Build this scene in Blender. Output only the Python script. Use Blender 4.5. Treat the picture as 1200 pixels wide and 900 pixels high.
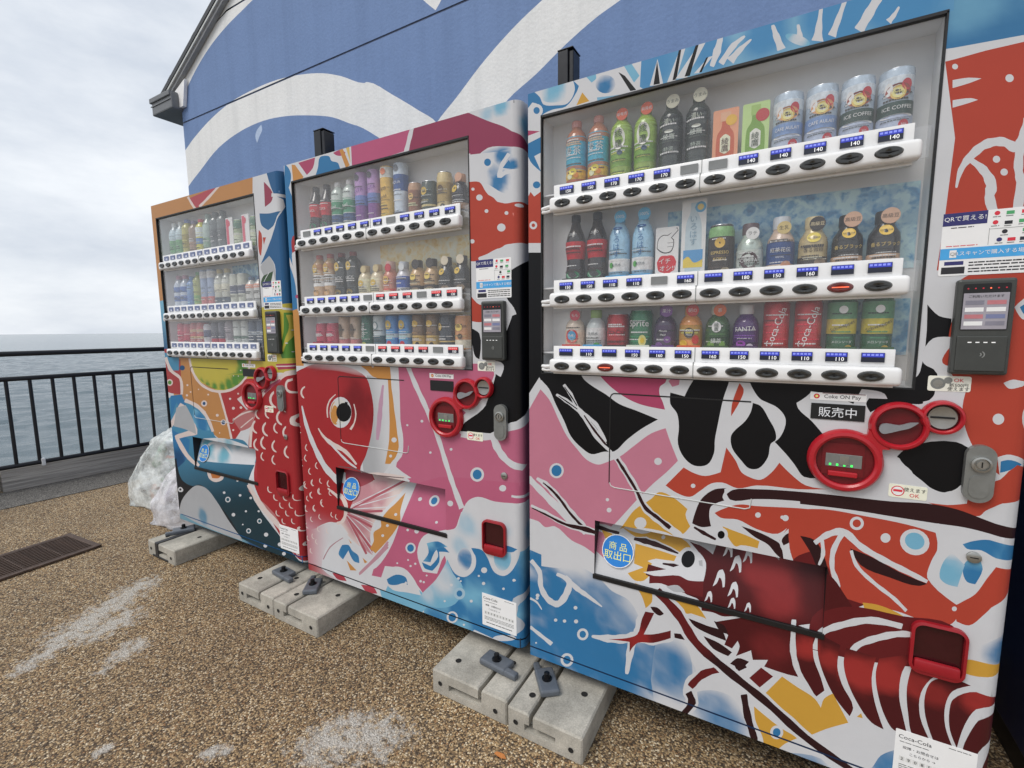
import bpy, bmesh, math, random
import numpy as np
from mathutils import Vector, Matrix
from mathutils.geometry import delaunay_2d_cdt
R_ = math.radians
random.seed(7)
rng = np.random.default_rng(11)
for o in list(bpy.data.objects): bpy.data.objects.remove(o)
SC = bpy.context.scene
COL = SC.collection

# ------------------------------------------------------------------ camera
FPX = 547.227                                   # focal length in photo pixels (1200 wide)
_p, _r, _y = R_(6.62105), R_(0.49356), R_(-29.80387)
CAM = np.array([0.80859, -1.33361, 1.25689])
_f = np.array([math.sin(_y)*math.cos(_p), math.cos(_y)*math.cos(_p), -math.sin(_p)])
_rt = np.array([math.cos(_y), -math.sin(_y), 0.0])
_dn = np.cross(_f, _rt)
_r2 = math.cos(_r)*_rt + math.sin(_r)*_dn
_d2 = -math.sin(_r)*_rt + math.cos(_r)*_dn
cam_d = bpy.data.cameras.new('camera'); cam = bpy.data.objects.new('camera', cam_d); COL.objects.link(cam)
cam_d.sensor_width = 36.0; cam_d.lens = FPX/1200*36.0; cam_d.clip_start = 0.02; cam_d.clip_end = 20000
_m = Matrix.Identity(4)
for i in range(3):
    _m[i][0] = _r2[i]; _m[i][1] = -_d2[i]; _m[i][2] = -_f[i]; _m[i][3] = CAM[i]
cam.matrix_world = _m
SC.camera = cam
SC.render.resolution_x = 1024; SC.render.resolution_y = 768

# ------------------------------------------------------------------ world, sun, exposure
SUN_EL, SUN_AZ = R_(52), R_(205)                # azimuth clockwise from +Y
W = bpy.data.worlds.new('World'); SC.world = W; W.use_nodes = True
nt = W.node_tree; nt.nodes.clear()
def N(t, typ, **kw):
    n = t.nodes.new(typ)
    for k, v in kw.items():
        if k.startswith('i_'):
            key = k[2:]; key = int(key) if key.isdigit() else key
            n.inputs[key].default_value = v
        else: setattr(n, k, v)
    return n
out = N(nt, 'ShaderNodeOutputWorld'); bg = N(nt, 'ShaderNodeBackground'); bg.inputs[1].default_value = 0.1
sky = N(nt, 'ShaderNodeTexSky', sky_type='NISHITA', sun_disc=False, sun_elevation=SUN_EL, sun_rotation=SUN_AZ)
sky.dust_density = 4.0; sky.air_density = 1.0
tc = N(nt, 'ShaderNodeTexCoord')
mp = N(nt, 'ShaderNodeMapping'); mp.inputs['Scale'].default_value = (1.0, 1.0, 2.6)
nz = N(nt, 'ShaderNodeTexNoise'); nz.inputs['Scale'].default_value = 2.1; nz.inputs['Detail'].default_value = 7; nz.inputs['Roughness'].default_value = 0.58
rp = N(nt, 'ShaderNodeValToRGB')
rp.color_ramp.elements[0].position = 0.34; rp.color_ramp.elements[0].color = (5.1, 5.65, 6.5, 1)
rp.color_ramp.elements[1].position = 0.64; rp.color_ramp.elements[1].color = (8.3, 8.6, 8.95, 1)
mx = N(nt, 'ShaderNodeMix', data_type='RGBA'); mx.inputs[0].default_value = 0.93
nt.links.new(tc.outputs['Generated'], mp.inputs[0]); nt.links.new(mp.outputs[0], nz.inputs['Vector'])
nt.links.new(nz.outputs[0], rp.inputs[0]); nt.links.new(sky.outputs[0], mx.inputs[6]); nt.links.new(rp.outputs[0], mx.inputs[7])
nt.links.new(mx.outputs[2], bg.inputs[0]); nt.links.new(bg.outputs[0], out.inputs[0])
sun_d = bpy.data.lights.new('sun', 'SUN'); sun_d.energy = 1.5; sun_d.angle = R_(28); sun_d.color = (1.0, 0.96, 0.90)
sun = bpy.data.objects.new('sun', sun_d); COL.objects.link(sun)
_sd = Vector((math.sin(SUN_AZ)*math.cos(SUN_EL), math.cos(SUN_AZ)*math.cos(SUN_EL), math.sin(SUN_EL)))
sun.rotation_euler = _sd.to_track_quat('Z', 'Y').to_euler(); sun.location = (0, -6, 8)
SC.view_settings.view_transform = 'Standard'; SC.view_settings.look = 'None'
SC.view_settings.gamma = 1.0; SC.view_settings.use_curve_mapping = False
SC.view_settings.exposure = 0.27

# ------------------------------------------------------------------ pixel helpers (a pixel gives a direction only)
def ray(u, v): return _r2*((u-600)/FPX) + _d2*((v-450)/FPX) + _f
def onY(u, v, Y): d = ray(u, v); return CAM + d*((Y-CAM[1])/d[1])
def onZ(u, v, Z): d = ray(u, v); return CAM + d*((Z-CAM[2])/d[2])
def lin(c):
    c = np.asarray(c, float)/255.0
    return np.where(c <= 0.04045, c/12.92, ((c+0.055)/1.055)**2.4)
def alb(c, k=1.25): return np.clip(lin(c)*k, 0.003, 0.85)

# ------------------------------------------------------------------ materials
MATS = {}
def newmat(name):
    m = bpy.data.materials.new(name); m.use_nodes = True; t = m.node_tree; t.nodes.clear()
    o = N(t, 'ShaderNodeOutputMaterial'); b = N(t, 'ShaderNodeBsdfPrincipled'); t.links.new(b.outputs[0], o.inputs[0])
    return m, t, b, o
def ramp(t, fac, c0, c1, p0=0.0, p1=1.0):
    r = N(t, 'ShaderNodeValToRGB'); e = r.color_ramp.elements
    e[0].position = p0; e[1].position = p1; e[0].color = (*c0, 1); e[1].color = (*c1, 1)
    t.links.new(fac, r.inputs[0]); return r.outputs[0]
def noise(t, scale, detail=4, rough=0.6, vec=None, dist=0.0):
    n = N(t, 'ShaderNodeTexNoise'); n.inputs['Scale'].default_value = scale; n.inputs['Detail'].default_value = detail
    n.inputs['Roughness'].default_value = rough; n.inputs['Distortion'].default_value = dist
    if vec is None:
        c = N(t, 'ShaderNodeTexCoord'); vec = c.outputs['Object']
    t.links.new(vec, n.inputs['Vector']); return n.outputs[0]
def bump(t, b, h, strength=0.3, dist=0.01):
    n = N(t, 'ShaderNodeBump'); n.inputs['Strength'].default_value = strength; n.inputs['Distance'].default_value = dist
    t.links.new(h, n.inputs['Height']); t.links.new(n.outputs[0], b.inputs['Normal'])
def mixc(t, fac, a, b_, blend='MIX'):
    m = N(t, 'ShaderNodeMix', data_type='RGBA', blend_type=blend)
    for s, v in ((0, fac), (6, a), (7, b_)):
        if hasattr(v, 'links') or hasattr(v, 'is_linked'): t.links.new(v, m.inputs[s])
        elif s == 0: m.inputs[0].default_value = v
        else: m.inputs[s].default_value = (*v, 1)
    return m.outputs[2]
def mat(c, rough=0.45, metal=0.0, var=0.10, scale=30, coat=0.0, emit=0.0, raw=False):
    """plain surface in colour c (photo sRGB) with a little procedural mottling"""
    key = (tuple(c), rough, metal, var, scale, coat, emit, raw)
    if key in MATS: return MATS[key]
    m, t, b, o = newmat('surface_%d' % len(MATS))
    a = np.asarray(c, float) if raw else alb(c)
    nf = noise(t, scale, 5, 0.65)
    t.links.new(ramp(t, nf, tuple(a*(1-var)), tuple(np.clip(a*(1+var*0.8), 0, 0.9)), 0.3, 0.7), b.inputs['Base Color'])
    rr = N(t, 'ShaderNodeMapRange'); t.links.new(nf, rr.inputs[0]); rr.inputs[3].default_value = max(0.02, rough-0.08); rr.inputs[4].default_value = min(1, rough+0.08)
    t.links.new(rr.outputs[0], b.inputs['Roughness']); b.inputs['Metallic'].default_value = metal; b.inputs['Coat Weight'].default_value = coat
    if emit: b.inputs['Emission Color'].default_value = (*a, 1); b.inputs['Emission Strength'].default_value = emit
    MATS[key] = m; return m

def print_mat(name, rough=0.38, bumps=0.05, scale=900, dirt=0.06, stucco=False):
    """printed or painted surface: colours come from the artwork laid out on the mesh"""
    m, t, b, o = newmat(name)
    at = N(t, 'ShaderNodeAttribute', attribute_name='paint')
    n1 = noise(t, 5, 8, 0.7); n2 = noise(t, scale, 2, 0.5)
    c = mixc(t, 1.0, at.outputs['Color'], ramp(t, n1, (1-dirt,)*3, (1, 1, 1), 0.35, 0.6), 'MULTIPLY')
    c = mixc(t, 1.0, c, ramp(t, n2, (0.93,)*3, (1.0, 1, 1), 0.3, 0.7), 'MULTIPLY')
    t.links.new(c, b.inputs['Base Color']); b.inputs['Roughness'].default_value = rough; b.inputs['Specular IOR Level'].default_value = 0.25
    if stucco:
        cs = N(t, 'ShaderNodeTexCoord'); ms = N(t, 'ShaderNodeMapping'); ms.inputs['Scale'].default_value = (7, 7, 0.35); t.links.new(cs.outputs['Object'], ms.inputs[0])
        c = mixc(t, 1.0, c, ramp(t, noise(t, 1.0, 6, 0.7, ms.outputs[0]), (0.90, 0.905, 0.91), (1, 1, 1), 0.34, 0.56), 'MULTIPLY'); t.links.new(c, b.inputs['Base Color'])
        v = N(t, 'ShaderNodeTexVoronoi', feature='SMOOTH_F1'); v.inputs['Scale'].default_value = 55; v.inputs['Smoothness'].default_value = 0.7
        cc = N(t, 'ShaderNodeTexCoord'); t.links.new(cc.outputs['Object'], v.inputs['Vector'])
        n3 = noise(t, 90, 4, 0.6); ad = N(t, 'ShaderNodeMath', operation='ADD'); t.links.new(v.outputs[0], ad.inputs[0]); t.links.new(n3, ad.inputs[1])
        bump(t, b, ad.outputs[0], 0.20, 0.006)
    else: bump(t, b, n2, bumps, 0.002)
    return m
M_PRINT = print_mat('printed_vinyl')
M_WALL = print_mat('painted_stucco', 0.85, dirt=0.05, scale=160, stucco=True)

# ------------------------------------------------------------------ mesh helpers
class MB:
    def __init__(s): s.v = []; s.f = []; s.m = []
    def add(s, vs, fs, mi=0):
        b = len(s.v); s.v += [tuple(map(float, p)) for p in vs]
        for f in fs: s.f.append(tuple(b+i for i in f)); s.m.append(mi)
        return s
    def box(s, x0, x1, y0, y1, z0, z1, mi=0, bev=0.0, M=None, seg=2):
        if bev > 0:
            vs, fs = bevbox(x1-x0, y1-y0, z1-z0, bev, seg)
            vs = [(x+(x0+x1)/2, y+(y0+y1)/2, z+(z0+z1)/2) for x, y, z in vs]
        else:
            vs = [(x, y, z) for z in (z0, z1) for y in (y0, y1) for x in (x0, x1)]
            fs = [(0, 2, 3, 1), (4, 5, 7, 6), (0, 1, 5, 4), (2, 6, 7, 3), (0, 4, 6, 2), (1, 3, 7, 5)]
        if M is not None: vs = [tuple(M @ Vector(p)) for p in vs]
        return s.add(vs, fs, mi)
    def lathe(s, prof, n=24, mi=0, axis='Z', c=(0, 0, 0), cap=True, sx=1.0, M=None):
        """prof: (radius, height) list"""
        vs = []; fs = []
        for r, h in prof:
            for k in range(n):
                a = 2*math.pi*k/n; ca, sa = r*math.cos(a), r*math.sin(a)
                if axis == 'Z': vs.append((c[0]+ca, c[1]+sa, c[2]+h))
                elif axis == 'Y': vs.append((c[0]+ca*sx, c[1]+h, c[2]+sa))
                else: vs.append((c[0]+h, c[1]+ca, c[2]+sa))
        for i in range(len(prof)-1):
            for k in range(n):
                a, b = i*n+k, i*n+(k+1) % n
                fs.append((a, b, b+n, a+n))
        if cap: fs.append(tuple(range(n))[::-1]); fs.append(tuple((len(prof)-1)*n+k for k in range(n)))
        if M is not None: vs = [tuple(M @ Vector(p)) for p in vs]
        return s.add(vs, fs, mi)
    def tube(s, pts, r, n=8, mi=0, cap=True):
        pts = [Vector(p) for p in pts]; rr = r if hasattr(r, '__len__') else [r]*len(pts)
        vs = []; fs = []; up = None
        for i, p in enumerate(pts):
            d = (pts[min(i+1, len(pts)-1)]-pts[max(i-1, 0)]).normalized()
            if up is None: up = Vector((0, 0, 1)) if abs(d.z) < 0.9 else Vector((1, 0, 0))
            a = d.cross(up).normalized(); up = a.cross(d).normalized()
            for k in range(n):
                t = 2*math.pi*k/n; vs.append(tuple(p+(a*math.cos(t)+up*math.sin(t))*rr[i]))
        for i in range(len(pts)-1):
            for k in range(n):
                q, w = i*n+k, i*n+(k+1) % n; fs.append((q, w, w+n, q+n))
        if cap: fs.append(tuple(range(n))[::-1]); fs.append(tuple((len(pts)-1)*n+k for k in range(n)))
        return s.add(vs, fs, mi)
    def prism(s, poly, y0, y1, mi=0):
        """polygon in x,z pushed from y0 to y1"""
        n = len(poly); vs = [(x, y0, z) for x, z in poly]+[(x, y1, z) for x, z in poly]
        fs = [tuple(range(n)), tuple(range(2*n-1, n-1, -1))]+[(i, i+n, (i+1) % n+n, (i+1) % n) for i in range(n)]
        return s.add(vs, fs, mi)
    def mesh(s, name, mats, smooth=False, fix=True):
        me = bpy.data.meshes.new(name); me.from_pydata(s.v, [], s.f)
        for m in (mats if isinstance(mats, (list, tuple)) else [mats]): me.materials.append(m)
        me.polygons.foreach_set('material_index', s.m)
        if fix:
            bm = bmesh.new(); bm.from_mesh(me); bmesh.ops.recalc_face_normals(bm, faces=bm.faces); bm.to_mesh(me); bm.free()
        if smooth:
            me.polygons.foreach_set('use_smooth', [True]*len(me.polygons))
            try: me.set_sharp_from_angle(angle=R_(38))
            except Exception: pass
        me.update(); return me
    def build(s, name, mats, parent=None, loc=(0, 0, 0), rot=(0, 0, 0), smooth=False, fix=True):
        return place(name, s.mesh(name, mats, smooth, fix), parent, loc, rot)
_bb = {}
def bevbox(w, d, h, bev, seg=2):
    key = (round(w, 5), round(d, 5), round(h, 5), bev, seg)
    if key not in _bb:
        bm = bmesh.new(); bmesh.ops.create_cube(bm, size=1.0)
        for v in bm.verts: v.co = Vector((v.co.x*w, v.co.y*d, v.co.z*h))
        bmesh.ops.bevel(bm, geom=list(bm.edges), offset=bev, segments=seg, profile=0.5, affect='EDGES')
        bm.verts.index_update(); _bb[key] = ([tuple(v.co) for v in bm.verts], [tuple(v.index for v in f.verts) for f in bm.faces]); bm.free()
    return _bb[key]
def place(name, me, parent=None, loc=(0, 0, 0), rot=(0, 0, 0)):
    o = bpy.data.objects.new(name, me); COL.objects.link(o); o.location = loc; o.rotation_euler = rot
    if parent is not None: o.parent = parent
    return o
def tag(o, label=None, cat=None, group=None, kind=None):
    for k, v in (('label', label), ('category', cat), ('group', group), ('kind', kind)):
        if v: o[k] = v
    return o
def thing(name, label, cat, loc=(0, 0, 0), rz=0.0, group=None):
    return tag(place(name, None, None, loc, (0, 0, rz)), label, cat, group)
_txt = {}
def text2d(s, vertical=False):
    """lettering as flat triangles, width and height centred on 0, line height 1"""
    key = (s, vertical)
    if key not in _txt:
        if vertical:
            vs = np.zeros((0, 2)); fs = []
            for i, ch in enumerate(s):
                v, f = text2d(ch); b = len(vs); vs = np.vstack([vs, v+[0, -(i-(len(s)-1)/2)*0.95]]); fs += [tuple(b+j for j in q) for q in f]
            _txt[key] = (vs, fs)
        else:
            c = bpy.data.curves.new('lettering', 'FONT'); c.body = s; c.size = 1; c.resolution_u = 2
            o = bpy.data.objects.new('lettering', c); me = bpy.data.meshes.new_from_object(o)
            vs = np.array([(v.co.x, v.co.y) for v in me.vertices]) if len(me.vertices) else np.zeros((0, 2))
            fs = [tuple(p.vertices) for p in me.polygons]
            if len(vs): vs = vs-[(vs[:, 0].min()+vs[:, 0].max())/2, (vs[:, 1].min()+vs[:, 1].max())/2]
            bpy.data.objects.remove(o); bpy.data.curves.remove(c); bpy.data.meshes.remove(me)
            _txt[key] = (vs, fs)
    return _txt[key]
def add_text(mb, s, x, z, size, y, mi, wide=1.0, rot=0.0, vertical=False, maxw=None):
    v, f = text2d(s, vertical)
    if not len(v): return
    if maxw:
        w = (v[:, 0].max()-v[:, 0].min())*size*wide
        if w > maxw: size *= maxw/w
    c, sn = math.cos(rot), math.sin(rot)
    mb.add([(x+(p[0]*c*wide-p[1]*sn)*size, y, z+(p[0]*sn*wide+p[1]*c)*size) for p in v], f, mi)
def ell(cx, cz, rx, rz, n=24, rot=0.0):
    return [(cx+rx*math.cos(a)*math.cos(rot)-rz*math.sin(a)*math.sin(rot), cz+rx*math.cos(a)*math.sin(rot)+rz*math.sin(a)*math.cos(rot)) for a in [2*math.pi*k/n for k in range(n)]]
def rrect(x0, x1, z0, z1, r, n=5):
    out_ = []
    for cx, cz, a0 in ((x1-r, z1-r, 0), (x0+r, z1-r, 90), (x0+r, z0+r, 180), (x1-r, z0+r, 270)):
        for k in range(n+1): a = R_(a0+90*k/n); out_.append((cx+r*math.cos(a), cz+r*math.sin(a)))
    return out_

# ------------------------------------------------------------------ artwork layout: flat shapes -> one triangulated, coloured sheet
_nd = [(math.cos(a_)*k_, math.sin(a_)*k_, p_) for a_, k_, p_ in ((0.3, 1.0, 0.1), (1.45, 0.83, 2.0), (2.6, 1.31, 4.1), (0.9, 1.9, 1.3), (3.0, 2.3, 5.2), (2.0, 3.1, 0.7), (1.1, 3.7, 3.3))]
def vnoise(X):
    """smooth irregular variation, about -1..1"""
    w = X+0.6*np.sin(X[:, ::-1]*0.7+1.3); v = 0
    for a_, b_, p_ in _nd: v = v+np.sin(w[:, 0]*a_+w[:, 1]*b_+p_)/(1+0.6*math.hypot(a_, b_))
    return v/2.2
def smooth_poly(p, sub=4, closed=True, corner=62):
    p = np.asarray(p, float); n = len(p)
    if n < 3: return p
    T = np.zeros_like(p)
    for i in range(n):
        a, b = p[i-1] if (closed or i) else p[i], p[(i+1) % n] if (closed or i < n-1) else p[i]
        d1, d2 = p[i]-a, b-p[i]
        l1, l2 = np.hypot(*d1), np.hypot(*d2)
        if l1 < 1e-9 or l2 < 1e-9: continue
        ang = math.degrees(math.acos(max(-1, min(1, float(d1@d2)/(l1*l2)))))
        if ang < corner: T[i] = (d1/l1+d2/l2)/2
    o = []
    for i in range(n if closed else n-1):
        a, b = p[i], p[(i+1) % n]; L = np.hypot(*(b-a)); ta, tb = T[i]*L, T[(i+1) % n]*L
        for k in range(sub):
            s = k/sub; h1 = 2*s**3-3*s**2+1; h2 = -2*s**3+3*s**2; h3 = s**3-2*s**2+s; h4 = s**3-s**2
            o.append(h1*a+h2*b+h3*ta+h4*tb)
    if not closed: o.append(p[-1])
    return np.array(o)
def stroke_poly(pts, w):
    n0 = len(pts); w = np.asarray(w if hasattr(w, '__len__') else [w]*n0, float)
    q = smooth_poly(np.column_stack([np.asarray(pts, float), w*0]), 5, False)[:, :2] if False else None
    P = smooth_poly(pts, 5, False, 100); ww = np.interp(np.linspace(0, n0-1, len(P)), np.arange(n0), np.interp(np.linspace(0, 1, n0), np.linspace(0, 1, len(w)), w))
    d = np.gradient(P, axis=0); d /= np.maximum(np.hypot(d[:, 0], d[:, 1])[:, None], 1e-9); nn = np.column_stack([-d[:, 1], d[:, 0]])
    ww = ww*(1+0.10*np.sin(np.arange(len(P))*1.7))
    return np.vstack([P+nn*ww[:, None]/2, (P-nn*ww[:, None]/2)[::-1]])
def inside(poly, X):
    """non-zero winding test"""
    lo, hi = poly.min(0), poly.max(0); res = np.zeros(len(X), bool)
    idx = np.where((X[:, 0] >= lo[0]) & (X[:, 0] <= hi[0]) & (X[:, 1] >= lo[1]) & (X[:, 1] <= hi[1]))[0]
    if not len(idx): return res
    x, y = X[idx, 0][:, None], X[idx, 1][:, None]
    a, b = poly, np.roll(poly, -1, 0)
    cr = (b[:, 0]-a[:, 0])*(y-a[:, 1])-(x-a[:, 0])*(b[:, 1]-a[:, 1])
    up = (a[:, 1] <= y) & (b[:, 1] > y) & (cr > 0); dn = (a[:, 1] > y) & (b[:, 1] <= y) & (cr < 0)
    res[idx] = (up.sum(1)-dn.sum(1)) != 0
    return res
def paint_sheet(polys, dom, gx, gz, xl=(), zl=(), base=(0.75, 0.75, 0.76)):
    x0, x1, z0, z1 = dom
    xs = np.unique(np.round(np.concatenate([np.linspace(x0, x1, max(2, int((x1-x0)/gx)+1)), xl]), 6))
    zs = np.unique(np.round(np.concatenate([np.linspace(z0, z1, max(2, int((z1-z0)/gz)+1)), zl]), 6))
    pts = []; ed = []; ix = {}
    for i, x in enumerate(xs):
        for j, z in enumerate(zs): ix[i, j] = len(pts); pts.append(Vector((x, z)))
    for i, x in enumerate(xs):
        if x in (xs[0], xs[-1]) or any(abs(x-q) < 1e-6 for q in xl): ed += [(ix[i, j], ix[i, j+1]) for j in range(len(zs)-1)]
    for j, z in enumerate(zs):
        if z in (zs[0], zs[-1]) or any(abs(z-q) < 1e-6 for q in zl): ed += [(ix[i, j], ix[i+1, j]) for i in range(len(xs)-1)]
    keep = []
    for poly, colr in polys:
        if poly[:, 0].max() < x0 or poly[:, 0].min() > x1 or poly[:, 1].max() < z0 or poly[:, 1].min() > z1: continue
        keep.append((poly, colr)); b = len(pts); n = len(poly)
        pts += [Vector(p) for p in poly]; ed += [(b+k, b+(k+1) % n) for k in range(n)]
    r = delaunay_2d_cdt(pts, ed, [], 0, 1e-6, False)
    V = np.array([tuple(v) for v in r[0]]); T = np.array([tuple(f) for f in r[2] if len(f) == 3])
    Cn = V[T].mean(1)
    ok = (Cn[:, 0] > x0) & (Cn[:, 0] < x1) & (Cn[:, 1] > z0) & (Cn[:, 1] < z1); T = T[ok]; Cn = Cn[ok]
    win = np.full(len(T), -1)
    for k, (poly, _) in enumerate(keep): win[inside(poly, Cn)] = k
    col = np.empty((len(T), 3, 3)); col[:] = base
    for k, (_, cf) in enumerate(keep):
        m = win == k
        if not m.any(): continue
        col[m] = cf(V[T[m]].reshape(-1, 2)).reshape(-1, 3, 3) if callable(cf) else cf
    return V, T, Cn, col
def sheet_mesh(name, V3, T, col, material, flip=False):
    used, inv = np.unique(T, return_inverse=True); T2 = inv.reshape(T.shape)
    if flip: T2 = T2[:, ::-1]; col = col[:, ::-1]
    me = bpy.data.meshes.new(name); me.from_pydata(V3[used].tolist(), [], T2.tolist()); me.materials.append(material)
    at = me.color_attributes.new('paint', 'FLOAT_COLOR', 'CORNER')
    at.data.foreach_set('color', np.concatenate([col.reshape(-1, 3), np.ones((len(T2)*3, 1))], 1).ravel())
    me.update(); return me

# colours of the prints, as they show in the photograph
def alb_(c):
    a = lin(c)*0.86; a = a*(0.80+0.28*a.max()); g_ = a@np.array([.3, .59, .11]); return np.clip(a*0.90+g_*0.10, 0.004, 0.8)
WHT = alb_((222, 223, 227)); BLK = alb_((14, 15, 22)); PNK = alb_((214, 130, 155)); HPK = alb_((192, 70, 112)); DPK = alb_((166, 62, 98))
RED = alb_((200, 68, 44)); FRD = alb_((186, 36, 44)); DRD = alb_((118, 30, 34)); MRN = alb_((58, 28, 32)); YEL = alb_((222, 166, 34)); ORG = alb_((216, 148, 62))
BLU = alb_((42, 130, 188)); LBL = alb_((120, 190, 222)); DBL = alb_((26, 88, 140)); TEA = alb_((28, 92, 112)); GRN = alb_((92, 152, 48)); LIM = alb_((206, 190, 52))
GRY = alb_((188, 190, 194)); FIN = alb_((206, 140, 150)); CRM = alb_((232, 214, 208))
FR = dict(px=(0, 0, 1), c1=(600, 0, 2), c2=(600, 400, 1.8), T=(580, 60, 6), T1=(600, 40, 4.615), T2=(860, 0, 4.615), R5=(1060, 0, 3.4615), R6=(1060, 240, 2.5),
          K4=(1000, 380, 6), L7=(610, 420, 4.5), L8=(610, 590, 4.5), M1=(780, 420, 4.5), M2=(780, 580, 4.5), M3=(940, 540, 4.0923), M4=(780, 700, 2.857),
          a=(320, 100, 2.647), b=(320, 400, 2.3684), e=(340, 400, 4.5), f=(460, 410, 4.737), g=(345, 550, 4.7355), h=(460, 570, 4.5), i=(300, 150, 12), j=(500, 100, 6),
          k=(300, 400, 10), l=(160, 180, 3.46), m=(160, 400, 3.214), n=(160, 0, 3.75), o=(400, 0, 3.3333), q=(290, 190, 3.913), r=(190, 420, 7.5), w=(160, 550, 7.5))
def topx(fr, pts):
    x0, y0, s = FR[fr]; p = np.asarray(pts, float)[:, :2]; return p/s+[x0, y0]
class Art:
    """shapes traced in the photograph and carried along their ray onto the plane of the panel they are printed on"""
    def __init__(s, X0, Y, Wd=None, rad=0.03): s.X0 = X0; s.Y = Y; s.W = Wd; s.rad = rad; s.polys = []
    def loc(s, px):
        o = np.array([onY(u, v, s.Y) for u, v in px]); o = o[:, [0, 2]]-[s.X0, 0]
        if s.W is not None:
            e = s.W-s.rad; m = o[:, 0] > e; o[m, 0] = e+(o[m, 0]-e)*2.4
        return o
    def p(s, fr, pts, c, sm=True): s.polys.append((s.loc(topx(fr, smooth_poly(pts) if sm else pts)), c)); return s
    def st(s, fr, pts, w, c): s.polys.append((s.loc(topx(fr, stroke_poly(pts, w))), c)); return s
    def e(s, fr, cx, cy, rx, ry, c, rot=0): s.polys.append((s.loc(topx(fr, ell(cx, cy, rx, ry, 20, R_(rot)))), c)); return s
    def dots(s, fr, L, c):
        for x, y, r in L: s.e(fr, x, y, r, r*0.95, c)
        return s
    def ring(s, fr, x, y, r, r2, c, c2=None): s.e(fr, x, y, r, r*1.05, c); s.e(fr, x, y, r2, r2*1.1, BLU if c2 is None else c2); return s
    def wash(s, fr, base, c, blobs, gain=1.0):
        """colour c fading into base around blob centres (x, y, radius)"""
        ctr = s.loc(topx(fr, [(b[0], b[1]) for b in blobs])); edge = s.loc(topx(fr, [(b[0], b[1]+b[2]) for b in blobs]))
        rad = np.maximum(np.hypot(*(edge-ctr).T), 1e-4)
        amp = np.array([b[3] if len(b) > 3 else 1.0 for b in blobs])
        def fn(X):
            cv = np.zeros(len(X))
            for (cx, cz), r, a in zip(ctr, rad, amp):
                d = np.hypot(X[:, 0]-cx, X[:, 1]-cz)/r; cv = np.maximum(cv, a*np.clip((1.45-d*(1+0.30*vnoise(X*26+cx*9)))*1.15, 0, 1))
            cv = np.clip(cv*gain*(1+0.16*vnoise(X*60)+0.10*vnoise(X*17+3)), 0, 1)[:, None]; cv = cv*cv*(3-2*cv)
            return np.asarray(base)*(1-cv)+np.asarray(c)*cv
        return fn
    def grad(s, fr, a, b, ca, cb):
        A, B = s.loc(topx(fr, [a, b])); d = B-A; L = float(d@d)
        def fn(X):
            t = np.clip(((X-A)@d)/L, 0, 1)[:, None]; t = t*t*(3-2*t); return np.asarray(ca)*(1-t)+np.asarray(cb)*t
        return fn
    def scale(s, fr, x, y, r, c, rot=0):
        """one crescent-shaped fish scale"""
        a = np.radians(np.linspace(100, 250, 9)+rot); b = np.radians(np.linspace(250, 100, 9)+rot)
        o = [(x+r*math.cos(t), y-r*math.sin(t)*1.15) for t in a]+[(x+r*0.28+0.98*r*math.cos(t), y-r*math.sin(t)*1.0) for t in b[1:-1]]
        s.polys.append((s.loc(topx(fr, o)), c)); return s

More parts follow.
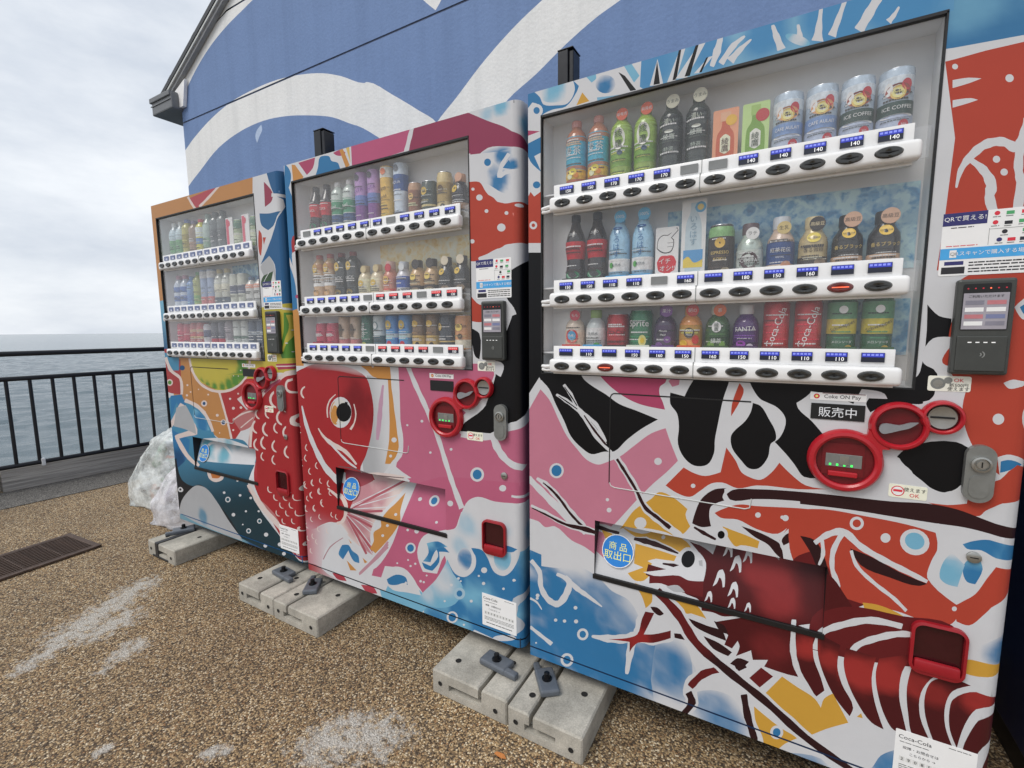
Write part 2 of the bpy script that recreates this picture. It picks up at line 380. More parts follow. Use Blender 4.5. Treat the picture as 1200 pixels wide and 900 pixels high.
# ================================================================== SETTING
# ---- ground: washed-out aggregate paving, one sheet ending at the quay edge
def m_ground():
    m, t, b, o = newmat('exposed_aggregate'); tcn = N(t, 'ShaderNodeTexCoord'); vec = tcn.outputs['Object']
    wob = N(t, 'ShaderNodeVectorMath', operation='ADD'); nn = N(t, 'ShaderNodeTexNoise'); nn.inputs['Scale'].default_value = 60
    sc = N(t, 'ShaderNodeVectorMath', operation='SCALE'); sc.inputs['Scale'].default_value = 0.006
    t.links.new(vec, nn.inputs['Vector']); t.links.new(nn.outputs['Color'], sc.inputs[0]); t.links.new(vec, wob.inputs[0]); t.links.new(sc.outputs[0], wob.inputs[1])
    def vor(s, feat='F1'):
        v = N(t, 'ShaderNodeTexVoronoi', feature=feat); v.inputs['Scale'].default_value = s; v.inputs['Randomness'].default_value = 1.0; t.links.new(wob.outputs[0], v.inputs['Vector']); return v
    v1 = vor(185); v2 = vor(330)
    r = N(t, 'ShaderNodeValToRGB'); e = r.color_ramp.elements; r.color_ramp.interpolation = 'CONSTANT'
    cols = [(0.0, (84, 68, 50)), (0.14, (182, 154, 112)), (0.28, (134, 110, 80)), (0.42, (200, 174, 134)), (0.54, (102, 88, 72)), (0.66, (166, 140, 102)), (0.78, (224, 208, 178)), (0.86, (140, 120, 94)), (0.94, (160, 122, 82))]
    e[0].position = 0; gc = lambda c_: (lambda a_: a_*0.94+(a_@np.array([.3, .59, .11]))*0.06)(alb(c_, 0.96)); e[0].color = (*(gc(cols[0][1])), 1); e[1].position = cols[1][0]; e[1].color = (*gc(cols[1][1]), 1)
    for pz, c in cols[2:]: x = e.new(pz); x.color = (*gc(c), 1)
    sp = N(t, 'ShaderNodeSeparateColor'); t.links.new(v1.outputs['Color'], sp.inputs[0]); t.links.new(sp.outputs[0], r.inputs[0])
    # dark gaps between pebbles
    gap = ramp(t, v1.outputs['Distance'], (1, 1, 1), (0.30, 0.26, 0.22), 0.45, 0.82)
    c = mixc(t, 1.0, r.outputs[0], gap, 'MULTIPLY')
    c = mixc(t, 0.55, c, mixc(t, 1.0, c, ramp(t, noise(t, 1.3, 5, 0.6, vec), (0.55, 0.52, 0.50), (1.25, 1.2, 1.1), 0.3, 0.7), 'MULTIPLY'))
    # pale cement smears: distance to a few streaks, broken up by noise
    sepp = N(t, 'ShaderNodeSeparateXYZ'); t.links.new(vec, sepp.inputs[0])
    mask = None
    def smear(ax, ay, bx, by, wd):
        nonlocal mask
        L = math.hypot(bx-ax, by-ay); ux, uy = (bx-ax)/L, (by-ay)/L
        def m2(op, a, b_):
            n = N(t, 'ShaderNodeMath', operation=op)
            for i_, q in enumerate((a, b_)):
                if hasattr(q, 'links'): t.links.new(q, n.inputs[i_])
                else: n.inputs[i_].default_value = q
            return n.outputs[0]
        px = m2('SUBTRACT', sepp.outputs[0], ax); py = m2('SUBTRACT', sepp.outputs[1], ay)
        s_ = m2('ADD', m2('MULTIPLY', px, ux), m2('MULTIPLY', py, uy)); d_ = m2('ABSOLUTE', m2('ADD', m2('MULTIPLY', px, -uy), m2('MULTIPLY', py, ux)), 0)
        over = m2('MAXIMUM', m2('ABSOLUTE', m2('SUBTRACT', s_, L/2), 0), L/2)
        dd = m2('ADD', m2('SUBTRACT', over, L/2), d_)
        v = m2('SUBTRACT', 1.0, m2('DIVIDE', dd, wd))
        mask = v if mask is None else m2('MAXIMUM', mask, v)
    G = lambda u, v: onZ(u, v, 0)
    for (a, b_, wd) in (((25, 785), (110, 730), 0.075), ((70, 750), (150, 698), 0.15), ((100, 728), (170, 683), 0.13), ((105, 745), (150, 722), 0.14), ((140, 768), (160, 755), 0.10), ((118, 787), (124, 784), 0.045), ((370, 872), (455, 862), 0.15), ((400, 845), (450, 850), 0.07), ((240, 884), (268, 877), 0.035), ((112, 882), (128, 876), 0.03)):
        A, B_ = G(*a), G(*b_); smear(A[0], A[1], B_[0], B_[1], wd)
    nmask = N(t, 'ShaderNodeMath', operation='MULTIPLY_ADD'); t.links.new(noise(t, 28, 8, 0.75, vec), nmask.inputs[0]); nmask.inputs[1].default_value = 4.2; nmask.inputs[2].default_value = -2.35
    sm = N(t, 'ShaderNodeMath', operation='ADD'); t.links.new(mask, sm.inputs[0]); t.links.new(nmask.outputs[0], sm.inputs[1])
    fac = N(t, 'ShaderNodeMapRange'); t.links.new(sm.outputs[0], fac.inputs[0]); fac.inputs[1].default_value = 0.05; fac.inputs[2].default_value = 0.75; fac.inputs[4].default_value = 0.86
    c = mixc(t, fac.outputs[0], c, ramp(t, noise(t, 150, 4, 0.7, vec), tuple(alb((126, 122, 114))), tuple(alb((200, 197, 190))), 0.35, 0.65))
    t.links.new(c, b.inputs['Base Color']); b.inputs['Roughness'].default_value = 0.8
    h = N(t, 'ShaderNodeMath', operation='MULTIPLY_ADD'); t.links.new(v2.outputs['Distance'], h.inputs[0]); h.inputs[1].default_value = -0.35
    t.links.new(v1.outputs['Distance'], h.inputs[2]); inv = N(t, 'ShaderNodeMath', operation='MULTIPLY'); t.links.new(h.outputs[0], inv.inputs[0]); inv.inputs[1].default_value = -1
    bump(t, b, inv.outputs[0], 0.7, 0.006)
    return m
FX = lambda y: -4.501+0.0768*(y-0.003)          # line of the fence along the quay
def quay(y0, y1, dx0, dx1, z0, z1): return [(FX(y0)+dx0, y0, z0), (FX(y0)+dx1, y0, z0), (FX(y1)+dx1, y1, z0), (FX(y1)+dx0, y1, z0), (FX(y0)+dx0, y0, z1), (FX(y0)+dx1, y0, z1), (FX(y1)+dx1, y1, z1), (FX(y1)+dx0, y1, z1)]
BOXF = [(3, 2, 1, 0), (4, 5, 6, 7), (0, 1, 5, 4), (2, 3, 7, 6), (1, 2, 6, 5), (3, 0, 4, 7)]
g = MB(); gx0, gx1 = FX(-40)-0.35, FX(60)-0.35
g.add([(gx0, -40, 0), (40, -40, 0), (40, 60, 0), (gx1, 60, 0), (gx0, -40, -4), (40, -40, -4), (40, 60, -4), (gx1, 60, -4)], [(0, 1, 2, 3), (0, 3, 7, 4), (4, 5, 1, 0), (5, 6, 2, 1), (6, 7, 3, 2), (7, 6, 5, 4)])
tag(g.build('ground', m_ground()), kind='structure')
# darker strip of fine grit along the kerb
def m_grit():
    m, t, b, o = newmat('grey_grit'); tcn = N(t, 'ShaderNodeTexCoord')
    v = N(t, 'ShaderNodeTexVoronoi'); v.inputs['Scale'].default_value = 190; t.links.new(tcn.outputs['Object'], v.inputs['Vector'])
    sp = N(t, 'ShaderNodeSeparateColor'); t.links.new(v.outputs['Color'], sp.inputs[0])
    t.links.new(ramp(t, sp.outputs[0], tuple(alb((48, 46, 44))), tuple(alb((118, 114, 108))), 0.1, 0.95), b.inputs['Base Color']); b.inputs['Roughness'].default_value = 0.85
    bump(t, b, v.outputs['Distance'], 0.6, 0.004); return m
s = MB(); s.add([(FX(-12)+0.02, -12, 0.004), (FX(-12)+0.535, -12, 0.004), (FX(14)+0.535, 14, 0.004), (FX(14)+0.02, 14, 0.004)], [(0, 1, 2, 3)])
tag(s.build('grit_strip', m_grit()), kind='structure')
# ---- sea
def m_sea():
    m, t, b, o = newmat('sea_water'); tcn = N(t, 'ShaderNodeTexCoord')
    mpn = N(t, 'ShaderNodeMapping'); mpn.inputs['Scale'].default_value = (1.0, 0.55, 1); mpn.inputs['Rotation'].default_value = (0, 0, R_(35)); t.links.new(tcn.outputs['Object'], mpn.inputs[0]); vec = mpn.outputs[0]
    n1 = noise(t, 3.2, 8, 0.72, vec, 0.5); n2 = noise(t, 0.55, 5, 0.62, vec); n3 = noise(t, 0.02, 4, 0.5, vec)
    ad = N(t, 'ShaderNodeMath', operation='MULTIPLY_ADD'); t.links.new(n2, ad.inputs[0]); ad.inputs[1].default_value = 1.6; t.links.new(n1, ad.inputs[2])
    t.links.new(ramp(t, n3, (0.085, 0.122, 0.145), (0.11, 0.15, 0.17), 0.35, 0.65), b.inputs['Base Color'])
    b.inputs['Roughness'].default_value = 0.16; b.inputs['IOR'].default_value = 1.33
    bump(t, b, ad.outputs[0], 0.55, 0.12); return m
# near water as a real wavy sheet, running on as a flat sheet towards the horizon
SX0, SX1, SY0, SY1, SZ = -175.0, -4.9, -45.0, 175.0, -3.2
xs_ = np.concatenate([np.linspace(SX0, -60, 180, endpoint=False), np.linspace(-60, SX1, 190)]); ys_ = np.linspace(SY0, SY1, 420)
XX, YY = np.meshgrid(xs_, ys_, indexing='ij'); ZZ = np.zeros_like(XX); r9 = np.random.default_rng(5)
for k in range(46):
    lam = 0.80*(1.036**k); th = R_(150)+r9.normal(0, 0.8); amp = 0.0062*lam**0.6; q = 2*math.pi/lam
    ph = (XX*math.cos(th)+YY*math.sin(th))*q+r9.random()*6.28+0.8*np.sin(XX*0.11*(1+k % 3)+k)+0.8*np.sin(YY*0.13+k*2)
    ZZ += amp*(1-np.abs(np.sin(ph/2)))*1.6 if k % 2 else amp*np.sin(ph)
fade = np.clip(np.minimum.reduce([XX-SX0, SX1+0.2-XX+2, YY-SY0, SY1-YY])/25, 0, 1); ZZ = SZ+0.02+ZZ*fade
nx_, ny_ = XX.shape; I_ = np.arange(nx_*ny_).reshape(nx_, ny_)
F_ = np.stack([I_[:-1, :-1], I_[1:, :-1], I_[1:, 1:], I_[:-1, 1:]], -1).reshape(-1, 4)
me = bpy.data.meshes.new('sea'); me.from_pydata(np.column_stack([XX.ravel(), YY.ravel(), ZZ.ravel()]).tolist(), [], F_.tolist())
b_ = 9000.0; n0 = nx_*ny_
fl = MB(); fl.add([(-b_, -b_, SZ), (SX0, -b_, SZ), (SX0, b_, SZ), (-b_, b_, SZ)], [(0, 1, 2, 3)]); fl.add([(SX0, -b_, SZ), (b_, -b_, SZ), (b_, SY0, SZ), (SX0, SY0, SZ)], [(0, 1, 2, 3)]); fl.add([(SX0, SY1, SZ), (b_, SY1, SZ), (b_, b_, SZ), (SX0, b_, SZ)], [(0, 1, 2, 3)])
me2 = fl.mesh('sea', []); bm = bmesh.new(); bm.from_mesh(me); bm.from_mesh(me2); bm.to_mesh(me); bm.free(); bpy.data.meshes.remove(me2)
me.materials.append(m_sea()); me.polygons.foreach_set('use_smooth', [True]*len(me.polygons)); me.polygons.foreach_set('material_index', [0]*len(me.polygons)); me.update()
tag(place('sea', me), kind='structure')

# ---- drain grate let into the paving
m_rust = mat((84, 70, 62), 0.65, 0.5, 0.35, 40)
ga, gb = onZ(82, 628, 0), onZ(120, 640, 0)
gl = thing('drain_grate', 'rusty dark steel drain grate let into the pebble paving', 'grate', ((ga[0]+gb[0])/2, (ga[1]+gb[1])/2, 0.0), R_(4))
gw, gd = 0.19, 0.95
fr = MB(); fr.box(-gw, gw, -0.03, 0, 0.001, 0.016, bev=0.003); fr.box(-gw, gw, -gd, -gd+0.03, 0.001, 0.016, bev=0.003)
fr.box(-gw, -gw+0.03, -gd, 0, 0.002, 0.015, bev=0.003); fr.box(gw-0.03, gw, -gd, 0, 0.002, 0.015, bev=0.003)
fr.build('frame', m_rust, gl)
pit = MB(); pit.box(-gw+0.02, gw-0.02, -gd+0.02, -0.02, 0.0006, 0.002); pit.build('pit', mat((128, 108, 84), 0.95, 0, 0.5, 90), gl)
bme = MB(); bme.box(-0.0042, 0.0042, -gd+0.02, -0.02, 0.003, 0.014); bme = bme.mesh('bar', m_rust)
for k in range(13): place('bar', bme, gl, (-gw+0.04+k*(2*gw-0.08)/12, 0, 0))
cme = MB(); cme.box(-gw+0.02, gw-0.02, -0.005, 0.005, 0.003, 0.0115); cme = cme.mesh('cross_bar', m_rust)
for k in range(5): place('cross_bar', cme, gl, (0, -0.16-k*0.16, 0))

# ---- railing along the quay
m_blk = mat((28, 29, 33), 0.35, 0.3, 0.2, 25)
def m_kerb():
    m, t, b, o = newmat('weathered_concrete_kerb'); tcn = N(t, 'ShaderNodeTexCoord')
    mpn = N(t, 'ShaderNodeMapping'); mpn.inputs['Scale'].default_value = (1, 0.6, 26); t.links.new(tcn.outputs['Object'], mpn.inputs[0])
    n = noise(t, 3, 7, 0.7, mpn.outputs[0]); t.links.new(ramp(t, n, tuple(alb((104, 100, 96))), tuple(alb((178, 172, 164))), 0.3, 0.7), b.inputs['Base Color'])
    b.inputs['Roughness'].default_value = 0.85; bump(t, b, n, 0.5, 0.01); return m
fe = thing('quay_railing', 'black metal railing with round rails along the quay by the sea', 'railing', (0, 0, 0))
L0, L1 = -3.0, 7.2
def rail(z, r): t_ = MB(); t_.tube([(FX(L0), L0, z), (FX(L1), L1, z)], r, 12); return t_
rail(1.10, 0.021).build('top_rail', m_blk, fe, smooth=True); rail(0.90, 0.019).build('middle_rail', m_blk, fe, smooth=True); rail(0.195, 0.019).build('bottom_rail', m_blk, fe, smooth=True)
bal = MB(); bal.lathe([(0.0125, 0.2), (0.0125, 0.895)], 10); bal = bal.mesh('baluster', m_blk, True)
pst = MB(); pst.box(-0.022, 0.022, -0.022, 0.022, 0.0, 1.085, bev=0.004); pst = pst.mesh('post', m_blk)
for k in range(-20, 52):
    y = 0.003+k*0.1345
    if (k+10) % 9 == 0 and k != -1: place('post', pst, fe, (FX(y)-0.05, y, 0))
    place('baluster', bal, fe, (FX(y), y, 0))
cl = MB(); cl.box(-0.014, 0.026, -0.012, 0.012, 0.165, 0.225, bev=0.004); cl.build('clamp', mat((200, 200, 200), 0.4), fe, (FX(0.02), 0.02, 0))
# kerb boards under it
m_k = m_kerb(); y = -0.236-1.9*2
KL = 1.9
for k in range(5):
    y0 = y+k*KL; kb = MB(); kb.add(quay(y0+0.012, y0+KL-0.012, -0.09, 0.0, 0.0, 0.172), BOXF)
    o = kb.build('kerb_board', m_k); tag(o, 'long grey wood-grained kerb board standing under the black railing', 'kerb', 'kerb boards under the railing')
# ---- building with wave-painted gable
YW = 1.0
wall_blue = alb((114, 137, 177), 1.12); wall_white = np.array((0.84, 0.84, 0.83))
AW = Art(0.0, YW)
AW.p('n', [(510, 0), (470, 40), (400, 110), (330, 195), (270, 290), (225, 380), (200, 440), (198, 500), (100, 500), (100, 430), (380, 0), (500, -200), (760, -230)], wall_white)
outer = [tuple(q) for q in topx('n', [(190, 700), (215, 660), (250, 610), (330, 520), (420, 445), (520, 390), (620, 350), (720, 328), (820, 322), (900, 335), (1000, 365)])]+[tuple(q) for q in topx('o', [(100, 320), (200, 370), (300, 430), (372, 480)])]
inner = [tuple(q) for q in topx('o', [(420, 700), (300, 640), (150, 540), (60, 490)])]+[tuple(q) for q in topx('n', [(960, 550), (860, 515), (760, 507), (660, 510), (560, 530), (460, 575), (360, 650), (280, 750), (228, 820), (190, 900)])]
AW.p('px', outer+inner, wall_white)
AW.p('o', [(785, 0), (700, 80), (620, 165), (540, 260), (450, 380), (372, 480), (330, 560), (480, 640), (560, 520), (650, 390), (760, 290), (880, 170), (1000, 65), (1090, 0), (1300, -170), (1000, -190)], wall_white)
AW.p('o', [(320, 0), (368, 40), (390, 0), (420, -90), (280, -50)], wall_white)
AW.p('px', [(820, -10), (900, -60), (1100, -150), (1300, -180), (1300, -120), (1100, -80)], wall_white)
AW.p('px', [(214, 152.5), (530, 1.5), (530, -2.5), (214, 148.5)], alb((84, 102, 144)), False) if False else None
AW.p('n', [(548, 548), (552, 570), (540, 600), (530, 628), (522, 600), (530, 570)], alb((168, 184, 208)))
YV = YW-0.055                                              # outer face of the roof verge
_va, _vb = onY(185.3, 114.7, YV), onY(248.0, 0.0, YV)
SL = (_vb[2]-_va[2])/(_vb[0]-_va[0])
WX0, WX1, RX = -3.825, 4.6, 0.4
EZ = _va[2]+SL*(WX0-_va[0])-0.155; RZ = EZ+SL*(RX-WX0)
bld = thing('seaside_building', 'building with blue and white wave mural gable behind the vending machines', 'building', (0, 0, 0))
Vw, Tw, Cw, cw = paint_sheet(AW.polys, (WX0, WX1, 0.0, RZ), 0.25, 0.25, zl=(3.072, 3.085, 3.737, 3.750), base=wall_blue)
roofz = EZ+SL*np.minimum(Cw[:, 0]-WX0, (2*RX-WX0)-Cw[:, 0])
V3 = np.column_stack([Vw[:, 0], np.full(len(Vw), YW), Vw[:, 1]])
def clampz(V): V = V.copy(); V[:, 2] = np.minimum(V[:, 2], EZ+0.10+SL*np.minimum(V[:, 0]-WX0, (2*RX-WX0)-V[:, 0])); return V
for z0, z1 in ((0, 3.072), (3.085, 3.737), (3.750, RZ)):
    k = (Cw[:, 1] > z0) & (Cw[:, 1] < z1) & (Cw[:, 1] < roofz+0.3)
    place('wall_panel', sheet_mesh('wall_panel', clampz(V3), Tw[k], cw[k], M_WALL), bld)
bk = MB(); bk.prism([(WX0, 0), (WX1, 0), (WX1, EZ+0.02), (2*RX-WX0, EZ), (RX, RZ), (WX0, EZ)], YW+0.007, YW+8.0); bk.build('wall', mat((108, 122, 152), 0.9), bld)
m_slate = mat((52, 54, 58), 0.6, 0, 0.2, 12); m_grey = mat((128, 130, 132), 0.5, 0, 0.12, 20); m_lgrey = mat((176, 178, 176), 0.55, 0, 0.1, 20)
def slope(x): return EZ+SL*(x-WX0)
XE = _va[0]-0.02
def verge(name, y0, y1, dz0, dz1, m, x0=XE):
    mb = MB(); mb.prism([(x0, slope(x0)+dz0), (RX, RZ+dz0), (RX, RZ+dz1), (x0, slope(x0)+dz1)], y0, y1)
    mb.prism([(RX, RZ+dz0), (2*RX-x0, slope(x0)+dz0), (2*RX-x0, slope(x0)+dz1), (RX, RZ+dz1)], y0, y1); return mb.build(name, m, bld)
verge('roof', YV+0.012, YW+8.3, 0.112, 0.148, m_slate)
verge('verge_cap', YV, YV+0.010, 0.118, 0.158, m_slate)
verge('verge_board', YV+0.004, YV+0.030, 0.093, 0.111, m_lgrey)
verge('barge_board', YV+0.018, YW-0.004, 0.062, 0.092, m_grey)
for k in range(9):
    x = XE+0.22+k*0.42; cp = MB(); cp.box(-0.03, 0.03, -0.012, 0.012, -0.005, 0.022, bev=0.004); cp.build('roof_clip', m_slate, bld, (x, YV+0.02, slope(x)+0.156), (0, -math.atan(SL), 0))
YG = YW-0.09; gA, gB, gC = onY(177, 118, YG), onY(200, 108, YG), onY(190, 131, YG)
gut = MB(); gut.box(gA[0], gB[0], YG, YW+8.2, gC[2], gA[2], bev=0.010); gut.box(gA[0]-0.014, gB[0]-0.01, YG-0.012, YW+8.2, gA[2]-0.03, gA[2]+0.012, bev=0.006); gut.box(gA[0]-0.004, gB[0]-0.012, YG-0.006, YG-0.001, gC[2]+0.07, gC[2]+0.078)
gut.build('gutter', mat((98, 100, 103), 0.5, 0, 0.12, 20), bld); gz = gC[2]
gx = (gA[0]+gB[0])/2
dp = MB(); dp.tube([(gx+0.03, YW+0.10, gz+0.02), (gx+0.04, YW+0.10, gz-0.04), (gx+0.13, YW+0.10, gz-0.12), (gx+0.17, YW+0.10, gz-0.22), (WX0-0.06, YW+0.11, gz-0.30), (WX0-0.06, YW+0.11, 0.02)], 0.045, 10)
dp.build('downpipe', mat((74, 84, 104), 0.5), bld, smooth=True)
rt = MB(); rt.prism([tuple(onY(u_, v_, 0.97)[[0, 2]]) for u_, v_ in ((197, 118), (199, 131), (214.5, 124), (216, 92))], 0.97, 0.997); rt.build('eaves_return', mat((226, 226, 224), 0.8), bld)
sf = MB(); sf.box(gB[0]+0.002, WX0-0.004, YW-0.02, YW+8, gz+0.03, gz+0.05); sf.build('eaves_soffit', m_grey, bld)
# ---- dark posts standing between the wall and the machines
def post(u0, u1, vt, label):
    a = onY(u0, vt, 0.80); b_ = onY(u1, vt, 0.80)
    t_ = thing('steel_post', label, 'post', ((a[0]+b_[0])/2, 0.80, 0), 0, None)
    w = (b_[0]-a[0])*0.72
    mb = MB(); mb.box(-w*0.5, w*0.18, 0, 0.09, 0, a[2], bev=0.004); mb.box(w*0.21, w*0.5, 0.006, 0.086, 0, a[2]-0.006, bev=0.004); mb.build('post_body', m_blk, t_)
    cpm = MB(); cpm.box(-w*0.51, w*0.51, -0.002, 0.092, a[2]+0.0005, a[2]+0.006, bev=0.002); cpm.build('cap', m_blk, t_)
post(650, 675, 62, 'dark steel post rising behind the lobster vending machine')
post(365, 381, 155, 'dark steel post rising behind the pink fish-head vending machine')

# ================================================================== VENDING MACHINES
MW, MD, MB0, MT = 1.156, 0.72, 0.135, 1.965     # width, depth, underside, top
RAD = 0.03; DOORB = 0.169
WX = (0.044, 0.963); WZ = (1.118, 1.893)        # display window
PX = (0.228, 0.829); PZ = (0.491, 0.667)        # delivery port
RAILZ = (1.625, 1.346, 1.146)
SLOT = [0.126+i*0.0686 for i in range(12)]
m_cab = mat((34, 38, 50), 0.4, 0.1, 0.15, 15); m_inner = mat((0.74, 0.75, 0.76), 0.45, 0, 0.04, 8, raw=True); m_black = mat((14, 14, 16), 0.5, 0, 0.2, 30)
m_rail = mat((232, 232, 230), 0.28, 0, 0.04, 10, coat=0.3); m_btn = mat((46, 46, 44), 0.18, 0.2, 0.2, 60, coat=0.5); m_btnl = mat((16, 16, 16), 0.3)
m_tagblank = mat((112, 114, 114), 0.4); m_tagdark = mat((30, 34, 48), 0.3); m_tagblue = mat((46, 56, 168), 0.3, emit=0.12); m_tagred = mat((206, 46, 52), 0.3, emit=0.2); m_digit = mat((240, 244, 250), 0.3, emit=0.45)
m_redpl = mat((160, 24, 36), 0.32, 0, 0.08, 20, coat=0.2); m_reddk = mat((96, 12, 20), 0.4, 0, 0.1, 20); m_steel = mat((150, 150, 146), 0.3, 0.75, 0.1, 40); m_zinc = mat((126, 128, 126), 0.42, 0.55, 0.1, 40)
m_paper = mat((226, 226, 222), 0.5, 0, 0.03, 12); m_ink = mat((34, 34, 40), 0.6); m_navy = mat((40, 40, 96), 0.5); m_sky = mat((64, 150, 206), 0.5); m_inkr = mat((196, 44, 60), 0.5); m_inkg = mat((70, 150, 96), 0.5); m_stblue = mat((28, 112, 186), 0.5); m_styel = mat((236, 232, 120), 0.5)
m_plate = mat((92, 97, 104), 0.42, 0.3, 0.12, 40); m_bolt = mat((24, 25, 28), 0.3, 0.6, 0.2, 40); m_reader = mat((56, 58, 56), 0.45, 0, 0.1, 40); m_scr = mat((142, 138, 146), 0.25, emit=0.05); m_led = mat((238, 240, 240), 0.4, emit=0.25); m_redled = mat((255, 90, 60), 0.4, emit=1.2); m_grnled = mat((60, 230, 90), 0.4, emit=0.8)
m_row1 = mat((120, 118, 130), 0.4); m_row2 = mat((176, 110, 116), 0.4); m_row3 = mat((110, 116, 150), 0.4)
def m_glass():
    m, t, b, o = newmat('display_glass'); t.nodes.remove(b)
    tr = N(t, 'ShaderNodeBsdfTransparent'); tr.inputs[0].default_value = (1, 1, 1, 1); gl_ = N(t, 'ShaderNodeBsdfGlossy'); gl_.inputs['Roughness'].default_value = 0.06
    df = N(t, 'ShaderNodeBsdfDiffuse'); df.inputs[0].default_value = (0.7, 0.7, 0.7, 1)
    fz = N(t, 'ShaderNodeFresnel'); ge = N(t, 'ShaderNodeNewGeometry'); io = N(t, 'ShaderNodeMapRange'); t.links.new(ge.outputs['Backfacing'], io.inputs[0]); io.inputs[3].default_value = 1.5; io.inputs[4].default_value = 1/1.5; t.links.new(io.outputs[0], fz.inputs[0])   # thin pane: the same from both sides
    mu = N(t, 'ShaderNodeMath', operation='MULTIPLY_ADD'); t.links.new(fz.outputs[0], mu.inputs[0]); mu.inputs[1].default_value = 1.75; mu.inputs[2].default_value = 0.0
    m1 = N(t, 'ShaderNodeMixShader'); t.links.new(mu.outputs[0], m1.inputs[0]); t.links.new(tr.outputs[0], m1.inputs[1]); t.links.new(gl_.outputs[0], m1.inputs[2])
    n = noise(t, 7, 7, 0.7); mr = N(t, 'ShaderNodeMapRange'); t.links.new(n, mr.inputs[0]); mr.inputs[1].default_value = 0.35; mr.inputs[2].default_value = 0.75; mr.inputs[3].default_value = 0.025; mr.inputs[4].default_value = 0.085  # patchy pale veil: dust plus milky reflections painted into the pane
    m2 = N(t, 'ShaderNodeMixShader'); t.links.new(mr.outputs[0], m2.inputs[0]); t.links.new(m1.outputs[0], m2.inputs[1]); t.links.new(df.outputs[0], m2.inputs[2]); t.links.new(m2.outputs[0], o.inputs[0])
    return m
M_GLASS = m_glass()
def m_ice(name, cols):
    m, t, b, o = newmat(name); v = N(t, 'ShaderNodeTexVoronoi', feature='SMOOTH_F1'); v.inputs['Scale'].default_value = 30; tcn = N(t, 'ShaderNodeTexCoord')
    n0 = N(t, 'ShaderNodeTexNoise'); n0.inputs['Scale'].default_value = 14; n0.inputs['Detail'].default_value = 6; t.links.new(tcn.outputs['Object'], n0.inputs['Vector'])
    ad = N(t, 'ShaderNodeMix', data_type='RGBA'); ad.inputs[0].default_value = 0.25; t.links.new(tcn.outputs['Object'], ad.inputs[6]); t.links.new(n0.outputs['Color'], ad.inputs[7]); t.links.new(ad.outputs[2], v.inputs['Vector'])
    r = N(t, 'ShaderNodeValToRGB'); e = r.color_ramp.elements; e[0].color = (*alb(cols[0]), 1); e[1].color = (*alb(cols[2]), 1); e[1].position = 0.75; q = e.new(0.4); q.color = (*alb(cols[1]), 1)
    mx_ = N(t, 'ShaderNodeMath', operation='ADD'); t.links.new(v.outputs[0], mx_.inputs[0]); sb = N(t, 'ShaderNodeMath', operation='SUBTRACT'); t.links.new(n0.outputs[0], sb.inputs[0]); sb.inputs[1].default_value = 0.35; t.links.new(sb.outputs[0], mx_.inputs[1])
    t.links.new(mx_.outputs[0], r.inputs[0]); t.links.new(r.outputs[0], b.inputs['Base Color']); b.inputs['Roughness'].default_value = 0.5; return m
M_ICE = m_ice('ice_print', [(40, 92, 140), (88, 148, 188), (176, 208, 224)])
M_GOLD = m_ice('golden_print', [(196, 160, 70), (214, 196, 140), (226, 220, 196)])

class Sticker:
    """flat print: rectangles, discs and lettering on a thin sheet"""
    def __init__(s, x0, x1, z0, z1, base=m_paper, r=0.004, y=-0.0008):
        s.mats = [base]; s.mb = MB(); s.mb.prism(rrect(x0, x1, z0, z1, r), y, 0.0002); s.y = y; s.x0, s.x1, s.z0, s.z1 = x0, x1, z0, z1
    def mi(s, m):
        if m not in s.mats: s.mats.append(m)
        return s.mats.index(m)
    def F(s, a, b): return s.x0+(s.x1-s.x0)*a, s.z0+(s.z1-s.z0)*b
    def rect(s, a0, a1, b0, b1, m, lay=1):
        (x0, z0), (x1, z1) = s.F(a0, b0), s.F(a1, b1); y = s.y-0.00025*lay
        s.mb.add([(x0, y, z0), (x1, y, z0), (x1, y, z1), (x0, y, z1)], [(0, 1, 2, 3)], s.mi(m)); return s
    def disc(s, a, b, r, m, lay=1, rx=None):
        x, z = s.F(a, b); p = ell(x, z, rx or r, r, 24); s.mb.add([(u, s.y-0.00025*lay, v) for u, v in p], [tuple(range(24))], s.mi(m)); return s
    def text(s, t, a, b, size, m, lay=2, **kw): x, z = s.F(a, b); add_text(s.mb, t, x, z, size, s.y-0.00025*lay, s.mi(m), **kw); return s
    def lines(s, a0, a1, bs, th, m):
        for b in bs:
            e = a0
            while e < a1-0.01:
                w = min(random.uniform(0.03, 0.12), a1-e); s.rect(e, e+w*0.86, b-th/2, b+th/2, m); e += w
        return s
    def build(s, name, parent): return s.mb.build(name, s.mats, parent, fix=False)

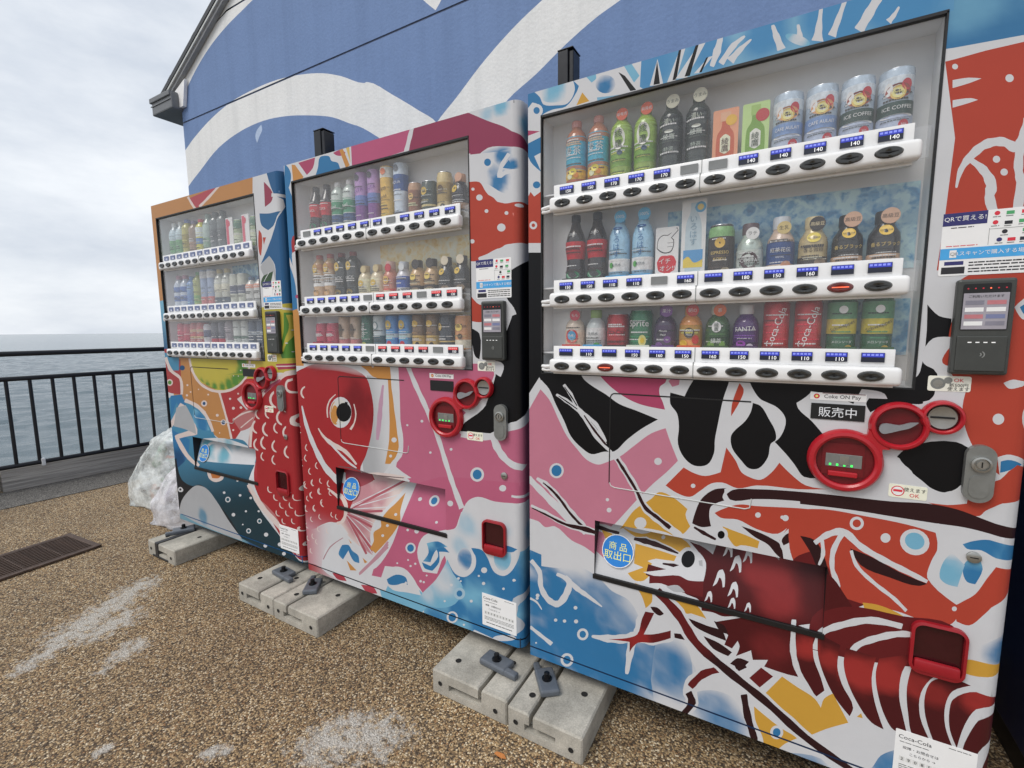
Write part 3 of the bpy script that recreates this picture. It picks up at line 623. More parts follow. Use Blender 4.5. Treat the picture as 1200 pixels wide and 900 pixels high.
_tagc = {}
m_tagmute = mat((96, 106, 138), 0.4)  # greyed blue: the haze of the glass is put into the tag colour
def price_mesh(kind, txt):
    key = (kind, txt)
    if key not in _tagc:
        mb = MB(); mb.box(-0.0215, 0.0215, -0.0068, -0.003, -0.0105, 0.011)
        if kind in 'br':
            mb.add([(-0.0205, -0.0071, 0.001), (0.0205, -0.0071, 0.001), (0.0205, -0.0071, 0.0102), (-0.0205, -0.0071, 0.0102)], [(0, 1, 2, 3)], 1)
            for q in range(5): mb.add([(-0.019+q*0.0078, -0.0074, 0.004), (-0.0135+q*0.0078, -0.0074, 0.004), (-0.0135+q*0.0078, -0.0074, 0.0085), (-0.019+q*0.0078, -0.0074, 0.0085)], [(0, 1, 2, 3)], 2)
        if txt: add_text(mb, txt, 0.007, -0.0045, 0.0125, -0.0076, 3)
        me = mb.mesh('price_tag', [m_tagdark if kind in 'br' else (m_tagmute if kind == 'm' else m_tagblank), m_tagblue if kind != 'r' else m_tagred, mat((120, 130, 230), 0.4, emit=0.2) if kind != 'r' else mat((250, 150, 150), 0.4), m_digit], fix=False)
        _tagc[key] = me
    return _tagc[key]
_b = MB(); _b.lathe([(0.0, -0.0305), (0.55, -0.0335), (0.9, -0.0325), (1.0, -0.0285), (1.06, -0.0275), (1.06, -0.024)], 20, 0, 'Y', cap=False)
_b.v = [(x*0.0245, y, z*0.0118) for x, y, z in _b.v]; _b.box(-0.016, 0.016, -0.0345, -0.032, -0.0009, 0.0009, 1)
BTN = _b.mesh('button', [m_btn, m_btnl], True)
_b.m = [1 if m == 1 else 0 for m in _b.m]; BTNR = _b.mesh('button', [mat((92, 30, 28), 0.18, 0.1, 0.3, 60, coat=0.5), m_redled], True)
def vending_machine(X0, Yf, art, label, base_col, prices, side_mat, red_btn=(), backdrop=None, led='販売中'):
    t = thing('vending_machine', label, 'vending machine', (X0, Yf, 0), 0, None)
    # printed door, base strip and delivery flap from one traced sheet
    al = RAD*math.pi/2; UE = MW-RAD+al+0.07
    xl = [0, WX[0], WX[1], PX[0], PX[1], MW-RAD]+[MW-RAD+al*k/6 for k in range(1, 7)]; zl = [MB0, DOORB-0.005, DOORB, PZ[0], PZ[1], WZ[0], WZ[1], MT]
    V, T, Cn, col = paint_sheet(art.polys, (0, UE, MB0, MT), 0.014, 0.014, xl, zl, base_col)
    u = V[:, 0]; d = np.clip(u-(MW-RAD), 0, al); a = d/RAD; X = np.where(u <= MW-RAD, u, MW-RAD+RAD*np.sin(a)); Y = np.where(u <= MW-RAD, 0, RAD*(1-np.cos(a))+np.maximum(u-(MW-RAD)-al, 0))
    V3 = np.column_stack([X, Y, V[:, 1]])
    inr = lambda xr, zr: (Cn[:, 0] > xr[0]) & (Cn[:, 0] < xr[1]) & (Cn[:, 1] > zr[0]) & (Cn[:, 1] < zr[1])
    win, prt, bas, gap = inr(WX, WZ), inr(PX, PZ), Cn[:, 1] < DOORB-0.005, (Cn[:, 1] >= DOORB-0.005) & (Cn[:, 1] < DOORB)
    def sheet(name, k, VV):
        o = place(name, sheet_mesh(name, VV, T[k], col[k], M_PRINT), t); o.data.polygons.foreach_set('use_smooth', [True]*len(o.data.polygons)); return o
    sheet('door', ~(win | prt | bas | gap), V3); sheet('base_panel', bas, V3)
    VF = V3.copy(); VF[:, 1] = 0.006+0.050*np.clip((V[:, 1]-PZ[0])/(PZ[1]-PZ[0]), 0, 1)**1.3; flap = sheet('delivery_flap', prt, VF)
    # port surround: soffit, cheeks and the dark lip under the flap
    mb = MB(); mb.add([(PX[0], 0, PZ[1]), (PX[1], 0, PZ[1]), (PX[1], 0.06, PZ[1]), (PX[0], 0.06, PZ[1])], [(0, 1, 2, 3)])
    for x in PX: mb.add([(x, 0, PZ[0]), (x, 0.06, PZ[0]), (x, 0.06, PZ[1]), (x, 0, PZ[1])], [(0, 1, 2, 3)])
    mb.add([(PX[0], 0, PZ[0]), (PX[1], 0, PZ[0]), (PX[1], 0.06, PZ[0]), (PX[0], 0.06, PZ[0])], [(0, 1, 2, 3)]); mb.build('port_frame', m_black, t)
    lp = MB(); lp.box(PX[0]-0.004, PX[1]+0.004, -0.0035, 0.004, PZ[0]-0.014, PZ[0]+0.001, bev=0.0012); lp.build('port_lip', m_black, t)
    # cabinet behind the door
    cb = MB(); cb.box(0.006, MW-0.006, 0.10, MD, MB0+0.004, MT-0.006, bev=0.008); cb.build('cabinet', side_mat, t)
    eg = MB(); eg.box(0.0015, 0.012, 0.0012, 0.099, DOORB, MT-0.001); eg.box(0.013, MW-0.02, 0.0012, 0.099, MT-0.009, MT-0.0008); eg.box(0.003, MW-0.012, 0.004, 0.099, MB0+0.001, DOORB+0.004); eg.build('door_edge', side_mat, t)
    # display case
    bx = MB(); x0, x1 = WX; z0, z1 = WZ; yb = 0.088
    bx.add([(x0, 0, z0), (x0, yb, z0), (x0, yb, z1), (x0, 0, z1)], [(0, 1, 2, 3)]); bx.add([(x1, 0, z0), (x1, yb, z0), (x1, yb, z1), (x1, 0, z1)], [(3, 2, 1, 0)])
    bx.add([(x0, 0, z0), (x1, 0, z0), (x1, yb, z0), (x0, yb, z0)], [(0, 1, 2, 3)]); bx.add([(x0, 0, z1), (x1, 0, z1), (x1, yb, z1), (x0, yb, z1)], [(3, 2, 1, 0)]); bx.add([(x0, yb, z0), (x1, yb, z0), (x1, yb, z1), (x0, yb, z1)], [(0, 1, 2, 3)])
    bx.build('display_case', m_inner, t, fix=False)
    gk = MB(); q = 0.0022
    for (a0, a1, b0, b1) in ((x0-0.001, x1+0.001, z1-q*2.4, z1+0.001), (x0-0.001, x1+0.001, z0-0.001, z0+q), (x0-0.001, x0+q, z0+q, z1-q), (x1-q, x1+0.001, z0+q, z1-q)): gk.box(a0, a1, -0.0015, 0.012, b0, b1)
    gk.build('window_gasket', m_black, t)
    gs = MB(); gs.add([(x0+q, 0.008, z0+q), (x1-q, 0.008, z0+q), (x1-q, 0.008, z1-q), (x0+q, 0.008, z1-q)], [(0, 1, 2, 3)]); gs.build('window_glass', M_GLASS, t)
    if backdrop:
        for (a0, a1, b0, b1, mm) in backdrop:
            bd = MB(); bd.box(a0, a1, yb-0.0025, yb-0.001, b0, b1); bd.build('display_backdrop', mm, t)
    rx0, rx1 = 0.088, 0.925
    for r_i, rz in enumerate(RAILZ):
        sh = MB(); sh.box(x0+0.002, rx1, 0.012, yb-0.003, rz+0.036, rz+0.0405); sh.build('shelf', m_inner, t)
        rl = MB(); rl.box(rx0-0.006, rx1+0.012, -0.028, 0.002, rz-0.021, rz+0.021, bev=0.0095, seg=3); rl.box(rx0, rx1, -0.0032, 0.003, rz+0.0205, rz+0.060, bev=0.0012)
        rl.box(rx0, rx1, -0.004, 0.0072, rz-0.026, rz-0.0212)
        rl.tube([(x0+0.006, -0.002, rz-0.004), (rx0-0.02, -0.012, rz-0.004), (rx0, -0.014, rz-0.002)], 0.006, 8); rl.tube([(x0+0.006, -0.002, rz-0.014), (rx0-0.02, -0.008, rz-0.015), (rx0, -0.012, rz-0.014)], 0.005, 8)
        ro = rl.build('button_rail', m_rail, t, smooth=True)
        sm = MB(); xm = (SLOT[5]+SLOT[6])/2; sm.box(xm-0.0009, xm+0.0009, -0.0288, -0.004, rz-0.0215, rz+0.0215); sm.box(xm-0.0007, xm+0.0007, -0.0042, -0.003, rz+0.022, rz+0.0595); sm.build('seam', m_zinc, ro)
        for i in range(12):
            place('button', BTNR if (r_i, i) in red_btn else BTN, ro, (SLOT[i], 0, rz))
            k, tx = prices(r_i, i); place('price_tag', price_mesh(k, tx), ro, (SLOT[i]+0.004, 0, rz+0.041))
        tb = MB(); tb.box(rx1-0.002, rx1+0.030, 0.012, 0.014, rz-0.012, rz+0.055, bev=0.0006); tb.build('clear_tab', M_GLASS, t)
    # shallow cover panel: black strips paint its shaded edges, a pale bead its highlight
    a0, a1, b0, b1 = 0.273, 0.655, 0.782, 1.066
    sm = MB()
    sm.prism([(a0+0.012, b1), (a1-0.012, b1), (a1-0.012, b1+0.0036), (a0+0.012, b1+0.0036)], -0.0008, 0.0002); sm.prism([(a0-0.0030, b0+0.012), (a0, b0+0.012), (a0, b1-0.012), (a0-0.0030, b1-0.012)], -0.0008, 0.0002)
    arc = [(a0-0.0030+0.015*(1-math.cos(R_(t_))), b1-0.012+0.0156*math.sin(R_(t_))) for t_ in range(0, 91, 18)]; arc2 = [(a0+0.012*(1-math.cos(R_(t_))), b1-0.012+0.012*math.sin(R_(t_))) for t_ in range(0, 91, 18)][::-1]; sm.prism(arc+arc2, -0.0008, 0.0002)
    sm.build('cover_shade_line', m_black, t)
    s2 = MB(); s2.tube([(a0, -0.0006, b0+0.014), (a0+0.004, -0.0006, b0+0.004), (a0+0.016, -0.0006, b0), (a1-0.014, -0.0006, b0), (a1-0.003, -0.0006, b0+0.005), (a1, -0.0006, b0+0.03)], 0.0016, 6); s2.build('cover_highlight', m_lgrey, t, smooth=True)
    # ---- payment side
    cu = MB(); cs = ((0.846, 0.942, 0.074), (0.941, 1.034, 0.054), (1.013, 1.060, 0.037))
    for k, (cx, cz, r) in enumerate(cs):
        cu.lathe([(r*1.02, -0.001-0.0004*k), (r, -0.013), (r*0.94, -0.019), (r*0.84, -0.020), (r*0.775, -0.016), (r*0.765, -0.010)], 40, 0, 'Y', (cx, -0.0003*k, cz), cap=False); cu.lathe([(r*0.765, -0.010), (r*0.755, -0.004), (0.0, -0.0035)], 40, 1, 'Y', (cx, -0.0003*k, cz), cap=False)
    for (ax, az, ar), (bx_, bz, br) in ((cs[0], cs[1]), (cs[1], cs[2])):
        dx, dz = bx_-ax, bz-az; L = math.hypot(dx, dz); nx, nz = -dz/L, dx/L; w = br*0.62
        p0 = (ax+dx/L*ar*0.86, az+dz/L*ar*0.86); p1 = (bx_-dx/L*br*0.86, bz-dz/L*br*0.86)
        cu.prism([(p0[0]+nx*w, p0[1]+nz*w), (p0[0]-nx*w, p0[1]-nz*w), ((p0[0]+p1[0])/2-nx*w*0.62, (p0[1]+p1[1])/2-nz*w*0.62), (p1[0]-nx*w*0.9, p1[1]-nz*w*0.9), (p1[0]+nx*w*0.9, p1[1]+nz*w*0.9), ((p0[0]+p1[0])/2+nx*w*0.62, (p0[1]+p1[1])/2+nz*w*0.62)], -0.0165, 0.0)
    co = cu.build('coin_unit', [m_redpl, m_reddk], t, smooth=True)
    nt_ = MB(); cx, cz, r = cs[0]; nt_.box(cx-r*0.60, cx+r*0.52, -0.0062, -0.0048, cz-r*0.50, cz+r*0.55, 1); nt_.box(cx-r*0.50, cx+r*0.46, -0.0075, -0.0055, cz-r*0.22, cz+r*0.20, 0, bev=0.0006); nt_.box(cx-r*0.12, cx+r*0.12, -0.0085, -0.0070, cz-r*0.14, cz+r*0.14, 2)
    nt_.box(cx-r*0.42, cx+r*0.36, -0.014, -0.006, cz-r*0.52, cz-r*0.36, 3, bev=0.002)
    for k in range(4): nt_.box(cx-r*(0.40-0.19*k), cx-r*(0.34-0.19*k), -0.0082, -0.0074, cz-r*0.19, cz-r*0.12, 4)
    nt_.build('note_slot', [m_zinc, m_reddk, m_steel, m_redpl, m_grnled], co)
    lv = MB(); cx, cz, r = cs[1]; p = [(cx-r*0.66, cz-r*0.20), (cx-r*0.60, cz+r*0.04), (cx-r*0.42, cz+r*0.10), (cx, cz+r*0.06), (cx+r*0.36, cz+r*0.20), (cx+r*0.60, cz+r*0.22), (cx+r*0.34, cz-r*0.02), (cx, cz-r*0.16), (cx-r*0.34, cz-r*0.30), (cx-r*0.52, cz-r*0.34)]
    lv.prism([tuple(q_) for q_ in smooth_poly(p, 3)], -0.016, -0.009); lv.box(cx-r*0.5, cx-r*0.3, -0.010, -0.004, cz-r*0.2, cz); lv.build('return_lever', mat((128, 130, 134), 0.4, 0.2), co)
    sl = MB(); cx, cz, r = cs[2]; sl.lathe([(r*0.70, -0.0065), (r*0.66, -0.010), (r*0.2, -0.008), (0, -0.008)], 24, 0, 'Y', (cx, 0, cz), cap=False); sl.box(cx-r*0.55, cx+r*0.55, -0.0105, -0.0085, cz-r*0.05, cz+r*0.06, 1); sl.build('coin_slot', [m_steel, m_black], co, smooth=True)
    lk = MB(); lx, lz = 1.080, 0.945; lk.prism(rrect(lx-0.024, lx+0.024, lz-0.062, lz+0.062, 0.0235, 8), -0.014, 0.0); lk.prism(rrect(lx-0.016, lx+0.016, lz-0.052, lz-0.002, 0.015, 8), -0.0155, -0.0135)
    lo = lk.build('lock_handle', m_zinc, t); kc = MB(); kc.lathe([(0.0165, -0.013), (0.0165, -0.020), (0.013, -0.021), (0.012, -0.0165), (0, -0.0165)], 20, 0, 'Y', (lx, 0, lz+0.022), cap=False); kc.lathe([(0.0085, -0.016), (0.0085, -0.021), (0, -0.021)], 14, 1, 'Y', (lx, 0, lz+0.022), cap=False); kc.box(lx-0.001, lx+0.001, -0.0218, -0.0205, lz+0.016, lz+0.028, 2); kc.build('lock_cylinder', [m_steel, m_steel, m_black], lo, smooth=True)
    ky = MB(); ky.lathe([(0.0125, 0), (0.0125, -0.005), (0.010, -0.0065), (0, -0.0065)], 18, 0, 'Y', (1.088, 0, 0.758), cap=False); ky.box(1.081, 1.095, -0.0072, -0.006, 0.757, 0.759, 1); ky.build('small_lock', [m_steel, m_black], t, smooth=True)
    # card reader
    c0, c1, d0, d1 = 1.014, 1.103, 1.156, 1.352; rd = MB(); rd.box(c0, c1, -0.020, 0.001, d0, d1, bev=0.005)
    rdo = rd.build('card_reader', m_reader, t)
    sc = Sticker(c0+0.009, c1-0.009, d0+0.092, d1-0.010, m_black, 0.003, -0.0212); sc.rect(0.02, 0.98, 0.02, 0.80, m_scr)
    for k in range(4):
        for e_ in range(2): sc.rect(0.07+0.46*e_, 0.47+0.46*e_, 0.10+0.15*k, 0.19+0.15*k, [m_paper, m_row1, m_row2, m_row3, m_paper][(k*2+e_) % 5], 2)
    for k in range(6): sc.disc(0.10+0.16*k, 0.90, 0.0014, m_inkr if k != 3 else m_redled, 2)
    sc.text('ご利用いただけます', 0.5, 0.73, 0.006, m_ink, 3); sc.build('reader_screen', rdo)
    pd = MB(); pd.box(c0+0.006, c1-0.006, -0.0225, -0.019, d0+0.007, d0+0.080, bev=0.002)
    for k in range(4): pd.add([(c0+0.026+k*0.012+q_[0], -0.0229, d0+0.067+q_[1]) for q_ in ((-0.003, -0.001), (0.003, -0.001), (0.003, 0.001), (-0.003, 0.001))], [(0, 1, 2, 3)], 1)
    for rr in (0.006, 0.011):
        pts = [((c0+c1)/2-0.004+rr*math.cos(R_(a_)), d0+0.042+rr*0.8*math.sin(R_(a_))) for a_ in range(-50, 51, 20)]; pts2 = [((c0+c1)/2-0.004+(rr-0.002)*math.cos(R_(a_)), d0+0.042+(rr-0.002)*0.8*math.sin(R_(a_))) for a_ in range(50, -51, -20)]
        pd.add([(x_, -0.0229, z_) for x_, z_ in pts+pts2], [tuple(range(12))], 2)
    pd.build('touch_pad', [m_reader, m_led, mat((120, 122, 120), 0.5)], rdo, fix=False)
    # stickers
    s = Sticker(0.985, 1.122, 1.362, 1.490); s.rect(0.0, 0.50, 0.80, 1.0, m_navy).text('QRで買える!', 0.25, 0.905, 0.0115, m_paper)
    s.rect(0, 1, 0.26, 0.44, m_sky).text('QRスキャンで購入する場合', 0.56, 0.35, 0.0098, m_paper).rect(0.11, 0.19, 0.29, 0.41, m_paper, 2).lines(0.34, 0.97, (0.20, 0.155, 0.10, 0.055), 0.020, m_ink).rect(0.03, 0.30, 0.03, 0.14, m_ink).rect(0.06, 0.28, 0.17, 0.23, m_navy)
    for k, (mm, a_, b_) in enumerate(((m_inkr, 0.60, 0.93), (m_inkg, 0.74, 0.93), (m_inkr, 0.90, 0.93), (m_inkr, 0.59, 0.79), (m_ink, 0.73, 0.78), (m_inkg, 0.88, 0.79), (m_navy, 0.65, 0.52), (m_inkr, 0.78, 0.52), (m_tagdark, 0.91, 0.52), (m_ink, 0.70, 0.64), (m_inkg, 0.93, 0.65))): (s.rect(a_-0.042, a_+0.042, b_-0.022, b_+0.03, mm) if k % 3 else s.disc(a_, b_+0.01, 0.0042, mm)).lines(a_-0.045, a_+0.045, (b_-0.045,), 0.014, m_zinc)
    s.lines(0.10, 0.36, (0.765,), 0.014, m_ink).lines(0.06, 0.42, (0.475,), 0.012, m_inkr).rect(0.53, 0.535, 0.46, 0.72, m_zinc).rect(0.53, 1.0, 0.70, 0.706, m_zinc); s.build('payment_sticker', t)
    s = Sticker(0.770, 0.880, 1.083, 1.101, r=0.002); s.disc(0.12, 0.5, 0.006, m_inkr).disc(0.12, 0.5, 0.003, m_styel, 2).text('Coke ON Pay', 0.58, 0.46, 0.0125, m_ink, maxw=0.075).rect(0.22, 0.98, 0.90, 0.99, m_reddk); s.build('pay_sticker', t)
    s = Sticker(0.773, 0.879, 1.037, 1.075, m_black, 0.001, -0.002)
    if led: s.text(led, 0.50, 0.48, 0.026, mat((190, 192, 196), 0.4, emit=0.15))
    s.build('status_display', t)
    s = Sticker(0.985, 1.055, 1.117, 1.150, mat((216, 214, 202), 0.5)); s.disc(0.24, 0.5, 0.0125, m_zinc).disc(0.24, 0.5, 0.008, m_steel, 2).disc(0.47, 0.72, 0.007, m_zinc, 2).text('OK', 0.72, 0.74, 0.011, m_inkr).text('新500円', 0.72, 0.42, 0.009, m_ink).text('使えます', 0.72, 0.17, 0.009, m_ink); s.build('coin_sticker', t)
    s = Sticker(0.934, 1.002, 0.868, 0.899, mat((228, 218, 196), 0.5)); s.disc(0.24, 0.5, 0.012, m_inkr).disc(0.24, 0.5, 0.010, m_paper, 2).rect(0.12, 0.36, 0.45, 0.62, m_inkr, 3).text('使えます', 0.68, 0.68, 0.010, m_ink).text('OK', 0.68, 0.28, 0.012, m_inkr); s.build('note_sticker', t)
    s = Sticker(0.987, 1.131, 0.179, 0.303, r=0.002); s.text('Coca-Cola', 0.25, 0.87, 0.021, m_ink, maxw=0.06).lines(0.06, 0.44, (0.765,), 0.012, m_ink).text('故障・お問合せは', 0.33, 0.66, 0.0082, m_ink).text('こちらから →', 0.36, 0.55, 0.0078, m_ink)
    for k in range(10): s.rect(0.07+0.087*k, 0.14+0.087*k, 0.37, 0.46, mat((200, 200, 198), 0.5)).text(str((2, 9, 0, 8, 5, 1, 3, 7, 4, 6)[k]), 0.105+0.087*k, 0.415, 0.0105, m_ink, 3)
    s.lines(0.07, 0.93, (0.29, 0.25, 0.21), 0.015, m_zinc).lines(0.12, 0.88, (0.11,), 0.022, m_ink).lines(0.66, 0.93, (0.94,), 0.012, m_ink); s.build('service_label', t)
    yf = 0.0045+0.05*0.3; s = Sticker(0.246, 0.346, 0.524, 0.624, m_paper, 0.0499, -0.001); s.disc(0.5, 0.5, 0.0475, m_stblue).text('商 品', 0.5, 0.64, 0.026, m_styel).text('取出口', 0.5, 0.36, 0.029, m_styel)
    so = s.build('port_sticker', t); ang = math.atan2(0.05, PZ[1]-PZ[0]); so.location = (0, 0.0205, 0.574*(1-math.cos(ang))+0.0); so.rotation_euler = (-ang, 0, 0); so.location = (0, 0.0202-0.574*math.sin(ang), 0.574*(1-math.cos(ang)))
    # coin return cup
    x0c, x1c, z0c, z1c = 0.996, 1.094, 0.462, 0.588; cr = MB(); o_, i_ = rrect(x0c, x1c, z0c, z1c, 0.022, 6), rrect(x0c+0.006, x1c-0.006, z0c+0.007, z1c-0.006, 0.017, 6); n_ = len(o_)
    vs = [(x, -0.010, z) for x, z in o_]+[(x, -0.012, z) for x, z in i_]+[(x, 0.001, z) for x, z in o_]+[(x, 0.0005, z) for x, z in i_]
    fs = []
    for k in range(n_): j = (k+1) % n_; fs += [(k, j, n_+j, n_+k), (2*n_+k, 2*n_+j, j, k), (n_+k, n_+j, 3*n_+j, 3*n_+k)]
    cr.add(vs, fs, 0); cr.add([(x, -0.0006, z) for x, z in i_], [tuple(range(n_))], 1); cr.box(x0c+0.008, x1c-0.008, -0.014, -0.001, z0c+0.006, z0c+0.036, 0, bev=0.006)
    cr.build('coin_return', [mat((138, 22, 32), 0.35, 0, 0.1, 20), mat((52, 14, 18), 0.12)], t, smooth=True, fix=False)
    return t

# ================================================================== PRINTS ON THE THREE MACHINES
X3, X2, X1 = 0.109, -1.080, -2.303
Y3, Y2, Y1 = 0.0, 0.007, 0.027
# ---------------------------------------------------------------- lobster print
A = A3 = Art(X3, Y3, MW, RAD)
# water, lower left
wat = A.wash('L8', WHT, BLU, [(90, 290, 70), (170, 420, 80), (70, 520, 120), (240, 560, 200), (90, 720, 130), (330, 760, 230), (430, 560, 170, .75), (520, 620, 120, .7), (480, 860, 220), (730, 850, 150, .85), (70, 880, 200)])
A.p('L8', [(40, 240), (110, 270), (110, 330), (200, 340), (300, 330), (420, 400), (480, 460), (570, 510), (620, 590), (640, 660), (720, 740), (860, 780), (930, 900), (900, 1100), (500, 1100), (30, 1100)], wat)
A.p('M4', [(-20, 100), (60, 150), (90, 250), (60, 330), (150, 310), (230, 340), (260, 400), (300, 520), (100, 440), (-40, 340)], A.wash('M4', WHT, BLU, [(15, 230, 85, .8), (150, 370, 60, .6), (190, 430, 60, .7)]))
A.p('M4', [(690, 571), (720, 530), (770, 510), (775, 640), (600, 640)], A.wash('M4', WHT, BLU, [(750, 560, 60, .8)]))
A.p('M4', [(410, 520), (520, 540), (600, 640), (420, 640)], A.wash('M4', WHT, BLU, [(470, 560, 60, .6)]))
A.p('M4', [(1040, 170), (1140, 110), (1180, 260), (1060, 215)], A.wash('M4', WHT, BLU, [(1105, 190, 55, .9)]))
A.st('L8', [(55, 300), (100, 360), (108, 440), (150, 510), (195, 530), (240, 480), (255, 410), (190, 372)], [20, 24, 26, 30, 34, 36, 30, 14], WHT)
A.st('L8', [(235, 385), (300, 450), (350, 485), (430, 545)], [20, 26, 22, 5], WHT).st('L8', [(50, 500), (85, 520), (112, 560)], [12, 10, 4], WHT).st('L8', [(50, 650), (100, 690), (165, 742)], [16, 18, 22], WHT)
A.ring('L8', 328, 690, 30, 17, WHT).ring('L8', 245, 825, 34, 20, WHT).dots('L8', [(290, 550, 10), (185, 615, 9), (232, 620, 9), (293, 622, 11), (90, 485, 10), (82, 735, 5), (88, 500, 8)], WHT)
# pink sail shape, upper left of the lower half
A.p('L7', [(30, 300), (45, 270), (105, 163), (150, 215), (200, 320), (245, 410), (300, 480), (350, 535), (410, 560), (460, 545), (520, 520), (600, 460), (690, 395), (765, 368), (790, 440), (830, 540), (770, 600), (700, 660), (610, 750), (500, 870), (455, 915), (420, 1000), (430, 1065), (340, 995), (270, 960), (180, 885), (130, 890), (95, 860), (30, 840)], PNK)
A.p('px', [(605, 296), (637, 296), (637, 441), (634, 446), (632, 442), (620, 461), (605, 463)], BLK, False)
A.p('L7', [(105, 60), (310, 60), (330, 105), (370, 140), (450, 190), (520, 240), (610, 275), (725, 322), (640, 370), (560, 430), (495, 490), (440, 492), (375, 505), (320, 470), (265, 410), (230, 330), (185, 240), (150, 160), (100, 95)], BLK)
A.p('L7', [(400, 70), (775, 70), (765, 125), (735, 150), (733, 190), (750, 230), (762, 270), (640, 245), (560, 210), (470, 145)], HPK)
A.p('L7', [(780, 120), (800, 105), (840, 108), (835, 140), (800, 150)], PNK)
A.st('L7', [(228, 138), (265, 190), (300, 258), (345, 300), (400, 350), (450, 440)], [14, 20, 16, 18, 20, 12], WHT).st('L7', [(188, 190), (240, 222), (310, 278), (345, 330), (400, 420), (480, 495)], [10, 22, 22, 16, 14, 14], WHT)
A.p('L7', [(345, 305), (380, 345), (420, 395), (455, 450), (440, 450), (390, 400), (350, 350)], WHT).st('L7', [(232, 150), (270, 205), (298, 250)], [3, 7, 4], BLK).st('L7', [(200, 198), (250, 232), (300, 268)], [3, 7, 4], BLK).st('L7', [(335, 300), (390, 380), (450, 455)], [5, 12, 10], MRN)
A.ring('L7', 190, 592, 38, 27, WHT).dots('L7', [(458, 745, 9), (467, 800, 13), (725, 543, 20)], WHT)
A.st('L7', [(40, 630), (110, 700), (200, 790), (310, 890)], [30, 34, 40, 46], WHT).st('L7', [(85, 632), (130, 662), (200, 735), (260, 810), (325, 885), (350, 920)], [10, 30, 34, 36, 40, 40], WHT).st('L7', [(118, 655), (160, 690), (210, 745), (260, 815), (330, 890)], [4, 12, 14, 12, 16], MRN)
A.st('L7', [(55, 775), (130, 815), (230, 870), (330, 900), (440, 930), (520, 955)], [10, 24, 26, 40, 36, 24], WHT).st('L7', [(60, 788), (130, 822), (240, 876), (340, 900), (430, 930), (500, 948)], [4, 10, 14, 26, 16, 12], MRN)
# top black shapes behind the payment side
A.p('M1', [(25, 180), (100, 200), (180, 80), (340, 90), (335, 120), (305, 210), (275, 350), (260, 430), (255, 500), (220, 560), (150, 565), (95, 520), (65, 450), (70, 360), (60, 290), (25, 240)], BLK)
A.p('M1', [(460, 235), (500, 250), (545, 320), (580, 390), (580, 430), (555, 450), (540, 520), (490, 580), (440, 580), (400, 540), (350, 470), (345, 410), (360, 385), (420, 330), (450, 280)], BLK)
A.p('M1', [(430, 80), (800, 120), (770, 165), (760, 185), (690, 235), (700, 265), (770, 330), (830, 400), (800, 470), (800, 540), (860, 625), (730, 625), (680, 560), (640, 510), (575, 440), (600, 420), (632, 350), (630, 310), (590, 260), (530, 230), (500, 215), (450, 140)], BLK)
A.p('K4', [(520, -140), (600, -60), (690, -40), (690, 100), (560, 100), (480, 230), (500, 280), (570, 320), (590, 350), (580, 470), (550, 520), (480, 560), (400, 560), (250, 560), (120, 620), (90, 560), (110, 520), (240, 525), (220, 490), (100, 460), (-700, 430), (-700, 380), (430, 380), (470, 330)], BLK)
A.p('K4', [(-700, 400), (-60, 440), (60, 455), (0, 560), (-150, 500), (-500, 440)], BLK)
# red-orange right column and bands
A.p('px', [(1100, -60), (1260, -80), (1260, 31), (1118, 56), (1090, 60)], A.wash('px', alb_((58, 132, 186)), alb_((112, 178, 214)), [(1140, 10, 30, .7), (1190, 0, 20, .3)]), False)
A.p('R5', [(165, 250), (205, 240), (330, 205), (490, 168), (800, 120), (800, 1100), (130, 1100), (165, 870), (205, 560)], RED, False)
A.p('R6', [(100, 150), (420, 100), (480, 240), (470, 420), (450, 560), (420, 760), (300, 800), (215, 730), (180, 660), (170, 590), (185, 530), (140, 500), (130, 380), (150, 300), (150, 215), (120, 210)], RED)
A.st('R5', [(210, 762), (228, 690), (270, 632), (330, 585), (400, 575), (455, 598), (485, 540), (500, 480)], [6, 22, 34, 36, 36, 42, 36, 30], WHT).st('R5', [(262, 645), (320, 690), (352, 750), (345, 800), (372, 890)], [16, 36, 46, 40, 46], WHT).st('R5', [(470, 590), (462, 680), (470, 740), (452, 890)], [40, 36, 36, 42], WHT)
A.dots('R5', [(373, 646, 15), (404, 698, 15), (426, 317, 17), (205, 270, 12)], WHT).p('R5', [(195, 325), (260, 315), (312, 318), (260, 338), (195, 357)], WHT).p('R5', [(195, 407), (270, 398), (298, 405), (260, 418), (195, 437)], WHT)
A.p('R6', [(80, 190), (190, 205), (160, 225), (150, 300), (90, 262)], WHT).p('K4', [(480, 230), (560, 100), (690, 90), (680, 350), (590, 345), (560, 310), (500, 280)], WHT).p('K4', [(625, 245), (690, 150), (690, 300), (630, 275)], RED)
A.p('K4', [(575, 460), (740, 460), (700, 530), (640, 535), (500, 572), (488, 545), (560, 520)], WHT)
A.p('R6', [(322, 300), (360, 270), (420, 280), (420, 350), (345, 335)], WHT).p('R6', [(338, 300), (365, 285), (420, 292), (420, 325), (352, 322)], BLU)
A.p('R6', [(290, 522), (318, 512), (345, 518), (338, 532), (305, 538)], WHT).dots('R6', [(275, 628, 17)], WHT).p('R6', [(420, 540), (345, 580), (332, 640), (345, 690), (420, 700)], WHT)
A.p('M3', [(455, -20), (500, -60), (740, -90), (830, -40), (790, 60), (770, 110), (690, 152), (620, 132), (580, 100), (530, 60)], BLK)
A.st('M3', [(860, -70), (850, -20), (800, 60), (780, 130), (690, 172), (600, 160), (500, 70), (440, 0)], [50, 44, 40, 44, 40, 50, 60, 50], WHT)
A.p('R6', [(272, 740), (310, 732), (338, 756), (330, 782), (280, 802)], WHT).p('R6', [(282, 752), (310, 748), (326, 762), (300, 780), (280, 785)], BLU)
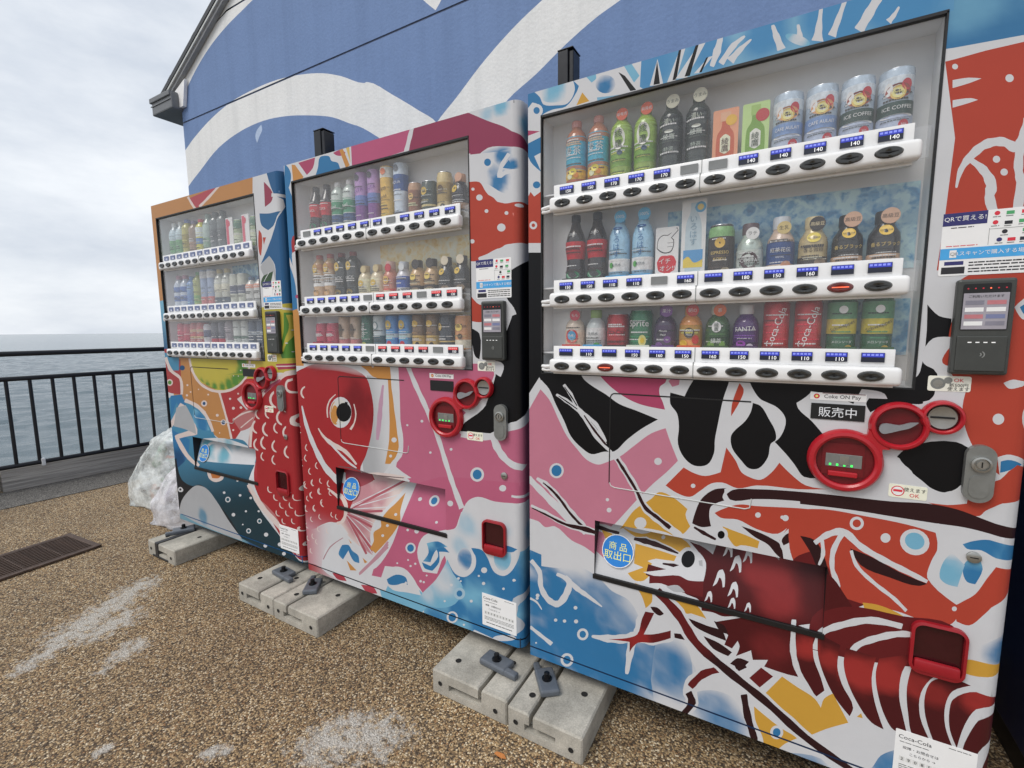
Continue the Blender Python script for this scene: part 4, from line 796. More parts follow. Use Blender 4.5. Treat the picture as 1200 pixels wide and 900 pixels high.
A.p('M3', [(820, 120), (950, 90), (1010, 20), (1080, 60), (1060, 190), (960, 210), (880, 240), (850, 265), (760, 245), (680, 225), (600, 200), (700, 212), (790, 205)], RED)
A.p('M3', [(1060, 190), (960, 205), (890, 240), (850, 268), (1000, 330), (1060, 350)], WHT)
# orange band and black drips, middle
A.p('M1', [(0, 670), (95, 575), (150, 605), (210, 620), (290, 600), (320, 470), (370, 540), (400, 600), (440, 625), (500, 640), (560, 600), (600, 550), (660, 610), (740, 670), (860, 690), (700, 690), (480, 670), (380, 685), (300, 655), (240, 660), (180, 700), (130, 730), (60, 710)], RED)
A.p('M1', [(390, 130), (412, 165), (390, 230), (345, 305), (350, 240)], RED).dots('M1', [(145, 672, 12)], WHT)
# yellow
A.p('L8', [(500, 165), (540, 115), (600, 35), (690, -25), (730, -60), (800, -35), (880, 30), (870, 60), (895, 120), (870, 150), (830, 175), (760, 150), (620, 130)], YEL).dots('L8', [(632, 103, 32)], WHT)
A.p('L8', [(405, 165), (465, 185), (440, 222)], YEL).p('L8', [(505, 150), (620, 190), (720, 175), (860, 235), (885, 262), (830, 288), (720, 250), (590, 205)], YEL).p('L8', [(590, 235), (720, 272), (812, 302), (800, 325), (700, 310), (680, 340), (700, 352), (650, 412), (600, 412), (560, 375), (640, 350), (590, 330)], YEL)
A.p('L8', [(600, 425), (690, 470), (692, 520), (660, 552), (640, 490)], YEL).p('L8', [(785, 490), (900, 525), (960, 600), (900, 580), (830, 552)], YEL).dots('L8', [(735, 210, 10)], WHT)
A.st('L8', [(575, 210), (640, 225), (720, 250), (830, 292)], [8, 40, 36, 10], WHT).st('L8', [(580, 212), (640, 225), (720, 250), (822, 290)], [10, 26, 22, 5], MRN)
A.p('L8', [(660, 320), (700, 312), (760, 330), (830, 345), (850, 365), (740, 350), (690, 335)], WHT).st('L8', [(740, 335), (800, 345), (860, 360)], [6, 16, 10], MRN)
A.st('L7', [(505, 520), (540, 575), (610, 690), (660, 790), (720, 845), (800, 905), (860, 950)], [30, 36, 36, 40, 40, 40, 30], WHT).st('L7', [(508, 530), (540, 580), (610, 695), (660, 790), (720, 838), (790, 895)], [12, 16, 14, 20, 18, 22], MRN)
# upper claw
A.p('M1', [(130, 850), (180, 740), (255, 680), (335, 672), (320, 730), (325, 755), (255, 790), (240, 840), (262, 900), (190, 905), (130, 880)], WHT)
A.p('M1', [(150, 830), (190, 740), (260, 690), (325, 685), (300, 730), (310, 750), (240, 780), (230, 830), (240, 885), (190, 890), (140, 870)], MRN)
A.p('M2', [(258, 95), (300, 75), (390, 50), (470, 58), (700, 70), (800, 80), (900, 92), (1040, 110), (1040, 320), (900, 260), (760, 330), (690, 320), (640, 290), (600, 240), (640, 175), (590, 205), (480, 180), (380, 130), (290, 120)], RED)
A.dots('M2', [(487, 106, 15), (632, 122, 17), (615, 118, 10)], WHT)
A.p('M2', [(300, 165), (350, 185), (430, 215), (495, 245), (485, 282), (400, 265), (370, 272), (340, 240)], YEL)
A.ring('M2', 293, 210, 36, 19, WHT, BLK)
A.p('M2', [(400, 165), (470, 188), (560, 230), (605, 262), (622, 345), (585, 315), (540, 262), (470, 222)], MRN).st('M2', [(150, 170), (200, 200), (265, 235)], [8, 20, 10], MRN)
A.p('M2', [(600, 250), (640, 185), (720, 150), (860, 160), (880, 230), (760, 220), (680, 270), (640, 330)], WHT).p('M2', [(612, 240), (640, 205), (672, 198), (668, 238), (622, 266)], MRN).p('M2', [(690, 215), (715, 185), (725, 210), (700, 232)], MRN)
# dark antenna running right
A.st('M1', [(310, 718), (600, 730), (900, 768), (1050, 800)], [60, 86, 92, 92], WHT)
A.p('M1', [(322, 715), (355, 693), (480, 690), (600, 695), (900, 722), (1000, 735), (1000, 800), (900, 778), (600, 745), (470, 742), (340, 745)], MRN)
A.p('M3', [(-10, 152), (200, 170), (430, 195), (600, 205), (740, 232), (870, 280), (1060, 352), (1060, 402), (900, 350), (780, 320), (640, 300), (450, 270), (230, 235), (-10, 207)], MRN)
# body: under the round stamp only the big shapes are clear
A.p('M3', [(-60, 235), (100, 232), (300, 265), (500, 305), (640, 345), (650, 420), (620, 480), (600, 560), (640, 600), (740, 640), (760, 700), (720, 780), (650, 790), (560, 760), (450, 720), (300, 690), (100, 650), (0, 560), (-60, 420)], RED)
A.dots('M3', [(262, 300, 34), (400, 370, 24)], WHT).dots('M3', [(262, 300, 20)], RED).e('M3', 540, 390, 72, 62, WHT, 20).e('M3', 540, 385, 48, 40, LBL, 20)
A.p('M3', [(-40, 470), (60, 430), (130, 520), (150, 640), (300, 690), (200, 720), (0, 680), (-60, 600)], DRD)
A.p('M3', [(-10, 360), (60, 380), (110, 470), (130, 560), (90, 540), (40, 440)], MRN).p('M3', [(230, 420), (330, 460), (480, 540), (600, 590), (560, 600), (420, 560), (280, 500)], MRN)
A.st('M3', [(60, 395), (120, 355), (195, 340), (280, 410), (400, 480), (520, 540), (600, 580)], [20, 30, 34, 30, 28, 26, 16], WHT).st('M3', [(195, 345), (150, 430), (145, 520), (170, 600), (150, 650)], [26, 26, 22, 26, 20], WHT).st('M3', [(95, 380), (100, 450), (80, 500)], [16, 20, 10], WHT)
A.st('M3', [(235, 430), (260, 500), (350, 590), (440, 660), (500, 720)], [14, 18, 18, 18, 14], WHT).p('M3', [(290, 680), (360, 690), (460, 730), (520, 770), (460, 800), (330, 770)], YEL)
A.p('M3', [(650, 300), (760, 340), (800, 380), (1010, 420), (1010, 540), (930, 510), (890, 560), (830, 640), (740, 690), (620, 590), (600, 540), (640, 470)], WHT)
A.p('M3', [(770, 400), (820, 385), (900, 380), (1020, 430), (1020, 490), (930, 468), (860, 430), (790, 422)], A.wash('M3', LBL, BLU, [(860, 410, 80), (980, 450, 60)]))
A.p('M3', [(790, 480), (850, 470), (866, 520), (830, 592), (790, 580), (770, 520)], A.wash('M3', LBL, BLU, [(810, 560, 70)])).p('M3', [(680, 480), (720, 440), (780, 500), (745, 605), (690, 590), (660, 560)], A.wash('M3', WHT, LBL, [(715, 540, 70)]))
A.p('M3', [(1010, 540), (995, 590), (920, 690), (870, 740), (800, 790), (740, 770), (740, 700), (830, 640), (890, 560), (930, 510)], RED).dots('M3', [(730, 710, 12)], WHT)
# red body
A.p('M2', [(110, 278), (180, 300), (260, 285), (420, 310), (640, 350), (720, 390), (860, 420), (940, 520), (1000, 640), (960, 740), (800, 690), (665, 700), (660, 800), (720, 900), (800, 960), (700, 960), (520, 905), (540, 870), (460, 870), (450, 820), (370, 850), (390, 800), (380, 770), (350, 810), (310, 790), (330, 740), (260, 670), (440, 640), (350, 640), (300, 640), (250, 620), (190, 610), (180, 565), (90, 520), (70, 490), (-20, 470), (-110, 430), (-100, 380), (0, 408), (100, 425), (190, 440), (205, 400)], A.wash('M2', alb_((96, 26, 30)), alb_((158, 44, 46)), [(520, 430, 110), (600, 560, 110, .8), (420, 420, 60, .6), (560, 800, 80, .5)]))
A.p('L8', [(675, 380), (760, 370), (900, 395), (960, 420), (960, 500), (830, 470), (740, 430), (675, 428)], DRD)
A.p('L8', [(820, 290), (860, 262), (920, 280), (970, 340), (960, 425), (880, 418), (830, 395), (700, 392), (640, 372), (760, 362), (830, 345)], WHT).e('L8', 874, 318, 36, 40, BLK)
A.p('M2', [(165, 372), (185, 370), (188, 400), (170, 395)], GRY).p('M2', [(40, 235), (120, 240), (200, 260), (262, 290), (240, 345), (205, 320), (150, 290), (80, 262)], GRY).p('M2', [(530, 325), (590, 340), (600, 385), (560, 352)], GRY)
chev = [(-24, 28), (-12, -2), (0, -30), (16, -34), (26, -14), (26, 32), (18, 34), (10, 0), (2, -4), (-8, 18)]
for (x, y, s_) in ((318, 328, 1), (362, 395, 1.2), (425, 360, 1), (275, 460, 1.25), (350, 515, 1.1), (222, 545, .8), (345, 580, .8), (430, 602, .7)): A.p('M2', [(x+u*s_, y+v*s_) for u, v in chev], WHT)
A.p('M2', [(0, 490), (60, 485), (100, 520), (40, 515)], GRY)
A.p('M2', [(30, 535), (160, 578), (215, 655), (150, 625), (105, 625)], YEL)
A.p('M2', [(120, 650), (220, 690), (300, 720), (320, 770), (220, 730), (150, 690)], MRN).p('M2', [(200, 745), (280, 780), (350, 830), (330, 850), (250, 810)], MRN).p('M2', [(340, 890), (380, 860), (440, 880), (400, 920)], MRN)
A.p('M2', [(255, 665), (310, 690), (330, 735), (295, 725), (320, 760), (280, 710)], MRN)
# tail segments
segA = A.wash('M4', alb_((92, 26, 30)), alb_((180, 46, 42)), [(478, 170, 40), (545, 210, 40, .7), (640, 250, 55), (745, 270, 60), (840, 290, 45, .7), (910, 330, 40, .6), (1050, 345, 40, .9), (300, 275, 30)])
A.p('M3', [(30, 900), (50, 760), (200, 700), (480, 745), (720, 790), (760, 860), (700, 960), (300, 960)], DRD)
A.st('M3', [(60, 905), (90, 830), (200, 785), (330, 765), (480, 795)], [26, 30, 34, 34, 24], WHT).st('M3', [(210, 960), (260, 890), (360, 850), (480, 830), (560, 840)], [30, 30, 34, 30, 20], WHT)
for sg in ([(436, 95), (495, 118), (495, 200), (520, 270), (532, 312), (505, 332), (470, 290), (450, 240), (436, 180)], [(510, 120), (585, 160), (575, 230), (590, 290), (628, 370), (616, 398), (570, 340), (530, 260), (510, 190)],
           [(605, 170), (705, 200), (690, 270), (700, 350), (730, 442), (690, 420), (640, 350), (605, 270), (596, 215)], [(715, 205), (830, 190), (792, 250), (782, 330), (795, 400), (808, 455), (765, 445), (735, 400), (708, 310), (704, 250)],
           [(826, 228), (900, 232), (980, 250), (900, 265), (855, 320), (852, 400), (885, 480), (830, 465), (812, 390), (808, 300)], [(890, 282), (950, 270), (1022, 296), (960, 315), (937, 360), (936, 430), (960, 500), (900, 490), (870, 400), (868, 330)],
           [(962, 342), (1040, 317), (1112, 362), (1040, 375), (1000, 430), (975, 505), (952, 445), (950, 380)], [(995, 520), (1018, 455), (1060, 402), (1120, 385), (1116, 452), (1050, 500), (1030, 560)], [(1030, 640), (1060, 530), (1112, 480), (1110, 640)]):
    A.p('M4', sg, segA)
A.st('M4', [(430, 80), (427, 180), (445, 250), (500, 340)], [14, 20, 18, 14], WHT)
# yellow fins and leg details
A.p('M4', [(335, 320), (390, 265), (440, 300), (500, 340), (520, 370), (530, 340), (560, 322), (612, 420), (540, 440), (490, 460), (420, 400)], YEL).p('M4', [(296, 365), (390, 440), (445, 470), (400, 490), (360, 518), (330, 508), (325, 470), (300, 410)], YEL).ring('M4', 372, 452, 22, 13, WHT)
A.p('M4', [(1005, 210), (1050, 215), (1132, 240), (1080, 265), (1040, 265), (975, 245)], YEL).p('M4', [(640, 400), (655, 388), (660, 405)], YEL)
A.p('M4', [(280, 270), (320, 235), (360, 265), (315, 302)], DRD)
A.st('M4', [(185, 240), (125, 258), (80, 300), (88, 350), (55, 396)], [44, 44, 44, 44, 40], WHT).st('M4', [(185, 240), (125, 258), (82, 300)], [20, 26, 22], DRD).st('M4', [(76, 318), (88, 352), (55, 394)], [20, 26, 14], MRN)
A.st('M4', [(262, 325), (275, 400), (300, 480)], [20, 24, 20], MRN).p('M4', [(225, 215), (255, 205), (272, 235), (240, 250)], MRN)
A.st('L8', [(375, 700), (460, 712), (560, 712), (620, 690), (645, 610), (690, 570)], [8, 40, 50, 60, 60, 50], WHT).st('L8', [(620, 700), (700, 712), (800, 690)], [60, 70, 66], WHT).st('L8', [(590, 720), (575, 800), (560, 900)], [50, 36, 14], WHT)
A.p('L8', [(460, 715), (560, 710), (615, 690), (640, 610), (658, 570), (705, 578), (690, 610), (650, 690), (700, 690), (792, 670), (792, 710), (700, 735), (620, 735), (590, 760), (575, 785), (575, 730)], A.wash('L8', DRD, alb_((170, 38, 36)), [(620, 720, 60), (520, 715, 50)]))
A.p('L8', [(685, 545), (720, 548), (756, 582), (735, 592), (700, 570)], MRN).p('L8', [(810, 685), (850, 690), (885, 722), (840, 715), (812, 708)], MRN)
A.st('M4', [(-30, -25), (40, 55), (100, 150), (200, 240), (330, 345), (470, 470), (640, 590)], [40, 48, 46, 44, 42, 42, 36], WHT).st('M4', [(-30, -20), (40, 55), (100, 150), (200, 240), (330, 345), (470, 470), (640, 590)], [22, 28, 27, 25, 24, 24, 18], A.wash('M4', MRN, DRD, [(60, 90, 90), (20, 40, 60)]))
# top border and left edge
A.p('px', [(690, 30), (1118, -80), (1118, 12), (720, 130), (700, 118)], A.wash('px', alb_((128, 186, 220)), alb_((72, 152, 208)), [(760, 80, 30), (830, 60, 24), (900, 40, 26), (980, 20, 40), (1060, 0, 50)]), False)
A.p('T1', [(80, 318), (110, 305), (150, 340), (170, 380), (240, 385), (300, 375), (340, 300), (330, 250), (362, 280), (350, 312), (290, 392), (220, 408), (170, 432), (155, 445), (140, 380), (110, 370), (75, 415)], BLU)
A.p('T1', [(120, 305), (300, 245), (318, 290), (290, 350), (220, 370), (170, 360), (150, 325)], A.wash('T1', WHT, LBL, [(240, 290, 60), (200, 330, 30, .5)])).ring('T1', 133, 413, 34, 17, WHT)
A.p('T1', [(70, 520), (152, 525), (70, 556)], HPK).p('T1', [(70, 600), (158, 555), (158, 640), (120, 660), (158, 745), (100, 690)], BLU).dots('T1', [(133, 815, 20)], BLU)
A.p('T1', [(60, 890), (85, 880), (100, 853), (120, 878), (158, 850), (170, 900), (170, 1130), (60, 1130)], RED).ring('px', 625, 264, 4.5, 2, WHT, RED).dots('T1', [(125, 860, 12)], WHT)
A.p('T1', [(348, 385), (380, 315), (418, 362)], YEL).p('T1', [(360, 250), (460, 210), (600, 160), (700, 130), (690, 310), (480, 340), (410, 340)], WHT).p('T1', [(395, 225), (450, 205), (455, 240), (430, 262)], LBL).e('T1', 505, 270, 54, 50, A.wash('T1', WHT, BLU, [(500, 285, 50), (530, 250, 30, .6)]))
A.p('T1', [(600, 162), (640, 150), (690, 225), (660, 262), (625, 205)], LBL)
for w_ in ([(575, 205), (610, 225), (672, 302), (640, 308)], [(785, 145), (800, 268), (765, 275)], [(905, 72), (916, 80), (890, 244), (868, 250)], [(1000, 42), (1012, 48), (962, 225), (933, 230)], [(1050, 128), (1062, 122), (1026, 205), (1012, 208)]):
    c_ = np.mean(w_, 0); A.p('T1', [tuple(c_+(np.array(q)-c_)*np.array([2.1, 1.12])) for q in w_], WHT, False); A.p('T1', w_, BLK, False)
for pts, w_ in (([(1080, 175), (1110, 90), (1130, 10)], [20, 40, 20]), ([(1130, 160), (1200, 60), (1260, 10)], [30, 30, 8])): A.st('T1', pts, w_, WHT)
for pts, w_ in (([(-20, 330), (40, 262), (95, 212)], [44, 26, 5]), ([(258, 268), (228, 190), (210, 135)], [46, 34, 14]), ([(360, 225), (355, 180), (347, 132)], [44, 26, 12]), ([(452, 222), (462, 130), (474, 28)], [64, 30, 12]), ([(530, 195), (570, 90), (605, -10)], [44, 28, 18]), ([(676, 165), (735, 65), (790, -30)], [52, 50, 46]), ([(836, 118), (868, 80), (894, 36)], [34, 22, 8])): A.st('T2', pts, w_, WHT)
A.e('T2', 345, 215, 70, 26, A.wash('T2', LBL, WHT, [(345, 215, 50, .8)]), 20)

# ---------------------------------------------------------------- fish-head print
A = A2 = Art(X2, Y2, MW, RAD)
A.p('f', [(30, 60), (550, 80), (565, 150), (500, 290), (380, 400), (360, 450), (400, 480), (500, 500), (560, 480), (620, 440), (690, 420), (800, 300), (900, 300), (900, 900), (640, 900), (500, 900), (380, 900), (250, 900), (60, 900), (-30, 900), (40, 500)], alb_((208, 108, 142)))
A.p('h', [(60, 100), (140, -20), (640, -20), (900, -20), (900, 85), (690, 85), (600, 90), (520, 80), (440, 60), (390, 80), (350, 170), (330, 220), (260, 240), (165, 260), (130, 350), (160, 450), (230, 460), (260, 390), (275, 365), (282, 395), (235, 490), (160, 562), (130, 520), (60, 440), (-40, 420), (-60, 480), (-110, 470), (-60, 300), (-10, 150)], alb_((206, 100, 136)))
A.st('f', [(85, 90), (130, 200), (190, 330), (250, 480), (300, 640), (340, 760), (385, 880)], [22, 26, 26, 24, 26, 26, 34], WHT)
A.st('f', [(625, 60), (590, 140), (520, 280), (430, 360), (345, 430)], [40, 46, 46, 44, 30], WHT).st('f', [(360, 300), (420, 345)], [10, 22], WHT)
# black with white border, upper right
A.p('a', [(725, 600), (800, 510), (900, 480), (900, 1010), (690, 1010), (660, 990), (690, 900), (690, 850), (740, 720), (745, 690), (725, 660)], BLK)
A.p('f', [(595, 60), (620, 40), (760, 20), (900, 20), (900, 200), (760, 300), (690, 400), (620, 440), (560, 462), (480, 458), (380, 452), (380, 430), (500, 330), (590, 180)], BLK)
A.st('f', [(760, 260), (730, 340), (690, 410), (625, 440), (560, 478), (480, 482), (380, 470)], [20, 34, 40, 44, 40, 34, 30], WHT)
A.p('f', [(530, 60), (600, 68), (618, 90), (600, 150), (570, 130), (560, 90)], WHT)
A.st('f', [(560, 480), (580, 540), (630, 610), (700, 660)], [40, 40, 36, 30], WHT).ring('f', 470, 692, 38, 25, WHT).dots('f', [(612, 768, 19), (320, 852, 16), (82, 418, 6), (163, 396, 8), (210, 570, 7), (325, 552, 8)], WHT)
A.st('f', [(660, 812), (720, 822)], [12, 16], WHT)
# top: orange/blue chips and pink bands
A.p('a', [(240, 150), (430, 110), (425, 140), (420, 195), (405, 205), (245, 255)], alb_((204, 90, 134)), False).p('a', [(437, 130), (600, 82), (690, 130), (790, 195), (700, 205), (612, 215), (603, 160), (415, 208)], DPK, False)
A.p('j', [(290, 190), (400, 60), (560, 60), (760, 60), (760, 420), (670, 395), (575, 300), (430, 250)], A.wash('j', WHT, LBL, [(520, 150, 55), (650, 250, 70), (420, 200, 50, .6)]))
A.p('j', [(285, 485), (300, 195), (430, 250), (570, 305), (670, 395), (700, 432), (570, 412), (430, 440)], DPK)
A.p('i', [(500, 515), (550, 520), (670, 690), (600, 760), (520, 740)], ORG, False).p('i', [(595, 490), (830, 415), (800, 560), (715, 660)], HPK).p('i', [(830, 690), (870, 560), (900, 410), (960, 390), (1030, 400), (1060, 460), (1150, 490), (1180, 560), (1200, 620)], BLU).p('i', [(400, 520), (430, 530), (490, 640), (480, 780), (425, 890), (400, 900)], BLU)
A.p('i', [(1085, 350), (1200, 305), (1260, 350), (1200, 390), (1120, 380)], HPK).p('a', [(205, 200), (216, 196), (238, 248), (226, 256)], ORG, False).p('a', [(225, 190), (236, 188), (240, 240)], alb_((225, 190, 90)), False)
A.st('a', [(434, 120), (424, 160), (412, 210)], [12, 13, 14], WHT)
# left edge strip
A.p('px', [(325, 190), (342, 230), (347, 260), (342, 300), (346, 330), (352, 400), (340, 400)], BLU).p('a', [(60, 470), (75, 460), (72, 510), (60, 520)], FRD).p('a', [(55, 700), (85, 690), (95, 870), (60, 870)], ORG).st('a', [(40, 520), (70, 600), (80, 700)], [10, 8, 8], WHT).dots('a', [(75, 655, 6)], HPK)
# right column water figure and red
A.p('j', [(300, 560), (430, 440), (570, 430), (660, 440), (640, 600), (660, 700), (560, 760), (440, 700), (350, 650)], A.wash('j', WHT, BLU, [(520, 490, 60), (500, 690, 80), (470, 610, 60, .6), (600, 560, 40)]))
A.st('j', [(580, 480), (530, 560), (510, 640), (560, 610), (620, 600)], [24, 30, 34, 30, 24], WHT).p('j', [(535, 580), (575, 525), (610, 575), (570, 585)], BLU).ring('j', 428, 541, 38, 24, WHT)
A.p('j', [(300, 680), (360, 690), (420, 760), (470, 790), (500, 820), (560, 830), (640, 815), (800, 830), (800, 900), (300, 900)], RED)
A.p('a', [(608, 300), (640, 300), (660, 330), (690, 360), (800, 365), (800, 500), (730, 500), (700, 520), (640, 545), (600, 545)], RED).p('a', [(615, 655), (640, 680), (705, 675), (690, 720), (640, 735), (610, 730)], RED)
A.dots('a', [(640, 348, 10), (708, 441, 13), (620, 322, 5), (662, 390, 6), (750, 372, 6), (724, 396, 6), (618, 484, 7)], WHT).st('a', [(640, 545), (700, 520), (740, 505), (800, 498)], [20, 26, 30, 26], WHT)
A.p('a', [(612, 752), (640, 770), (640, 850), (628, 842), (618, 800)], BLK).p('a', [(700, 665), (740, 680), (748, 710), (705, 742)], WHT)
# waves
A.p('h', [(-60, 600), (0, 470), (60, 480), (160, 565), (230, 490), (290, 385), (330, 460), (380, 478), (430, 440), (440, 380), (415, 325), (470, 335), (510, 400), (540, 455), (590, 472), (640, 430), (655, 340), (900, 320), (900, 1100), (-300, 1100), (-300, 560)], A.wash('h', LBL, BLU, [(470, 420, 130), (600, 520, 130), (540, 760, 150), (350, 650, 60), (250, 740, 120, .7), (700, 600, 140), (660, 830, 120), (330, 470, 60)]))
A.p('h', [(160, 560), (230, 490), (290, 390), (320, 460), (370, 530), (330, 620), (230, 640), (130, 600)], A.wash('h', LBL, WHT, [(260, 480, 90, .7), (180, 560, 60, .6)]))
A.p('h', [(130, 350), (165, 260), (260, 235), (340, 215), (360, 150), (400, 75), (450, 55), (540, 80), (720, 90), (900, 85), (900, 330), (655, 345), (640, 430), (590, 472), (540, 455), (510, 400), (490, 350), (420, 322), (440, 385), (425, 445), (380, 478), (330, 455), (290, 385), (270, 360), (235, 460), (160, 450)], A.wash('h', WHT, LBL, [(395, 210, 60, .5), (690, 260, 60, .8), (360, 320, 50, .5), (600, 230, 40, .4)]))
A.p('h', [(155, 400), (200, 420), (240, 370), (230, 330), (205, 305), (270, 320), (300, 350), (272, 345), (245, 345), (246, 400), (210, 445), (170, 432)], BLU).p('h', [(180, 300), (240, 290), (290, 320), (235, 330), (200, 400), (160, 395), (190, 350)], A.wash('h', LBL, BLU, [(215, 380, 50), (250, 300, 40)]))
A.e('h', 380, 385, 38, 62, A.wash('h', WHT, BLU, [(385, 380, 50, .8)])).e('h', 580, 375, 46, 70, A.wash('h', WHT, LBL, [(580, 380, 60)])).p('h', [(415, 325), (470, 335), (505, 385), (520, 430), (480, 400), (440, 370)], BLU)
A.st('h', [(430, 312), (480, 330), (520, 390)], [14, 16, 8], WHT).p('h', [(540, 330), (600, 312), (650, 330), (640, 345), (580, 340)], BLU)
A.p('h', [(-60, 480), (0, 425), (60, 432), (120, 500), (150, 575), (80, 560), (0, 545)], WHT).p('h', [(-30, 490), (20, 465), (70, 480), (80, 520), (60, 510), (20, 520), (-20, 515)], BLU).st('h', [(40, 540), (75, 505)], [6, 12], WHT)
A.ring('h', 353, 565, 30, 15, alb_((170, 205, 225))).ring('h', 315, 690, 30, 20, WHT).ring('h', 95, 325, 27, 18, WHT).dots('h', [(483, 442, 16), (348, 485, 7), (455, 472, 6), (480, 512, 9), (585, 540, 7), (415, 605, 8), (376, 730, 6), (275, 605, 6), (640, 495, 8), (310, 520, 8), (360, 500, 5), (80, 230, 7), (127, 237, 12), (148, 500, 7), (120, 408, 6), (82, 388, 5), (180, 470, 5), (25, 405, 5), (95, 420, 6), (165, 505, 6)], WHT)
A.ring('h', 192, 90, 26, 16, WHT).dots('h', [(305, 92, 14), (118, 80, 10), (578, 10, 16), (222, 195, 7)], WHT)
A.st('h', [(720, 560), (650, 600), (640, 680), (655, 740), (630, 790)], [40, 30, 22, 26, 20], alb_((196, 204, 214))).e('h', 590, 800, 60, 16, WHT).st('h', [(160, 640), (162, 670)], [10, 8], WHT)
A.p('px', [(556, 738), (595, 756), (560, 750), (545, 748)], WHT)
# fish
A.p('e', [(405, 180), (495, 185), (515, 300), (520, 520), (540, 640), (640, 720), (400, 760), (380, 620)], A.grad('e', (405, 400), (520, 400), GRY, WHT)).st('e', [(490, 230), (478, 330), (470, 420), (460, 520)], [8, 22, 26, 14], alb_((206, 160, 186)))
A.p('e', [(345, 112), (525, 118), (545, 130), (535, 200), (560, 400), (568, 590), (530, 645), (500, 645), (522, 520), (515, 200), (440, 188), (400, 150)], ORG).dots('e', [(548, 520, 14), (530, 605, 8), (436, 132, 6)], WHT)
A.st('e', [(538, 110), (548, 250), (570, 420), (580, 590), (540, 650), (470, 740)], [26, 24, 26, 26, 22, 18], WHT)
A.p('g', [(20, 200), (20, -300), (240, 30), (420, 20), (600, 40), (640, 60), (600, 240), (520, 460), (430, 560), (260, 540), (120, 520), (20, 520)], WHT)
fin = FIN
A.p('g', [(240, 110), (400, 20), (620, 40), (600, 70), (560, 140), (500, 215), (440, 300), (420, 380), (440, 480), (330, 400), (260, 310), (270, 230)], A.wash('g', CRM, FIN, [(350, 160, 100), (340, 300, 100), (440, 130, 90, .7), (420, 420, 60)]))
for ex, ey in ((610, 50), (600, 95), (560, 150), (500, 215), (470, 265), (440, 300), (425, 350), (425, 420), (440, 480), (380, 460)): A.st('g', [(265, 225), ((265+ex)/2+6, (225+ey)/2), (ex, ey)], [3, 5, 4], WHT)
for ex, ey in ((585, 70), (480, 235), (430, 320), (432, 450), (400, 470)): A.st('g', [(275, 240), ((275+ex)/2+4, (240+ey)/2), (ex, ey)], [3, 13, 12], alb_((190, 92, 106)))
A.p('e', [(20, 175), (90, 135), (170, 118), (270, 130), (350, 155), (400, 190), (425, 260), (440, 360), (430, 480), (400, 600), (370, 680), (408, 745), (330, 775), (320, 850), (290, 940), (20, 940)], A.wash('e', FRD, alb_((142, 24, 34)), [(350, 320, 120, .8), (430, 400, 60, .7), (120, 850, 90, .5)]))
A.p('g', [(20, 60), (190, -20), (240, 30), (250, 120), (285, 210), (272, 290), (240, 300), (205, 292), (170, 300), (120, 330), (90, 420), (70, 560), (20, 560)], A.grad('g', (120, 200), (120, 420), FRD, alb_((222, 168, 184))))
A.p('g', [(20, 330), (110, 330), (180, 300), (250, 300), (300, 360), (200, 400), (160, 480), (150, 560), (20, 560)], A.grad('g', (20, 330), (220, 420), alb_((206, 90, 110)), WHT))
A.p('e', [(30, 172), (90, 132), (170, 116), (270, 128), (350, 153), (396, 186), (340, 176), (260, 158), (170, 152), (90, 172)], A.grad('e', (200, 118), (200, 165), alb_((226, 196, 200)), FRD))
A.st('e', [(62, 340), (85, 440), (130, 560), (190, 670), (260, 740), (330, 790)], [5, 18, 24, 30, 38, 30], WHT)
A.p('e', [(250, 700), (300, 675), (360, 690), (400, 750), (330, 780), (270, 760)], alb_((178, 70, 84))).st('e', [(255, 660), (330, 670), (420, 700), (600, 720)], [4, 6, 6, 4], alb_((120, 100, 104)))
A.st('e', [(148, 458), (175, 500), (220, 540), (290, 580), (350, 650)], [4, 12, 24, 20, 8], CRM).st('e', [(185, 510), (240, 570), (310, 640), (350, 668)], [4, 10, 12, 6], WHT)
A.e('e', 266, 375, 58, 82, WHT).e('e', 240, 378, 28, 62, ORG).e('e', 262, 372, 44, 66, alb_((226, 224, 218))).e('e', 236, 385, 18, 48, ORG).e('e', 283, 374, 40, 50, BLK).p('e', [(290, 318), (304, 322), (300, 345), (286, 335)], BLK)
A.st('e', [(240, 280), (210, 310), (196, 350), (198, 402)], [4, 7, 8, 6], CRM).st('e', [(336, 330), (346, 380), (338, 430), (318, 465)], [4, 7, 7, 14], CRM)
A.scale('e', 84, 270, 30, CRM)
for k, (x, y) in enumerate(((95, 560), (60, 465), (90, 615), (148, 655), (112, 685), (125, 745), (85, 755), (160, 790), (210, 750), (120, 810), (175, 850), (90, 880), (135, 880), (70, 640))): A.scale('e', x, y, 17, CRM, 12)
for k, (x, y) in enumerate(((70, 90), (108, 75), (152, 62), (98, 140), (148, 122), (196, 80), (162, 192), (72, 218), (118, 212), (148, 262), (102, 275), (75, 310), (140, 330), (190, 340), (82, 380), (110, 370), (100, 450), (130, 400), (215, 250), (240, 262), (80, 160), (205, 130))): A.scale('g', x, y, 15, CRM, 25)
A.st('g', [(185, 105), (215, 130), (260, 170), (285, 230), (265, 290), (235, 300)], [6, 14, 22, 18, 18, 14], CRM).st('g', [(270, 380), (200, 430), (160, 500)], [4, 6, 6], alb_((190, 140, 150)))
A.p('g', [(585, 142), (575, 240), (582, 290), (545, 360), (450, 466), (418, 440), (440, 400), (440, 350), (480, 320), (480, 280), (510, 230), (540, 200)], ORG).dots('g', [(553, 255, 8), (516, 312, 8), (490, 368, 8)], WHT)
